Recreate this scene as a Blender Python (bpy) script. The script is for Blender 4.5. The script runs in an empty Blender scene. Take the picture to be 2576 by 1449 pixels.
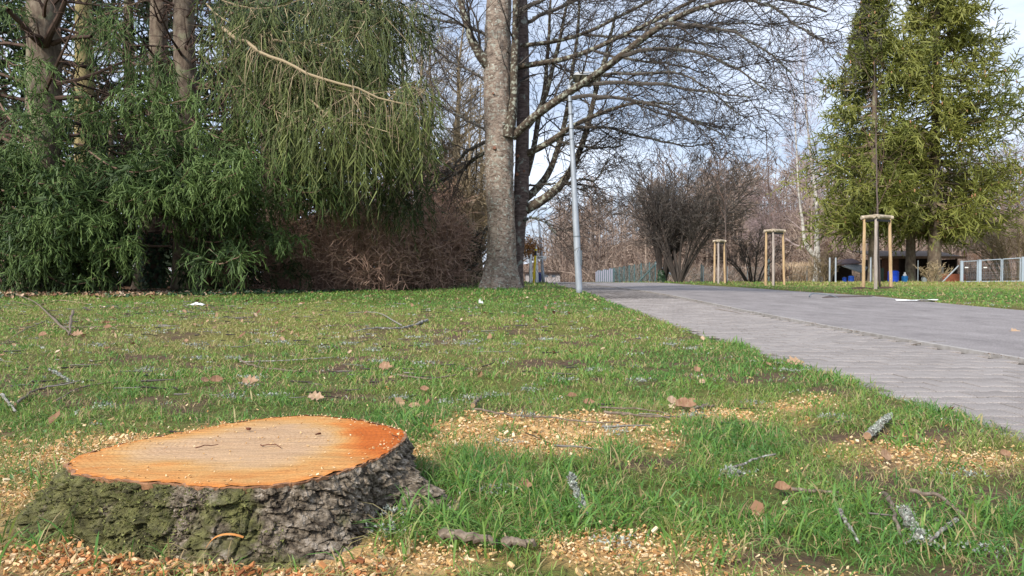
import bpy, math, random
import numpy as np
from mathutils import Vector

# ------------------------------------------------------------------ scene, camera, light
scene = bpy.context.scene
C = scene.collection
PXW, PXH, FPX = 2576.0, 1449.0, 1860.0      # working frame of the measurements
CAMH, HOR = 0.55, 689.0
PITCH = math.atan((PXH/2-HOR)/FPX)
cam_d = bpy.data.cameras.new('camera')
cam_d.sensor_width = 36.0
cam_d.lens = FPX/PXW*36.0
cam_d.clip_start = 0.05
cam_d.clip_end = 2000
cam = bpy.data.objects.new('camera', cam_d)
C.objects.link(cam)
cam.location = (0, 0, CAMH)
cam.rotation_euler = (math.pi/2-PITCH, 0, 0)
scene.camera = cam

SUN_ELEV = math.radians(38)
SUN_AZ = math.radians(-146)                 # from +Y towards +X: left and behind the camera
sdir = Vector((math.sin(SUN_AZ)*math.cos(SUN_ELEV), math.cos(SUN_AZ)*math.cos(SUN_ELEV), math.sin(SUN_ELEV)))
sun_d = bpy.data.lights.new('sun', 'SUN')
sun_d.energy = 2.7
sun_d.angle = math.radians(8)
sun_d.color = (1.0, 0.93, 0.84)
sun = bpy.data.objects.new('sun', sun_d)
C.objects.link(sun)
sun.rotation_euler = (-sdir).to_track_quat('-Z', 'Y').to_euler()

w = bpy.data.worlds.new('World')
scene.world = w
w.use_nodes = True
nt = w.node_tree
bg = nt.nodes['Background']
sky = nt.nodes.new('ShaderNodeTexSky')
sky.sky_type = 'NISHITA'
sky.sun_disc = False
sky.sun_elevation = SUN_ELEV
sky.sun_rotation = SUN_AZ
tc = nt.nodes.new('ShaderNodeTexCoord')
mp = nt.nodes.new('ShaderNodeMapping')
mp.inputs['Scale'].default_value = (1.3, 1.3, 4.5)
nz = nt.nodes.new('ShaderNodeTexNoise')
nz.inputs['Scale'].default_value = 2.3
nz.inputs['Detail'].default_value = 7
nz.inputs['Roughness'].default_value = 0.55
nz.inputs['Distortion'].default_value = 0.35
cr = nt.nodes.new('ShaderNodeValToRGB')
cr.color_ramp.elements[0].position = 0.36
cr.color_ramp.elements[0].color = (2.0, 2.45, 3.3, 1)
cr.color_ramp.elements[1].position = 0.64
cr.color_ramp.elements[1].color = (3.9, 4.2, 4.9, 1)
mx = nt.nodes.new('ShaderNodeMix')
mx.data_type = 'RGBA'
mx.inputs['Factor'].default_value = 0.88
nt.links.new(tc.outputs['Generated'], mp.inputs[0])
nt.links.new(mp.outputs[0], nz.inputs['Vector'])
nt.links.new(nz.outputs['Fac'], cr.inputs[0])
nt.links.new(sky.outputs[0], mx.inputs['A'])
nt.links.new(cr.outputs[0], mx.inputs['B'])
nt.links.new(mx.outputs['Result'], bg.inputs['Color'])
bg.inputs['Strength'].default_value = 0.135

scene.view_settings.view_transform = 'Standard'
scene.view_settings.look = 'None'
scene.view_settings.gamma = 1.0
scene.view_settings.use_curve_mapping = False
scene.view_settings.exposure = 1.0

# ------------------------------------------------------------------ helpers
R = np.random.default_rng(11)

def _hash(ix, iy, iz):
    n = (ix*374761393 + iy*668265263 + iz*2147483647 + 1442695041) & 0xffffffff
    n = ((n ^ (n >> 13))*1274126177) & 0xffffffff
    n = (n ^ (n >> 16)) & 0xffffffff
    return (n & 0xffff)/65535.0

def vnoise(x, y, z=None):
    x = np.asarray(x, float); y = np.asarray(y, float)
    z = np.zeros_like(x) if z is None else np.asarray(z, float)+np.zeros_like(x)
    x0 = np.floor(x).astype(np.int64); y0 = np.floor(y).astype(np.int64); z0 = np.floor(z).astype(np.int64)
    fx, fy, fz = x-x0, y-y0, z-z0
    fx = fx*fx*(3-2*fx); fy = fy*fy*(3-2*fy); fz = fz*fz*(3-2*fz)
    o = 0
    for dx in (0, 1):
        for dy in (0, 1):
            for dz in (0, 1):
                wgt = (fx if dx else 1-fx)*(fy if dy else 1-fy)*(fz if dz else 1-fz)
                o = o+wgt*_hash(x0+dx, y0+dy, z0+dz)
    return o

def fbm(x, y, z=None, oct=4):
    s, a, t = 0, 0.5, 0
    for i in range(oct):
        k = 2.03**i
        s = s+a*vnoise(np.asarray(x)*k+i*17.3, np.asarray(y)*k+i*9.1, None if z is None else np.asarray(z)*k+i*5.7)
        t += a; a *= 0.5
    return s/t

def sstep(a, b, x):
    t = np.clip((np.asarray(x, float)-a)/(b-a), 0, 1)
    return t*t*(3-2*t)

def curve_off(y):                        # the way bends gently left far off
    y = np.asarray(y, float)
    return -0.0035*np.clip(y-32, 0, 200)**2

EDGE, KERB, FAR = 1.75, 3.22, 7.15
def H0(x, y):                            # terrain without the small humps of the lawn
    x = np.asarray(x, float); y = np.asarray(y, float)
    h = 0.12*sstep(6, 18, y) - 0.010*np.clip(y-36, 0, 40)
    h = h + 0.11*np.clip(y-76, 0, 90)*np.clip((x+14)/55, 0.0, 1.4)
    h = h + 0.10*np.clip(x-16, 0, 14)*sstep(55, 85, y)
    return h

def lawnedge(y):
    return EDGE + curve_off(y) + 0.05*(vnoise(np.asarray(y)*1.7, 3.3+0*np.asarray(y))-0.5) + 0.03*(vnoise(np.asarray(y)*7, 8.3+0*np.asarray(y))-0.5)

def H(x, y):
    x = np.asarray(x, float); y = np.asarray(y, float)
    h = H0(x, y)
    e = lawnedge(y)
    off = np.where(x < 4.5+curve_off(y), sstep(0.0, 0.12, e-x), sstep(0.0, 0.2, x-FAR-curve_off(y)))
    hump = 0.035*(fbm(x*0.9, y*0.9, oct=2)-0.5)*2 + 0.014*(fbm(x*5, y*5, oct=3)-0.5)*2
    hump = hump + 0.07*np.exp(-((x+0.3)**2+(y-17.6)**2)/7.0)
    return h + off*(0.012+hump*sstep(0.3, 1.2, np.abs(x-e)+0.25)) - (1-off)*0.035

def ray(px, py):
    fx = (px-PXW/2)/FPX; fy = (PXH/2-py)/FPX
    cp, sp = math.cos(PITCH), math.sin(PITCH)
    return np.array([fx, cp+fy*sp, -sp+fy*cp])

def U(px, py, d):                        # point at depth d (metres along the ground)
    r = ray(px, py); r = r/r[1]*d
    return np.array([r[0], r[1], CAMH+r[2]])

def G(px, py):                           # where that line of sight meets the ground
    r = ray(px, py); r = r/r[1]
    ts = np.concatenate([np.arange(1, 12, .02), np.arange(12, 90, .1)])
    z = CAMH+r[2]*ts
    hit = np.nonzero(z < H0(r[0]*ts, ts))[0]
    t = ts[hit[0]] if len(hit) else 60.0
    return np.array([r[0]*t, t, float(H(np.array([r[0]*t]), np.array([t]))[0])])

def at(px, d, dz=0.0):                   # ground point at depth d in that direction
    x = (px-PXW/2)/FPX*d
    return np.array([x, d, float(H(np.array([x]), np.array([d]))[0])+dz])

def to_px(x, y, z):
    cp, sp = math.cos(PITCH), math.sin(PITCH)
    dz = z-CAMH
    f = y*cp-dz*sp; u = y*sp+dz*cp
    f = np.maximum(f, 1e-3)
    return PXW/2+FPX*x/f, PXH/2-FPX*u/f

class Buf:
    def __init__(s):
        s.V, s.F, s.A, s.n = [], [], [], 0
    def add(s, V, F, t=0.5):
        V = np.asarray(V, float).reshape(-1, 3)
        if not isinstance(F, list): F = [F]
        for f in F:
            f = np.asarray(f, np.int64)
            if f.size: s.F.append(f+s.n)
        s.V.append(V)
        s.A.append(np.broadcast_to(np.asarray(t, float), (len(V),)))
        s.n += len(V)
        return s
    def merge(s, o, M=None, loc=(0, 0, 0), t=0.0):
        if not o.n: return s
        V = np.concatenate(o.V)
        if M is not None: V = V@np.asarray(M).T
        V = V+np.asarray(loc)
        for f in o.F: s.F.append(f+s.n)
        s.V.append(V); s.A.append(np.concatenate(o.A)+t); s.n += len(V)
        return s
    def mesh(s, name, org=(0, 0, 0), smooth=False):
        me = bpy.data.meshes.new(name)
        if not s.n: return me
        V = np.concatenate(s.V)-np.asarray(org)
        groups = {}
        for f in s.F: groups.setdefault(f.shape[1], []).append(f)
        loops, starts, pos = [], [], 0
        for k, fs in groups.items():
            f = np.concatenate(fs)
            loops.append(f.ravel()); starts.append(pos+np.arange(len(f))*k); pos += f.size
        loops = np.concatenate(loops); starts = np.concatenate(starts)
        me.vertices.add(len(V)); me.vertices.foreach_set('co', V.astype(np.float32).ravel())
        me.loops.add(len(loops)); me.loops.foreach_set('vertex_index', loops.astype(np.int32))
        me.polygons.add(len(starts)); me.polygons.foreach_set('loop_start', starts.astype(np.int32))
        a = me.attributes.new('tint', 'FLOAT', 'POINT')
        a.data.foreach_set('value', np.concatenate(s.A).astype(np.float32))
        me.update(calc_edges=True)
        me.polygons.foreach_set('use_smooth', [smooth]*len(starts))
        return me

def obj(name, buf, mat, parent=None, smooth=False, org=(0, 0, 0)):
    if parent is not None:
        q = parent; o = np.zeros(3)
        while q is not None:
            o = o+np.array(q.location); q = q.parent
        me = buf.mesh(name, o, smooth)
    else:
        me = buf.mesh(name, org, smooth)
    me.materials.append(mat)
    ob = bpy.data.objects.new(name, me)
    C.objects.link(ob)
    if parent is not None: ob.parent = parent
    else: ob.location = org
    return ob

def tag(o, label, cat, group=None):
    o['label'] = label; o['category'] = cat
    if group: o['group'] = group
    return o

def thing(name, label, cat, loc, group=None):
    o = bpy.data.objects.new(name, None)
    o.empty_display_size = 0.2
    C.objects.link(o); o.location = loc
    return tag(o, label, cat, group)

def struct(o, k='structure'):
    o['kind'] = k
    return o

def nrm(v):
    return v/np.maximum(np.linalg.norm(v, axis=-1, keepdims=True), 1e-9)

def tubes(P, Rr, sides=4, t=0.5, cap=False):
    """N polylines of K points with radii as tapering tubes"""
    P = np.asarray(P, float); Rr = np.asarray(Rr, float)
    if P.ndim == 2: P = P[None]; Rr = Rr[None]
    N, K = P.shape[:2]
    T = nrm(np.gradient(P, axis=1))
    m = np.abs(nrm(P[:, -1]-P[:, 0])[:, 2]) > 0.8
    ref = np.where(m[:, None], np.array([[0.8, 0.6, 0.05]]), np.array([[0.05, 0.08, 1.0]]))[:, None, :]
    u = nrm(np.cross(T, ref)); v = np.cross(T, u)
    a = np.arange(sides)/sides*2*math.pi
    V = P[:, :, None]+Rr[:, :, None, None]*(u[:, :, None]*np.cos(a)[None, None, :, None]+v[:, :, None]*np.sin(a)[None, None, :, None])
    i = np.arange(N)[:, None, None]*K*sides; k = np.arange(K-1)[None, :, None]*sides; s = np.arange(sides)[None, None, :]
    s2 = (s+1) % sides
    F = np.stack([i+k+s, i+k+s2, i+k+sides+s2, i+k+sides+s], -1).reshape(-1, 4)
    tt = t
    if isinstance(t, np.ndarray) and t.size == N: tt = np.repeat(t, K*sides)
    b = Buf().add(V.reshape(-1, 3), F, tt)
    if cap:
        for n in range(N):
            b.F.append((n*K*sides+np.arange(sides))[None, ::-1])
            b.F.append((n*K*sides+(K-1)*sides+np.arange(sides))[None])
    return b

def resample(pts, K):
    pts = np.asarray(pts, float)
    d = np.concatenate([[0], np.cumsum(np.linalg.norm(np.diff(pts[:, :3], axis=0), axis=1))])
    q = np.linspace(0, d[-1], K)
    out = np.stack([np.interp(q, d, pts[:, i]) for i in range(pts.shape[1])], 1)
    for _ in range(max(1, K//6)):
        out[1:-1] = out[1:-1]*0.5+0.25*(out[:-2]+out[2:])
    return out

def grow(P, Rr, n, t0, t1, L, ang, K, up=0.0, wob=0.12, rs=0.6, rmin=0.003, fall=0.5, bias=None, rng=None):
    rng = rng or R
    N, Kp = P.shape[:2]
    t = t0+(t1-t0)*(np.arange(n)[None]+rng.random((N, n)))/n
    f = np.clip(t*(Kp-1), 0, Kp-1.001); i0 = f.astype(int); fr = (f-i0)[..., None]
    ar = np.arange(N)[:, None]
    pos = P[ar, i0]*(1-fr)+P[ar, i0+1]*fr
    T = nrm(P[ar, i0+1]-P[ar, i0])
    rr = Rr[ar, i0]*(1-fr[..., 0])+Rr[ar, i0+1]*fr[..., 0]
    rv = rng.normal(size=T.shape)
    if bias is not None: rv = rv+np.asarray(bias)
    perp = nrm(rv-T*(rv*T).sum(-1, keepdims=True))
    a = ang*(0.75+0.5*rng.random((N, n, 1)))
    D = T*np.cos(a)+perp*np.sin(a)
    Ls = np.asarray(L, float)
    Ls = (Ls[:, None] if Ls.ndim else Ls)*(1-fall*t)*(0.6+0.8*rng.random((N, n)))
    out = np.zeros((N, n, K, 3)); out[:, :, 0] = pos
    for k in range(1, K):
        out[:, :, k] = out[:, :, k-1]+D*(Ls/(K-1))[..., None]
        D = nrm(D+np.array([0, 0, up])+rng.normal(size=D.shape)*wob)
    r0 = np.maximum(rr*rs, rmin)
    ro = r0[..., None]*(1-np.linspace(0, 1, K)*0.85)
    ro = np.maximum(ro, rmin*0.45)
    return out.reshape(-1, K, 3), ro.reshape(-1, K), Ls.reshape(-1)

def box(buf, lo, hi, t=0.5, M=None, loc=(0, 0, 0)):
    x0, y0, z0 = lo; x1, y1, z1 = hi
    V = np.array([[x0,y0,z0],[x1,y0,z0],[x1,y1,z0],[x0,y1,z0],[x0,y0,z1],[x1,y0,z1],[x1,y1,z1],[x0,y1,z1]], float)
    if M is not None: V = V@np.asarray(M).T
    F = np.array([[0,3,2,1],[4,5,6,7],[0,1,5,4],[1,2,6,5],[2,3,7,6],[3,0,4,7]])
    return buf.add(V+np.asarray(loc), F, t)

def rotz(a):
    c, s = math.cos(a), math.sin(a)
    return np.array([[c, -s, 0], [s, c, 0], [0, 0, 1.0]])

def rod(buf, a, b, r, sides=8, r2=None, t=0.5):
    P = np.stack([np.asarray(a, float), np.asarray(b, float)])[None]
    return buf.merge(tubes(P, np.array([[r, r if r2 is None else r2]]), sides, t, cap=True))

def lathe(buf, prof, loc, sides=20, t=0.5):
    prof = np.asarray(prof, float); K = len(prof)
    a = np.arange(sides)/sides*2*math.pi
    V = np.stack([prof[:, 0, None]*np.cos(a), prof[:, 0, None]*np.sin(a), np.repeat(prof[:, 1, None], sides, 1)], -1).reshape(-1, 3)
    k = np.arange(K-1)[:, None]*sides; s = np.arange(sides)[None]; s2 = (s+1) % sides
    F = np.stack([k+s, k+s2, k+sides+s2, k+sides+s], -1).reshape(-1, 4)
    b = Buf().add(V, F, t)
    b.F.append(((K-1)*sides+np.arange(sides))[None])
    b.F.append(np.arange(sides)[None, ::-1])
    return buf.merge(b, loc=loc)

# ------------------------------------------------------------------ materials
def mat(name, stops, scale=4.0, stretch=(1, 1, 1), rough=0.85, bump=0.3, bdist=0.01, detail=8, tint=0.0, spec=0.3,
        transl=0.0, distort=0.0, use_tint_only=False, metallic=0.0, bscale=None, nrough=0.6):
    """noise driven colour ramp (plus the per-vertex tint) and a noise bump"""
    m = bpy.data.materials.new(name); m.use_nodes = True
    n = m.node_tree; ps = n.nodes['Principled BSDF']
    ps.inputs['Roughness'].default_value = rough
    ps.inputs['Specular IOR Level'].default_value = spec
    ps.inputs['Metallic'].default_value = metallic
    t = n.nodes.new('ShaderNodeTexCoord'); mp = n.nodes.new('ShaderNodeMapping')
    mp.inputs['Scale'].default_value = stretch
    n.links.new(t.outputs['Object'], mp.inputs[0])
    ns = n.nodes.new('ShaderNodeTexNoise')
    ns.inputs['Scale'].default_value = scale; ns.inputs['Detail'].default_value = detail
    ns.inputs['Distortion'].default_value = distort; ns.inputs['Roughness'].default_value = nrough
    n.links.new(mp.outputs[0], ns.inputs['Vector'])
    fac = ns.outputs['Fac']
    if tint or use_tint_only:
        at_ = n.nodes.new('ShaderNodeAttribute'); at_.attribute_name = 'tint'
        if use_tint_only:
            fac = at_.outputs['Fac']
        else:
            ma = n.nodes.new('ShaderNodeMath'); ma.operation = 'MULTIPLY_ADD'
            ms = n.nodes.new('ShaderNodeMath'); ms.operation = 'SUBTRACT'; ms.inputs[1].default_value = 0.5
            n.links.new(at_.outputs['Fac'], ms.inputs[0])
            n.links.new(ms.outputs[0], ma.inputs[0]); ma.inputs[1].default_value = tint
            n.links.new(fac, ma.inputs[2]); fac = ma.outputs[0]
    rp = n.nodes.new('ShaderNodeValToRGB')
    el = rp.color_ramp.elements
    while len(el) < len(stops): el.new(0.5)
    for e, (p, c) in zip(el, stops):
        e.position = p; e.color = (*c, 1)
    n.links.new(fac, rp.inputs[0]); n.links.new(rp.outputs[0], ps.inputs['Base Color'])
    if bump:
        bn = n.nodes.new('ShaderNodeBump'); bn.inputs['Strength'].default_value = bump
        bn.inputs['Distance'].default_value = bdist
        hsrc = ns.outputs['Fac']
        if bscale:
            n2 = n.nodes.new('ShaderNodeTexNoise'); n2.inputs['Scale'].default_value = bscale; n2.inputs['Detail'].default_value = 6
            n.links.new(mp.outputs[0], n2.inputs['Vector']); hsrc = n2.outputs['Fac']
        n.links.new(hsrc, bn.inputs['Height']); n.links.new(bn.outputs[0], ps.inputs['Normal'])
    if transl:
        tr = n.nodes.new('ShaderNodeBsdfTranslucent'); mxs = n.nodes.new('ShaderNodeMixShader')
        mxs.inputs[0].default_value = transl
        n.links.new(rp.outputs[0], tr.inputs['Color'])
        n.links.new(ps.outputs[0], mxs.inputs[1]); n.links.new(tr.outputs[0], mxs.inputs[2])
        n.links.new(mxs.outputs[0], n.nodes['Material Output'].inputs['Surface'])
    m['ramp'] = rp.name
    return m

def overlay(m, stops_fac, col, scale, stretch=(1, 1, 1), detail=6, voronoi=False, slot='Base Color', distort=0):
    """patches of a second colour (lichen, moss, cracks) mixed over a material"""
    n = m.node_tree; ps = n.nodes['Principled BSDF']
    src = ps.inputs['Base Color'].links[0].from_socket
    t = n.nodes.new('ShaderNodeTexCoord'); mp = n.nodes.new('ShaderNodeMapping')
    mp.inputs['Scale'].default_value = stretch; mp.inputs['Location'].default_value = (3.1, 7.7, 1.3)
    n.links.new(t.outputs['Object'], mp.inputs[0])
    if voronoi:
        ns = n.nodes.new('ShaderNodeTexVoronoi'); ns.feature = 'DISTANCE_TO_EDGE'; ns.inputs['Scale'].default_value = scale
        out = ns.outputs['Distance']
    else:
        ns = n.nodes.new('ShaderNodeTexNoise'); ns.inputs['Scale'].default_value = scale; ns.inputs['Detail'].default_value = detail
        ns.inputs['Distortion'].default_value = distort
        out = ns.outputs['Fac']
    n.links.new(mp.outputs[0], ns.inputs['Vector'])
    rp = n.nodes.new('ShaderNodeValToRGB')
    rp.color_ramp.elements[0].position = stops_fac[0]; rp.color_ramp.elements[0].color = (0, 0, 0, 1)
    rp.color_ramp.elements[1].position = stops_fac[1]; rp.color_ramp.elements[1].color = (1, 1, 1, 1)
    n.links.new(out, rp.inputs[0])
    mx = n.nodes.new('ShaderNodeMix'); mx.data_type = 'RGBA'
    n.links.new(rp.outputs[0], mx.inputs['Factor']); n.links.new(src, mx.inputs['A'])
    mx.inputs['B'].default_value = (*col, 1)
    n.links.new(mx.outputs['Result'], ps.inputs['Base Color'])
    return m

def plain(name, c, rough=0.6, metallic=0.0, var=0.15, scale=6, bump=0.1):
    a = tuple(v*(1-var) for v in c); b = tuple(min(1, v*(1+var)) for v in c)
    return mat(name, [(0.3, a), (0.7, b)], scale=scale, rough=rough, metallic=metallic, bump=bump, bdist=0.004)

GRASS = mat('grass', [(0.0, (0.42, 0.31, 0.17)), (0.18, (0.37, 0.32, 0.14)), (0.36, (0.26, 0.33, 0.075)), (0.66, (0.145, 0.28, 0.055)), (1.0, (0.075, 0.20, 0.045))],
            use_tint_only=True, rough=0.5, bump=0, transl=0.3, spec=0.35)
SPRUCE = mat('spruce_needles', [(0.0, (0.028, 0.05, 0.021)), (0.4, (0.068, 0.115, 0.034)), (0.7, (0.118, 0.185, 0.052)), (1.0, (0.175, 0.245, 0.08))],
             use_tint_only=True, rough=0.55, bump=0, transl=0.15, spec=0.3)
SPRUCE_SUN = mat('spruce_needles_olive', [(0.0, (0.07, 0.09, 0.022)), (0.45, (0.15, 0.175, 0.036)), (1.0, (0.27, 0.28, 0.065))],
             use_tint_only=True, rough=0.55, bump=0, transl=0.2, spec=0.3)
SPRUCE_OLV = mat('spruce_needles_weeping', [(0.0, (0.028, 0.044, 0.018)), (0.4, (0.058, 0.08, 0.027)), (0.7, (0.10, 0.13, 0.038)), (1.0, (0.18, 0.21, 0.06))],
             use_tint_only=True, rough=0.55, bump=0, transl=0.15, spec=0.3)
TWIG_SHRUB = mat('reddish_shrub_twig', [(0.0, (0.12, 0.07, 0.05)), (0.5, (0.33, 0.21, 0.155)), (1.0, (0.54, 0.38, 0.29))], use_tint_only=True, bump=0)
TWIG_TAN = mat('tan_twig', [(0.0, (0.12, 0.09, 0.06)), (0.5, (0.27, 0.21, 0.13)), (1.0, (0.46, 0.37, 0.23))], use_tint_only=True, bump=0)
TWIG_BROWN = mat('brown_twig', [(0.0, (0.05, 0.032, 0.024)), (0.5, (0.16, 0.10, 0.075)), (1.0, (0.34, 0.22, 0.17))], use_tint_only=True, bump=0)
TWIG_GREY = mat('grey_twig', [(0.0, (0.022, 0.018, 0.016)), (0.5, (0.07, 0.058, 0.050)), (1.0, (0.22, 0.205, 0.18))], use_tint_only=True, bump=0)
TWIG_WOODS = mat('purple_brown_twig', [(0.0, (0.12, 0.085, 0.07)), (0.5, (0.27, 0.205, 0.165)), (1.0, (0.40, 0.325, 0.265))], use_tint_only=True, bump=0)
TWIG_BIRCH = mat('birch_twig', [(0.0, (0.24, 0.17, 0.17)), (1.0, (0.42, 0.34, 0.34))], use_tint_only=True, bump=0)
BARK_SPRUCE = mat('spruce_bark', [(0.25, (0.07, 0.05, 0.038)), (0.5, (0.155, 0.118, 0.085)), (0.75, (0.27, 0.23, 0.17))], scale=9, stretch=(1, 1, 0.45), bump=0.8, bdist=0.03)
overlay(BARK_SPRUCE, (0.55, 0.68), (0.24, 0.245, 0.15), 2.2)
BARK_YEL = mat('sunlit_spruce_bark', [(0.25, (0.16, 0.125, 0.06)), (0.75, (0.36, 0.30, 0.14))], scale=9, stretch=(1, 1, 0.45), bump=0.8, bdist=0.03)  # lighter, yellower copy of the spruce bark, sunlight put into its colour
BARK_CHERRY = mat('cherry_bark', [(0.32, (0.05, 0.036, 0.028)), (0.44, (0.19, 0.145, 0.115)), (0.56, (0.32, 0.255, 0.205)), (0.70, (0.43, 0.37, 0.31))],
                  scale=9, stretch=(1, 1, 1.7), bump=1.0, bdist=0.035, distort=0.9, detail=12, nrough=.68)
overlay(BARK_CHERRY, (0.55, 0.64), (0.34, 0.34, 0.29), 11, (1, 1, 1.6), detail=12)
overlay(BARK_CHERRY, (0.62, 0.68), (0.50, 0.53, 0.47), 17, detail=12)
BARK_LIMB = mat('lichened_limb_bark', [(0.3, (0.028, 0.020, 0.015)), (0.5, (0.075, 0.056, 0.040)), (0.7, (0.14, 0.11, 0.08))], scale=10, bump=0.8, bdist=0.02)
overlay(BARK_LIMB, (0.53, 0.60), (0.30, 0.31, 0.25), 13, detail=12)
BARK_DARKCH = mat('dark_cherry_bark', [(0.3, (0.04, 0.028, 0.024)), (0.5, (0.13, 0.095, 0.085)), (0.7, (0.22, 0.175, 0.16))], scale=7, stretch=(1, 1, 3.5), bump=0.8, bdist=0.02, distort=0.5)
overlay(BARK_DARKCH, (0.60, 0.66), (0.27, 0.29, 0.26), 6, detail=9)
BARK_BIRCH = mat('birch_bark', [(0.34, (0.09, 0.08, 0.07)), (0.47, (0.46, 0.44, 0.41)), (0.8, (0.66, 0.64, 0.61))], scale=3, stretch=(1, 1, 2.5), bump=0.3, detail=8)
LEAF_DRY = mat('dry_leaf', [(0.0, (0.16, 0.07, 0.04)), (0.35, (0.31, 0.18, 0.105)), (0.7, (0.45, 0.31, 0.195)), (1.0, (0.62, 0.48, 0.36))], use_tint_only=True, rough=0.7, bump=0, transl=0.15)
LEAF_OAK = mat('rusty_leaf', [(0.0, (0.14, 0.06, 0.02)), (1.0, (0.42, 0.21, 0.075))], use_tint_only=True, bump=0)
IVY = mat('ivy_leaf', [(0.0, (0.015, 0.035, 0.018)), (0.6, (0.04, 0.085, 0.035)), (1.0, (0.13, 0.18, 0.06))], use_tint_only=True, rough=0.4, bump=0)
LICHEN = mat('pale_lichen', [(0.0, (0.14, 0.15, 0.13)), (0.6, (0.30, 0.33, 0.29)), (1.0, (0.50, 0.54, 0.49))], use_tint_only=True, rough=0.9, bump=0)
CHIP = mat('wood_chip', [(0.0, (0.33, 0.15, 0.05)), (0.3, (0.55, 0.33, 0.13)), (0.7, (0.70, 0.50, 0.26)), (1.0, (0.80, 0.66, 0.44))], use_tint_only=True, rough=0.8, bump=0, transl=0.1)
STICK = mat('stick_bark', [(0.3, (0.07, 0.052, 0.04)), (0.55, (0.18, 0.14, 0.105)), (0.75, (0.33, 0.28, 0.22))], scale=60, bump=0.6, bdist=0.002)
STICK_L = mat('lichened_stick_bark', [(0.35, (0.07, 0.055, 0.045)), (0.5, (0.23, 0.21, 0.18)), (0.65, (0.48, 0.50, 0.47))], scale=90, bump=0.9, bdist=0.004)
CUT_DULL = plain('dull_cut_wood', (0.30, 0.185, 0.11), 0.85, var=0.25, scale=60)
CUTWOOD = plain('fresh_cut_wood', (0.66, 0.33, 0.12), 0.8, var=0.2, scale=60)
# ------------------------------------------------------------------ ground
def blobs(x, y, spec):
    """patches on the ground; spec rows give the patch in measured frame units, converted to a place on the lawn"""
    px, py = to_px(x, y, H0(x, y))
    m = np.zeros_like(px)
    for cx, cy, rx, ry, s in spec:
        m = np.maximum(m, s*np.clip(1.45-np.sqrt(((px-cx)/rx)**2+((py-cy)/ry)**2), 0, 1))
    return m

CHIP_SPEC = [(1330,1120,300,52,1.0),(1180,1085,190,30,.85),(40,1235,190,110,1.0),(330,1120,260,30,.6),(1600,1075,200,28,.55),(1870,1050,150,26,.75),
             (1590,1405,220,50,.8),(2270,1125,170,24,.45),(2020,1015,110,16,.55),(420,1430,420,55,.9),(900,1440,300,40,.75),(2430,1165,190,26,.3),(1830,1480,300,30,.5),(1060,1165,110,40,.6)]
SOIL_SPEC = [(2350,1170,300,45,.75),(1950,1290,300,50,.5),(1750,1400,360,60,.75),(2130,1390,330,60,.6),(300,1440,600,60,.8),(2480,1230,200,40,.6),(2100,1110,160,36,.55),
             (200,880,500,60,.25),(1050,900,600,50,.22),(60,980,200,40,.25),(1250,1255,80,50,.2),(2300,1300,200,40,.4),(1900,1350,500,60,.6),(2350,1420,300,40,.7),(1600,1180,300,30,.35)]
def chipmask(x, y):
    n = fbm(x*6, y*6, oct=3)
    return np.clip(blobs(x, y, CHIP_SPEC)*1.35*(0.35+1.3*sstep(.34, .62, n)), 0, 1)
def soilmask(x, y):
    n = fbm(x*4+9, y*4, oct=4)
    return np.clip(blobs(x, y, SOIL_SPEC)*2.0*sstep(.38, .62, n)+0.7*sstep(.57, .70, n), 0, 1)
def yellowness(x, y):                      # 0 deep green .. 1 straw yellow
    n = fbm(x*0.7+4, y*0.45, oct=4)
    v = sstep(.35, .65, n)*0.55
    v = v+blobs(x, y, [(350,860,620,110,.6),(900,900,600,70,.35),(2100,1150,600,120,.4),(300,1000,400,60,.25)])*0.8
    v = v-blobs(x, y, [(1250,1270,300,140,.6),(1350,760,500,30,.7),(1500,950,420,80,.25),(1840,1120,160,60,.5),(1000,745,500,18,.6),(2450,1340,200,70,.3)])
    v = v+0.75*sstep(8.5, 16, x)*sstep(14, 30, y)
    return np.clip(v, 0, 1)

def wood_edge(xx_):                       # where the lawn gives way to litter and ivy
    xx_ = np.asarray(xx_, float)
    return 14.6+2.4*sstep(-6.5, -3.6, xx_)+8*sstep(-3.6, -1.6, xx_)+.8*(fbm(xx_*.8, xx_*0+2)-.5)*2

def axis(pos_breaks):
    out = []
    for a, b, st in pos_breaks: out.append(np.arange(a, b, st))
    return np.concatenate(out)
gx = axis([(0, 2.6, .045), (2.6, 8, .2), (8, 30, 1.0), (30, 100, 5), (100, 640, 60)])
gx = np.unique(np.round(np.concatenate([-gx, gx, [1.6,1.64,1.66,1.68,1.7,1.72,1.74,1.76,1.78,1.80,1.83,1.86,7.0,7.1,7.15,7.2,7.25,7.3,7.35,7.4]]), 4))
gy = np.unique(np.round(axis([(-60, -4, 8), (-4, 0.9, .5), (.9, 5, .045), (5, 12, .12), (12, 24, .3), (24, 60, 1.2), (60, 180, 5), (180, 700, 60)]), 4))
X, Y = np.meshgrid(gx, gy)
Z = H(X, Y)
nyy, nxx = X.shape
idx = np.arange(nyy*nxx).reshape(nyy, nxx)
F = np.stack([idx[:-1, :-1], idx[:-1, 1:], idx[1:, 1:], idx[1:, :-1]], -1).reshape(-1, 4)
gb = Buf().add(np.stack([X, Y, Z], -1).reshape(-1, 3), F, 0)
me = gb.mesh('ground', smooth=True)
ca = me.attributes.new('gcol', 'FLOAT_COLOR', 'POINT')
xf, yf = X.ravel(), Y.ravel()
cm, sm, ym = chipmask(xf, yf), soilmask(xf, yf), yellowness(xf, yf)
soil = np.array([0.115, 0.078, 0.055]); moss = np.array([0.085, 0.12, 0.025]); mossy = np.array([0.20, 0.205, 0.05]); chipc = np.array([0.55, 0.36, 0.17])
litter = np.array([0.14, 0.085, 0.055])
col = moss[None]*(1-ym[:, None])+mossy[None]*ym[:, None]
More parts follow.
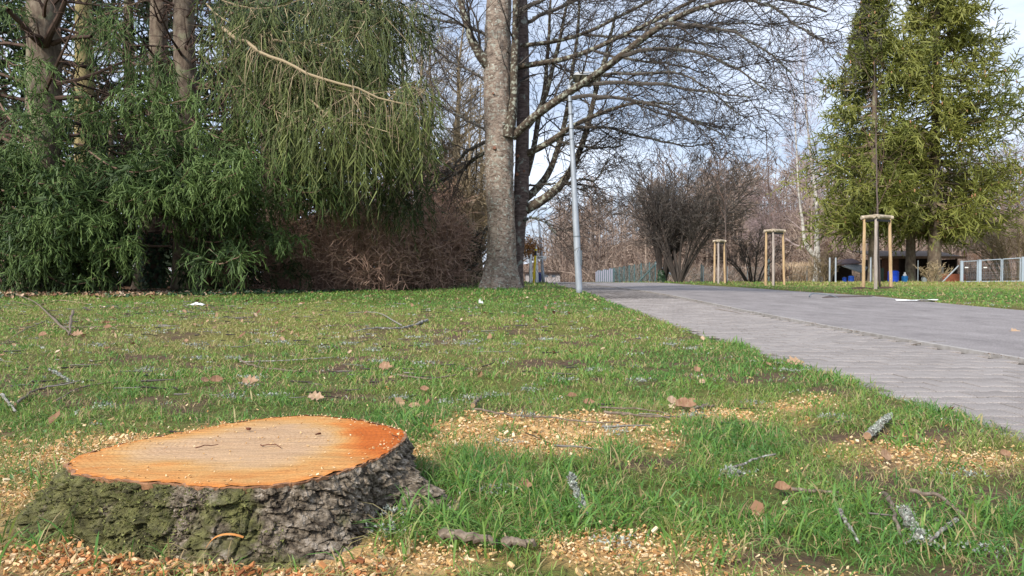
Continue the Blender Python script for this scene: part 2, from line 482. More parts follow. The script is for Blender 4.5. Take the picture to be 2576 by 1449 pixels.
near = 1-sstep(6, 14, yf)
s_ = np.clip(sm+0.25*near, 0, 1)[:, None]
col = col*(1-s_)+soil*s_
col = col*(1-cm[:, None])+chipc*cm[:, None]
# leaf litter under the spruces and shrubs on the left, brown floor of the wood
edge_y = wood_edge(xf)
fl = sstep(0, 0.8, yf-edge_y)*sstep(-1.3, -1.9, xf)
fl = np.maximum(fl, sstep(56, 62, yf))
fl = np.maximum(fl, sstep(0.02, 0.3, FAR+0.34-xf+curve_off(yf))*sstep(4.5, 5, xf-curve_off(yf))*0.5)
col = col*(1-fl[:, None])+litter*fl[:, None]
ca.data.foreach_set('color', np.concatenate([col, np.ones((len(col), 1))], 1).astype(np.float32).ravel())
GM = bpy.data.materials.new('ground_soil'); GM.use_nodes = True
n = GM.node_tree; ps = n.nodes['Principled BSDF']; ps.inputs['Roughness'].default_value = 0.95; ps.inputs['Specular IOR Level'].default_value = 0.15
t_ = n.nodes.new('ShaderNodeTexCoord')
a_ = n.nodes.new('ShaderNodeAttribute'); a_.attribute_name = 'gcol'
n1 = n.nodes.new('ShaderNodeTexNoise'); n1.inputs['Scale'].default_value = 45; n1.inputs['Detail'].default_value = 8; n1.inputs['Roughness'].default_value = .7
n.links.new(t_.outputs['Object'], n1.inputs['Vector'])
r_ = n.nodes.new('ShaderNodeValToRGB'); r_.color_ramp.elements[0].position = .3; r_.color_ramp.elements[0].color = (.45, .45, .45, 1)
r_.color_ramp.elements[1].position = .7; r_.color_ramp.elements[1].color = (1.45, 1.4, 1.3, 1)
n.links.new(n1.outputs['Fac'], r_.inputs[0])
m_ = n.nodes.new('ShaderNodeMix'); m_.data_type = 'RGBA'; m_.blend_type = 'MULTIPLY'; m_.inputs['Factor'].default_value = 1
n.links.new(a_.outputs['Color'], m_.inputs['A']); n.links.new(r_.outputs[0], m_.inputs['B']); n.links.new(m_.outputs['Result'], ps.inputs['Base Color'])
b_ = n.nodes.new('ShaderNodeBump'); b_.inputs['Distance'].default_value = .02; b_.inputs['Strength'].default_value = .8
n.links.new(n1.outputs['Fac'], b_.inputs['Height']); n.links.new(b_.outputs[0], ps.inputs['Normal'])
me.materials.append(GM)
ground = bpy.data.objects.new('ground', me); C.objects.link(ground); struct(ground)

# ------------------------------------------------------------------ road and brick path
def ribbon(name, xa, xb, ys, dz, m, nx=24, wave=0.0, rag=0.0):
    ys = np.asarray(ys)
    s = np.linspace(0, 1, nx)[None]
    co = curve_off(ys)[:, None]
    xr = xb+rag*((fbm(ys*2.3, ys*0+5.5)-.5)*2)[:, None]
    Xs = xa+co+(xr-xa)*s
    Ys = np.repeat(ys[:, None], nx, 1)
    Zs = H0(Xs, Ys)+dz+wave*(fbm(Xs*0.6, Ys*0.35, oct=2)-.5)*sstep(0, .25, s)
    i = np.arange(len(ys)*nx).reshape(len(ys), nx)
    F = np.stack([i[:-1, :-1], i[:-1, 1:], i[1:, 1:], i[1:, :-1]], -1).reshape(-1, 4)
    b = Buf().add(np.stack([Xs, Ys, Zs], -1).reshape(-1, 3), F)
    return obj(name, b, m, smooth=True)
ASPH = mat('worn_asphalt', [(0.30, (0.16, 0.147, 0.145)), (0.5, (0.235, 0.216, 0.213)), (0.72, (0.31, 0.29, 0.285))], scale=2.2, stretch=(1, .5, 1), rough=.9, bump=0.6, bdist=.004, bscale=160, spec=.2, detail=12, nrough=.75)
# aggregate speckle
def speckle(m, scale, lo, hi, dark, amount):
    n = m.node_tree; ps = n.nodes['Principled BSDF']; src = ps.inputs['Base Color'].links[0].from_socket
    t = n.nodes.new('ShaderNodeTexCoord'); v = n.nodes.new('ShaderNodeTexNoise'); v.inputs['Scale'].default_value = scale; v.inputs['Detail'].default_value = 3
    n.links.new(t.outputs['Object'], v.inputs['Vector'])
    r = n.nodes.new('ShaderNodeValToRGB'); r.color_ramp.elements[0].position = lo; r.color_ramp.elements[0].color = (dark, dark, dark, 1)
    r.color_ramp.elements[1].position = hi; r.color_ramp.elements[1].color = (2-dark, 2-dark, 2-dark, 1)
    n.links.new(v.outputs['Fac'], r.inputs[0])
    x = n.nodes.new('ShaderNodeMix'); x.data_type = 'RGBA'; x.blend_type = 'MULTIPLY'; x.inputs['Factor'].default_value = amount
    n.links.new(src, x.inputs['A']); n.links.new(r.outputs[0], x.inputs['B']); n.links.new(x.outputs['Result'], ps.inputs['Base Color'])
speckle(ASPH, 90, .35, .65, .7, 1)
ys = np.unique(np.concatenate([np.arange(-6, 12, .25), np.arange(12, 62, 1.0)]))
road = struct(ribbon('road', KERB+.075, FAR, ys, 0.0, ASPH, 30, wave=0.03, rag=.05))
PAVB = mat('joint_sand', [(0.3, (0.035, 0.03, 0.025)), (0.7, (0.11, 0.09, 0.07))], scale=30, bump=.5)
path = struct(ribbon('path', EDGE-.06, KERB, ys, -0.016, PAVB, 12))
PAVER = mat('concrete_paver', [(0.28, (0.18, 0.162, 0.152)), (0.5, (0.262, 0.238, 0.225)), (0.75, (0.35, 0.322, 0.306))], scale=1.6, rough=.9, bump=.5, bdist=.003, bscale=120, tint=.22, spec=.2, detail=12, nrough=.7)
speckle(PAVER, 130, .35, .65, .78, 1)
KERBM = mat('kerb_concrete', [(0.3, (0.22, 0.20, 0.18)), (0.55, (0.34, 0.32, 0.30)), (0.7, (0.40, 0.38, 0.36))], scale=9, bump=.4, bdist=.004, tint=.2)

def paver_buf(seed, w=0.0755, nn=0.0615, hl=0.0950):
    r = np.random.default_rng(seed)
    o = np.array([(-hl, -w), (-hl+.035, -w), (-hl+.06, -nn), (hl-.06, -nn), (hl-.035, -w), (hl, -w),
                  (hl, w), (hl-.035, w), (hl-.06, nn), (-hl+.06, nn), (-hl+.035, w), (-hl, w)])
    ins = o*np.array([0.975, 0.955])
    z0, z1, z2 = -.03, -.005, 0.0
    V = np.concatenate([np.c_[o, np.full(12, z1+.002)], np.c_[ins, z2+r.normal(size=12)*.0004], np.c_[o, np.full(12, z0)]])
    i = np.arange(12); j = (i+1) % 12
    return V, [np.stack([i, j, j+12, i+12], 1), np.stack([i+24, j+24, j, i], 1), (np.arange(12)+12)[None]]
# cutters at the two edges leave the bone pattern simple; alike pavers share mesh data
pm = []
for k in range(5):
    V, Fs = paver_buf(k)
    b = Buf()
    b.V = [V]; b.F = Fs; b.A = [np.full(len(V), .2+.15*k)]; b.n = len(V)
    mm = b.mesh('paver'); mm.materials.append(PAVER); pm.append(mm)
PP = 0.148
cand = []
for j in range(int((60-1.0)/PP)):
    y = 1.0+j*PP
    for i in range(-1, 9):
        x = EDGE+.03+i*0.2+(j % 2)*0.1
        if x < EDGE-.02 or x > KERB-.10: continue
        cand.append((x, y, j))
rr = random.Random(3)
count = 0; far = Buf()
for x, y, j in cand:
    xx = x+float(curve_off(y)); z = float(H0(xx, y))+rr.uniform(-.0018, .0018)+0.012*float(fbm(x*1.1, y*0.8, oct=2)-.5)
    px, py = to_px(xx, y, z)
    if y > 2.2 and px < PXW+40 and count < 300:
        o = bpy.data.objects.new('paver', pm[rr.randrange(5)]); C.objects.link(o); o.parent = path
        o.location = (xx, y, z); o.rotation_euler = (rr.uniform(-.012, .012), rr.uniform(-.012, .012), rr.uniform(-.012, .012)); count += 1
    elif y < 34:
        k = rr.randrange(5); V, Fs = paver_buf(k)
        if y < 14:
            far.add(V+np.array([xx, y, z]), Fs, .2+.15*k)
        else:
            far.add(V[12:24]+np.array([xx, y, z]), [np.arange(12)[None]], .2+.15*k)
fo = obj('paver_field', far, PAVER, path); fo['kind'] = 'stuff'
struct(ribbon('path_surface', EDGE-.03, KERB, np.arange(34, 62, 1.0), 0.0, PAVER, 6))
# concrete kerb line between path and road: one-metre stones
kb = []
for k in range(3):
    b = Buf(); r = np.random.default_rng(k)
    V = np.array([[0,0,0],[.06,0,0],[.06,.985,0],[0,.985,0],[.006,.006,.010],[.054,.006,.010],[.054,.979,.010],[.006,.979,.010]], float)
    V[:4, 2] = -.05
    b.add(V, np.array([[4,5,6,7],[0,1,5,4],[1,2,6,5],[2,3,7,6],[3,0,4,7]]), .3+.2*k); mm = b.mesh('kerb_stone'); mm.materials.append(KERBM); kb.append(mm)
kerb = thing('kerb', 'flat concrete edging line between the paved path and the grey road', 'kerb', (0, 0, 0))
kerb['kind'] = 'structure'
for k in range(-2, 58):
    y = k*1.0; x = KERB+.008+float(curve_off(y)); o = bpy.data.objects.new('kerb_stone', kb[k % 3]); C.objects.link(o); o.parent = kerb
    o.location = (x, y, float(H0(x, y))+.004+rr.uniform(-.002, .002)); o.rotation_euler = (float(H0(x, y+1)-H0(x, y)), 0, rr.uniform(-.004, .004))

# ------------------------------------------------------------------ tree stump
ZT = 0.15
top_px = [(165,1165),(205,1143),(290,1118),(380,1100),(500,1080),(620,1057),(700,1047),(780,1042),(880,1051),(960,1066),(1022,1088),(1010,1107),(975,1135),(930,1160),(850,1185),
          (740,1212),(630,1223),(520,1222),(420,1212),(330,1207),(250,1199),(190,1190)]
def plane_pt(px, py, z):
    r = ray(px, py); t = (z-CAMH)/r[2]
    return r[:2]*t
tp = np.array([plane_pt(a, b, ZT) for a, b in top_px])
cen = np.array([-0.60, 1.72])
ang = np.arctan2(tp[:, 1]-cen[1], tp[:, 0]-cen[0]); rad = np.linalg.norm(tp-cen, axis=1)
o_ = np.argsort(ang); ang = ang[o_]; rad = rad[o_]
NS = 680
th = np.linspace(-math.pi, math.pi, NS, endpoint=False)
rt = np.interp(th, np.r_[ang-2*math.pi, ang, ang+2*math.pi], np.r_[rad, rad, rad])
rt = (rt+np.roll(rt, 2)+np.roll(rt, -2)+np.roll(rt, 5)+np.roll(rt, -5))/5
rt = rt+0.006*(fbm(np.cos(th)*9, np.sin(th)*9)-.5)*2+0.004*(fbm(np.cos(th)*30, np.sin(th)*30)-.5)*2
def peak(c, wd, a):
    d = (th-c+math.pi) % (2*math.pi)-math.pi
    return a*np.exp(-(d/wd)**2)
flare = 0.045+peak(math.radians(-160), .34, .20)+peak(math.radians(-52), .30, .15)+peak(math.radians(-7), .20, .27)+peak(math.radians(-98), .5, .065)+peak(math.radians(100), .5, .08)+peak(math.radians(50), .25, .10)-peak(math.radians(-132), .10, .04)-peak(math.radians(-22), .16, .055)
NR = 84
stump = thing('tree_stump', 'freshly sawn wide tree stump with orange cut face and mossy bark in the grass', 'tree stump', (cen[0], cen[1], 0))
q = np.linspace(0, 1, NR)
# bark plates: cells over the unrolled side of the stump, each plate at its own height with a split round it
rp_ = np.random.default_rng(15); arc = np.cumsum(rt)*(2*math.pi/NS); UL = arc[-1]
fc = np.stack([rp_.random(1150)*UL, rp_.random(1150)*.24-.02], 1); fh = rp_.random(1150)
def plates(zz_):
    uu = arc+.35*zz_+.012*(fbm(arc*25, arc*0+zz_*30)-.5)*2; zz2 = zz_+.008*(fbm(arc*25+9, arc*0+zz_*30)-.5)*2
    du = np.abs(uu[:, None]-fc[None, :, 0]); du = np.minimum(du, UL-du); d = (du/1.5)**2+(zz2[:, None]-fc[None, :, 1])**2
    i2 = np.argpartition(d, 1, axis=1)[:, :2]; dd_ = np.take_along_axis(d, i2, 1); o2 = np.argsort(dd_, 1); i2 = np.take_along_axis(i2, o2, 1); dd_ = np.sqrt(np.take_along_axis(dd_, o2, 1))
    e = dd_[:, 1]-dd_[:, 0]
    return fh[i2[:, 0]], np.exp(-(e/.0018)**2), e, (zz2-fc[i2[:, 0], 1])
Vs = []
ctop = np.stack([np.cos(th), np.sin(th)], 1)
for k, s in enumerate(q):
    zz = ZT-0.004-(ZT+0.055)*s
    rr_ = rt+flare*(s**1.45)
    P = cen+ctop*rr_[:, None]
    amp = 0.25+0.75*np.minimum(1, s*9)
    # plates: ridged noise with flakes
    u = th*7; 
    n1_ = fbm(P[:, 0]*14, P[:, 1]*14, zz*9+0*th, 4)
    n2_ = 1-np.abs(fbm(P[:, 0]*34, P[:, 1]*34, zz*44+0*th+3, 4)-.5)*4
    n3_ = vnoise(P[:, 0]*70, P[:, 1]*70, zz*95+0*th)
    n4_ = np.abs(fbm(P[:, 0]*11+4, P[:, 1]*11, zz*5+0*th+8, 3)-.5)*2
    crack = np.exp(-(n4_/0.035)**2)
    n5_ = fbm(P[:, 0]*46, P[:, 1]*46, zz*80+0*th+5, 4)
    n6_ = .35+.65*vnoise(P[:, 0]*30+zz*30, P[:, 1]*30, zz*55+0*th+2)
    dsp = (n1_-.5)*.030+np.clip(n2_, -1, 1)*.005+(n3_-.5)*.006-crack*.012*(.3+1.2*n6_)+.014*np.abs((n5_*3.2+zz*26) % 1.0-.15)*n6_
    dsp = dsp+.012*np.floor(4*fbm(P[:, 0]*22, P[:, 1]*22, zz*30+0*th+1, 3))/4
    ph, pe, pg, pz = plates(ZT-.004-(ZT+.055)*s)
    dsp = dsp*.75+.010*(ph-.5)-.008*pe-np.clip(pz, -.01, .01)*.45
    rr2 = rr_+dsp*amp
    P = cen+ctop*rr2[:, None]
    Vs.append(np.c_[P, np.full(NS, zz)+(vnoise(P[:, 0]*50, P[:, 1]*50, zz*60+0*th)-.5)*.006*(s > 0)])
V = np.concatenate(Vs)
kk = np.arange(NR-1)[:, None]*NS; ss = np.arange(NS)[None]; s2 = (ss+1) % NS
Fb = np.stack([kk+NS+ss, kk+NS+s2, kk+s2, kk+ss], -1).reshape(-1, 4)
SB = mat('stump_bark', [(0.38, (0.022, 0.014, 0.010)), (0.46, (0.14, 0.11, 0.076)), (0.54, (0.32, 0.26, 0.19)), (0.64, (0.58, 0.50, 0.41))], scale=38, stretch=(1, 1, 1.6), bump=1.0, bdist=.02, detail=12, nrough=.75)
# moss on the left half, violet grey lichen on the right shoulder
nn_ = SB.node_tree; psb = nn_.nodes['Principled BSDF']; src = psb.inputs['Base Color'].links[0].from_socket
at_ = nn_.nodes.new('ShaderNodeAttribute'); at_.attribute_name = 'tint'
ns_ = nn_.nodes.new('ShaderNodeTexNoise'); ns_.inputs['Scale'].default_value = 16; ns_.inputs['Detail'].default_value = 9
tcx = nn_.nodes.new('ShaderNodeTexCoord'); nn_.links.new(tcx.outputs['Object'], ns_.inputs['Vector'])
ad = nn_.nodes.new('ShaderNodeMath'); ad.operation = 'ADD'; nn_.links.new(at_.outputs['Fac'], ad.inputs[0]); nn_.links.new(ns_.outputs['Fac'], ad.inputs[1])
rmp = nn_.nodes.new('ShaderNodeValToRGB'); rmp.color_ramp.elements[0].position = .82; rmp.color_ramp.elements[0].color = (0, 0, 0, 1); rmp.color_ramp.elements[1].position = .95; rmp.color_ramp.elements[1].color = (.9, .9, .9, 1)
nn_.links.new(ad.outputs[0], rmp.inputs[0])
ns2 = nn_.nodes.new('ShaderNodeTexNoise'); ns2.inputs['Scale'].default_value = 45; ns2.inputs['Detail'].default_value = 6
nn_.links.new(tcx.outputs['Object'], ns2.inputs['Vector'])
rm2 = nn_.nodes.new('ShaderNodeValToRGB'); rm2.color_ramp.elements[0].position = .3; rm2.color_ramp.elements[0].color = (.035, .035, .014, 1); rm2.color_ramp.elements[1].position = .7; rm2.color_ramp.elements[1].color = (.25, .25, .085, 1)
nn_.links.new(ns2.outputs['Fac'], rm2.inputs[0])
mxx = nn_.nodes.new('ShaderNodeMix'); mxx.data_type = 'RGBA'
nn_.links.new(rmp.outputs[0], mxx.inputs['Factor']); nn_.links.new(src, mxx.inputs['A']); nn_.links.new(rm2.outputs[0], mxx.inputs['B'])
nn_.links.new(mxx.outputs['Result'], psb.inputs['Base Color'])
tt_old = np.tile(np.clip(0.42-(cen[0]+ctop[:, 0]*rt+.60)*.95, 0.0, .56), NR)
tt = tt_old
obj('bark', Buf().add(V, Fb, tt), SB, stump, smooth=False)
# moss: short upright tufts on the greener flank
mi = rp_.integers(NS, len(V), 26000); mk_ = fbm(V[mi, 0]*16, V[mi, 1]*16, V[mi, 2]*16, 3)+tt[mi] > .93; mi = mi[mk_]; NM = len(mi)
mc = V[mi]+rp_.normal(size=(NM, 3))*.0015; od = nrm(np.c_[mc[:, 0]-cen[0], mc[:, 1]-cen[1], np.full(NM, .25)]+rp_.normal(size=(NM, 3))*.5); sdv = nrm(np.cross(od, rp_.normal(size=(NM, 3))))
ml = (.003+.004*rp_.random(NM))[:, None]
mo = obj('moss', Buf().add(np.stack([mc-sdv*ml*.35, mc+sdv*ml*.35, mc+od*ml], 1).reshape(-1, 3), np.arange(NM*3).reshape(-1, 3), np.repeat(rp_.random(NM), 3)), mat('moss', [(0, (.06, .065, .02)), (.6, (.14, .15, .045)), (1, (.26, .27, .09))], use_tint_only=True, bump=0), stump); mo['kind'] = 'stuff'
# cut face
NRC = 32
qs = np.linspace(0, 1, NRC)
Vc = []
for s in qs:
    P = cen+ctop*(rt*s*0.998)[:, None]
    z = ZT+.0018*(vnoise(P[:, 0]*18+P[:, 1]*9, P[:, 1]*160)-.5)+.006*(fbm(P[:, 0]*5, P[:, 1]*5, oct=3)-.5)+.004*np.sin(P[:, 1]*60+P[:, 0]*14)*.15
    z = z-0.004*np.clip(s-.93, 0, 1)/.07*(vnoise(th*14, 0*th+2))
    step = sstep(.0, .01, (P[:, 0]+.30)+.25*(P[:, 1]-1.85))*.004*(P[:, 1] < 1.86)
    Vc.append(np.c_[P, z-step])
V = np.concatenate(Vc)
kk = np.arange(NRC-1)[:, None]*NS
Fc = np.stack([kk+ss, kk+NS+ss, kk+NS+s2, kk+s2], -1).reshape(-1, 4)
# colours: attribute cut: 0 beige heart .. 1 deep orange sapwood rim
Xc, Yc = V[:, 0], V[:, 1]
sr = np.repeat(qs, NS); thc = np.tile(th, NRC)
wob = (fbm(Xc*7, Yc*7, oct=3)-.5)
v = sstep(.50, .95, sr+wob*.34+0.16*np.clip(-np.sin(thc), 0, 1)+.12*np.clip(np.cos(thc-.3), 0, 1))*.5
v = v+sstep(.05, .24, np.clip(Xc+.53, 0, 1)+wob*.25)*sstep(.45, .8, sr)*sstep(-.12, .16, (Yc-1.8)+.25*(Xc+.4)+.16)*.75
v = v+sstep(.95, .985, sr)*.18
v = np.clip(v+(fbm(Xc*14+Yc*4, Yc*60-Xc*10, oct=4)-.5)*.24+(fbm(Xc*24, Yc*24, oct=4)-.5)*.20, 0, 1)
CM = mat('sawn_face', [(0.0, (0.45, 0.305, 0.185)), (0.2, (0.48, 0.315, 0.165)), (0.42, (0.50, 0.285, 0.105)), (0.66, (0.52, 0.205, 0.052)), (1.0, (0.44, 0.115, 0.018))], use_tint_only=True, rough=.75, bump=.7, bdist=.004, stretch=(1, 7, 1), scale=22, spec=.2)
speckle(CM, 260, .30, .70, .80, 1)
# growth rings and saw tracks
nn_ = CM.node_tree; psb = nn_.nodes['Principled BSDF']; src = psb.inputs['Base Color'].links[0].from_socket
tcx = nn_.nodes.new('ShaderNodeTexCoord'); mpp = nn_.nodes.new('ShaderNodeMapping'); mpp.inputs['Rotation'].default_value = (0, 0, .25); mpp.inputs['Scale'].default_value = (3, 60, 3)
nn_.links.new(tcx.outputs['Object'], mpp.inputs[0])
ns_ = nn_.nodes.new('ShaderNodeTexNoise'); ns_.inputs['Scale'].default_value = 3; ns_.inputs['Detail'].default_value = 8; ns_.inputs['Distortion'].default_value = .4
nn_.links.new(mpp.outputs[0], ns_.inputs['Vector'])
rmp = nn_.nodes.new('ShaderNodeValToRGB'); rmp.color_ramp.elements[0].position = .32; rmp.color_ramp.elements[0].color = (.80, .74, .70, 1); rmp.color_ramp.elements[1].position = .56; rmp.color_ramp.elements[1].color = (1.06, 1.05, 1.03, 1)
nn_.links.new(ns_.outputs['Fac'], rmp.inputs[0])
wv = nn_.nodes.new('ShaderNodeTexWave'); wv.wave_type = 'RINGS'; wv.rings_direction = 'Z'; wv.inputs['Scale'].default_value = 26; wv.inputs['Distortion'].default_value = 5; wv.inputs['Detail'].default_value = 3; wv.inputs['Detail Scale'].default_value = .8
mp2 = nn_.nodes.new('ShaderNodeMapping'); mp2.inputs['Location'].default_value = (.07, -.05, 0)
nn_.links.new(tcx.outputs['Object'], mp2.inputs[0]); nn_.links.new(mp2.outputs[0], wv.inputs['Vector'])
rm3 = nn_.nodes.new('ShaderNodeValToRGB'); rm3.color_ramp.elements[0].position = 0; rm3.color_ramp.elements[0].color = (.86, .82, .78, 1); rm3.color_ramp.elements[1].position = .5; rm3.color_ramp.elements[1].color = (1.03, 1.03, 1.03, 1)
nn_.links.new(wv.outputs['Fac'], rm3.inputs[0])
cur = src
for sc_ in (rmp, rm3):
    mxx = nn_.nodes.new('ShaderNodeMix'); mxx.data_type = 'RGBA'; mxx.blend_type = 'MULTIPLY'; mxx.inputs['Factor'].default_value = .9 if sc_ is rmp else .6
    nn_.links.new(cur, mxx.inputs['A']); nn_.links.new(sc_.outputs[0], mxx.inputs['B']); cur = mxx.outputs['Result']
nn_.links.new(cur, psb.inputs['Base Color'])
bb = [x_ for x_ in nn_.nodes if x_.type == 'BUMP'][0]; nn_.links.new(ns_.outputs['Fac'], bb.inputs['Height'])
obj('cut_face', Buf().add(V, Fc, v), CM, stump, smooth=True)
# ring of inner bark between wood and outer bark
i_ = np.arange(NS); j_ = (i_+1) % NS
Pin = cen+ctop*(rt*.985)[:, None]; Pout = cen+ctop*(rt*1.004+.001)[:, None]
nz_ = vnoise(th*30, 0*th+7)
Vr = np.concatenate([np.c_[Pin, np.full(NS, ZT-.003)+.003*nz_], np.c_[Pout, np.full(NS, ZT-.006)+.006*nz_], np.c_[Pout-ctop*.004, np.full(NS, ZT-.016)-.004*nz_]])
obj('inner_bark', Buf().add(Vr, [np.stack([i_, i_+NS, j_+NS, j_], 1), np.stack([i_+NS, i_+2*NS, j_+2*NS, j_+NS], 1)], .5),
    mat('inner_bark', [(.35, (.16, .075, .04)), (.65, (.40, .21, .11))], scale=60, bump=.8, bdist=.004), stump)

def in_stump(x, y, m=0.0):
    d = np.stack([x-cen[0], y-cen[1]], -1); r = np.linalg.norm(d, axis=-1); a = np.arctan2(d[..., 1], d[..., 0])
    rb = np.interp(a, th, rt+flare*0.72)
    return r < rb+m

# ------------------------------------------------------------------ grass
def scatter(rho, d0, d1, marg=1.2, rng=R):
    wmax = 0.70*d1*2+2*marg
    Nn = int(rho*(d1-d0)*wmax)
    y = rng.random(Nn)*(d1-d0)+d0; x = (rng.random(Nn)-.5)*wmax
    k = np.abs(x) < 0.70*y+marg
    return x[k], y[k]

def off_road(x, y, m=0.0):
    c = curve_off(y)
    return (x < lawnedge(y)+.03+m) | (x > FAR+c+.02-m+.06*(fbm(y*2.3, y*0+5.5)-.5)*2)

def blades(x, y, h, wd, lean, tint, seg=2, rng=R, phi=None):
    N = len(x)
    z = H(x, y)-.004
    phi = rng.random(N)*2*math.pi if phi is None else phi
    D = np.stack([np.cos(phi), np.sin(phi), np.zeros(N)], 1)
    psi = rng.random(N)*math.pi
    W = np.stack([np.cos(psi), np.sin(psi), np.zeros(N)], 1)*wd[:, None]*.5
    B = np.stack([x, y, z], 1); up = np.array([0, 0, 1.0])
    rows = []
    for k in range(seg+1):
        s = k/seg
        hz = h*(s*np.cos(lean*s*1.1))
        hx = h*(s*np.sin(lean*s*1.1)+.0)
        rows.append(B+D*hx[:, None]+up*hz[:, None])
    V = []; 
    for k in range(seg):
        ww = W*(1-.35*k/seg)
        V += [rows[k]-ww, rows[k]+ww]
    V.append(rows[seg])
    n_ = 2*seg+1
    V = np.stack(V, 1).reshape(-1, 3)
    b0 = np.arange(N)[:, None]*n_
    Fq = [np.concatenate([b0+[[2*k, 2*k+1, 2*k+3, 2*k+2]] for k in range(seg-1)])] if seg > 1 else []
    Ft = b0+np.array([[2*seg-2, 2*seg-1, 2*seg]])
    t = np.repeat(tint, n_).reshape(-1, n_)+np.linspace(-.05, .03, n_)[None]
    return V, Fq+[Ft], t.ravel()

def lawn_edge_dark(x, y):                # the lawn thins out into ivy under the spruces
    return (y > wood_edge(x)+.5*(R.random(len(x))-.3)) & (x < -1.5)

gbuf = Buf()
zones = [(0.9, 2.4, 11000, 3, .0027), (2.4, 3.6, 7000, 3, .0036), (3.6, 6, 3300, 2, .0062), (6, 12, 1000, 2, .0115), (12, 24, 230, 2, .026), (24, 46, 42, 1, .065)]
for d0, d1, rho, seg, wb in zones:
    x, y = scatter(rho, d0, d1)
    cl = fbm(x*9, y*9, oct=2); 
    den = .25+.95*sstep(.32, .62, cl)
    lush = blobs(x, y, [(1250,1270,260,130,1.),(1030,1090,90,60,.6),(1850,1110,130,60,.9),(1880,870,60,25,1.),(2110,950,90,30,.8),(1270,735,90,14,1),(1500,1140,60,50,.5),(2400,1340,180,80,.5),(1040,1200,60,60,.7)])
    den = (den+lush*.9)*(1-.82*chipmask(x, y))*(1-.70*soilmask(x, y))
    k = (R.random(len(x)) < den) & off_road(x, y) & ~in_stump(x, y, -.01) & ~lawn_edge_dark(x, y)
    x, y, lush, cl = x[k], y[k], lush[k], cl[k]
    N = len(x)
    e = lawnedge(y)-x
    h = (.022+.026*R.random(N)+.03*sstep(.45, .7, cl)*R.random(N)+.045*lush*R.random(N)+.02*np.exp(-np.abs(e)/.1))*(1+.25*(d1 > 12)+.9*(d1 > 24))
    h *= np.where(d0 < 3, 1.05, 1.0)
    lean = R.random(N)*1.5+.15
    flat = R.random(N) < .42
    lean = np.where(flat, 1.35+R.random(N)*.35, lean); h = np.where(flat, h*1.35, h)
    ye = yellowness(x, y)
    tint = .72-.46*ye+(fbm(x*3, y*3, oct=3)-.5)*.5+R.normal(size=N)*.15+.12*lush
    dead = R.random(N) < (.15+.14*ye+.25*soilmask(x, y))
    tint = np.where(dead, R.random(N)*.20, np.clip(tint, .26, 1))
    wd = wb*(.55+.7*R.random(N))
    gbuf.add(*blades(x, y, h, wd, lean, tint, seg))
# long loose tufts: beside the stump and along the path edge
tufts = [(1090,1330,30,.12),(1200,1260,36,.10),(1330,1290,30,.10),(1430,1360,26,.10),(1150,1390,26,.11),(1290,1400,20,.09),(1000,1300,18,.10),(1060,1230,18,.10),(1180,1190,20,.08),(1400,1220,22,.09),(1530,1180,20,.09),(1020,1090,16,.09),(1065,1120,16,.08),
         (1860,1120,34,.09),(1800,1150,24,.08),(1880,880,26,.10),(1850,875,20,.09),(2090,965,22,.09),(2130,975,18,.08),(2010,930,14,.07),(2415,1065,16,.07),(1560,1370,20,.10),(1640,1300,18,.09),(2180,1300,18,.08),(2350,1370,20,.09),(2480,1330,26,.09),(2050,1360,18,.09),(1750,1240,18,.08),
         (560,1100,10,.10),(130,1225,14,.09),(60,1240,8,.07),(90,1420,14,.10),(190,1400,12,.11),(40,1400,16,.12),(560,1440,12,.10),(930,1430,12,.10),(860,1445,12,.08),(340,1440,12,.09),(980,1380,16,.11),(1260,738,20,.14),(1290,738,16,.12),(1230,740,10,.1),(700,1445,10,.08),(440,1446,10,.08)]
tufts += [(int(a), int(b), 12, .06+.03*R.random()) for a, b in zip(R.integers(1000, 2560, 46), R.integers(880, 1440, 46)) if a < 1500+(b-738)*2.3]
tufts += [(int(a), int(b), 10, .06+.02*R.random()) for a, b in zip(R.integers(0, 1500, 50), R.integers(860, 1030, 50))]
for a, b, n_, hh in tufts:
    c0 = G(a, b); n2 = n_*3
    x = c0[0]+R.normal(size=n2)*.035; y = c0[1]+R.normal(size=n2)*.045
    k = ~in_stump(x, y, 0.004) & (y > .9); x, y = x[k], y[k]; n2 = len(x)
    if not n2: continue
    dead = R.random(n2) < (.28 if a < 900 else .08)
    t0_ = .62+.2*R.random()
    gbuf.add(*blades(x, y, .8*hh*(.5+.8*R.random(n2)), (.0030+.0009*c0[1])*(.6+.6*R.random(n2))*1.15, .25+R.random(n2)*1.3, np.where(dead, R.random(n2)*.22, np.clip(t0_+R.normal(size=n2)*.12, 0, 1)), 4))
# dry curled straw around the foot of the stump
a = R.random(420)*2*math.pi; a = np.where(R.random(420) < .75, -math.pi*R.random(420), a)
rb = np.interp((a+math.pi) % (2*math.pi)-math.pi, th, rt+flare*.85)+R.random(420)*.10
x = cen[0]+np.cos(a)*rb; y = cen[1]+np.sin(a)*rb; k = y > .8; x, y = x[k], y[k]
gbuf.add(*blades(x, y, .04+.07*R.random(len(x)), np.full(len(x), .0028), .9+R.random(len(x))*1.0, R.random(len(x))*.3, 4))
struct(obj('grass', gbuf, GRASS), 'stuff')

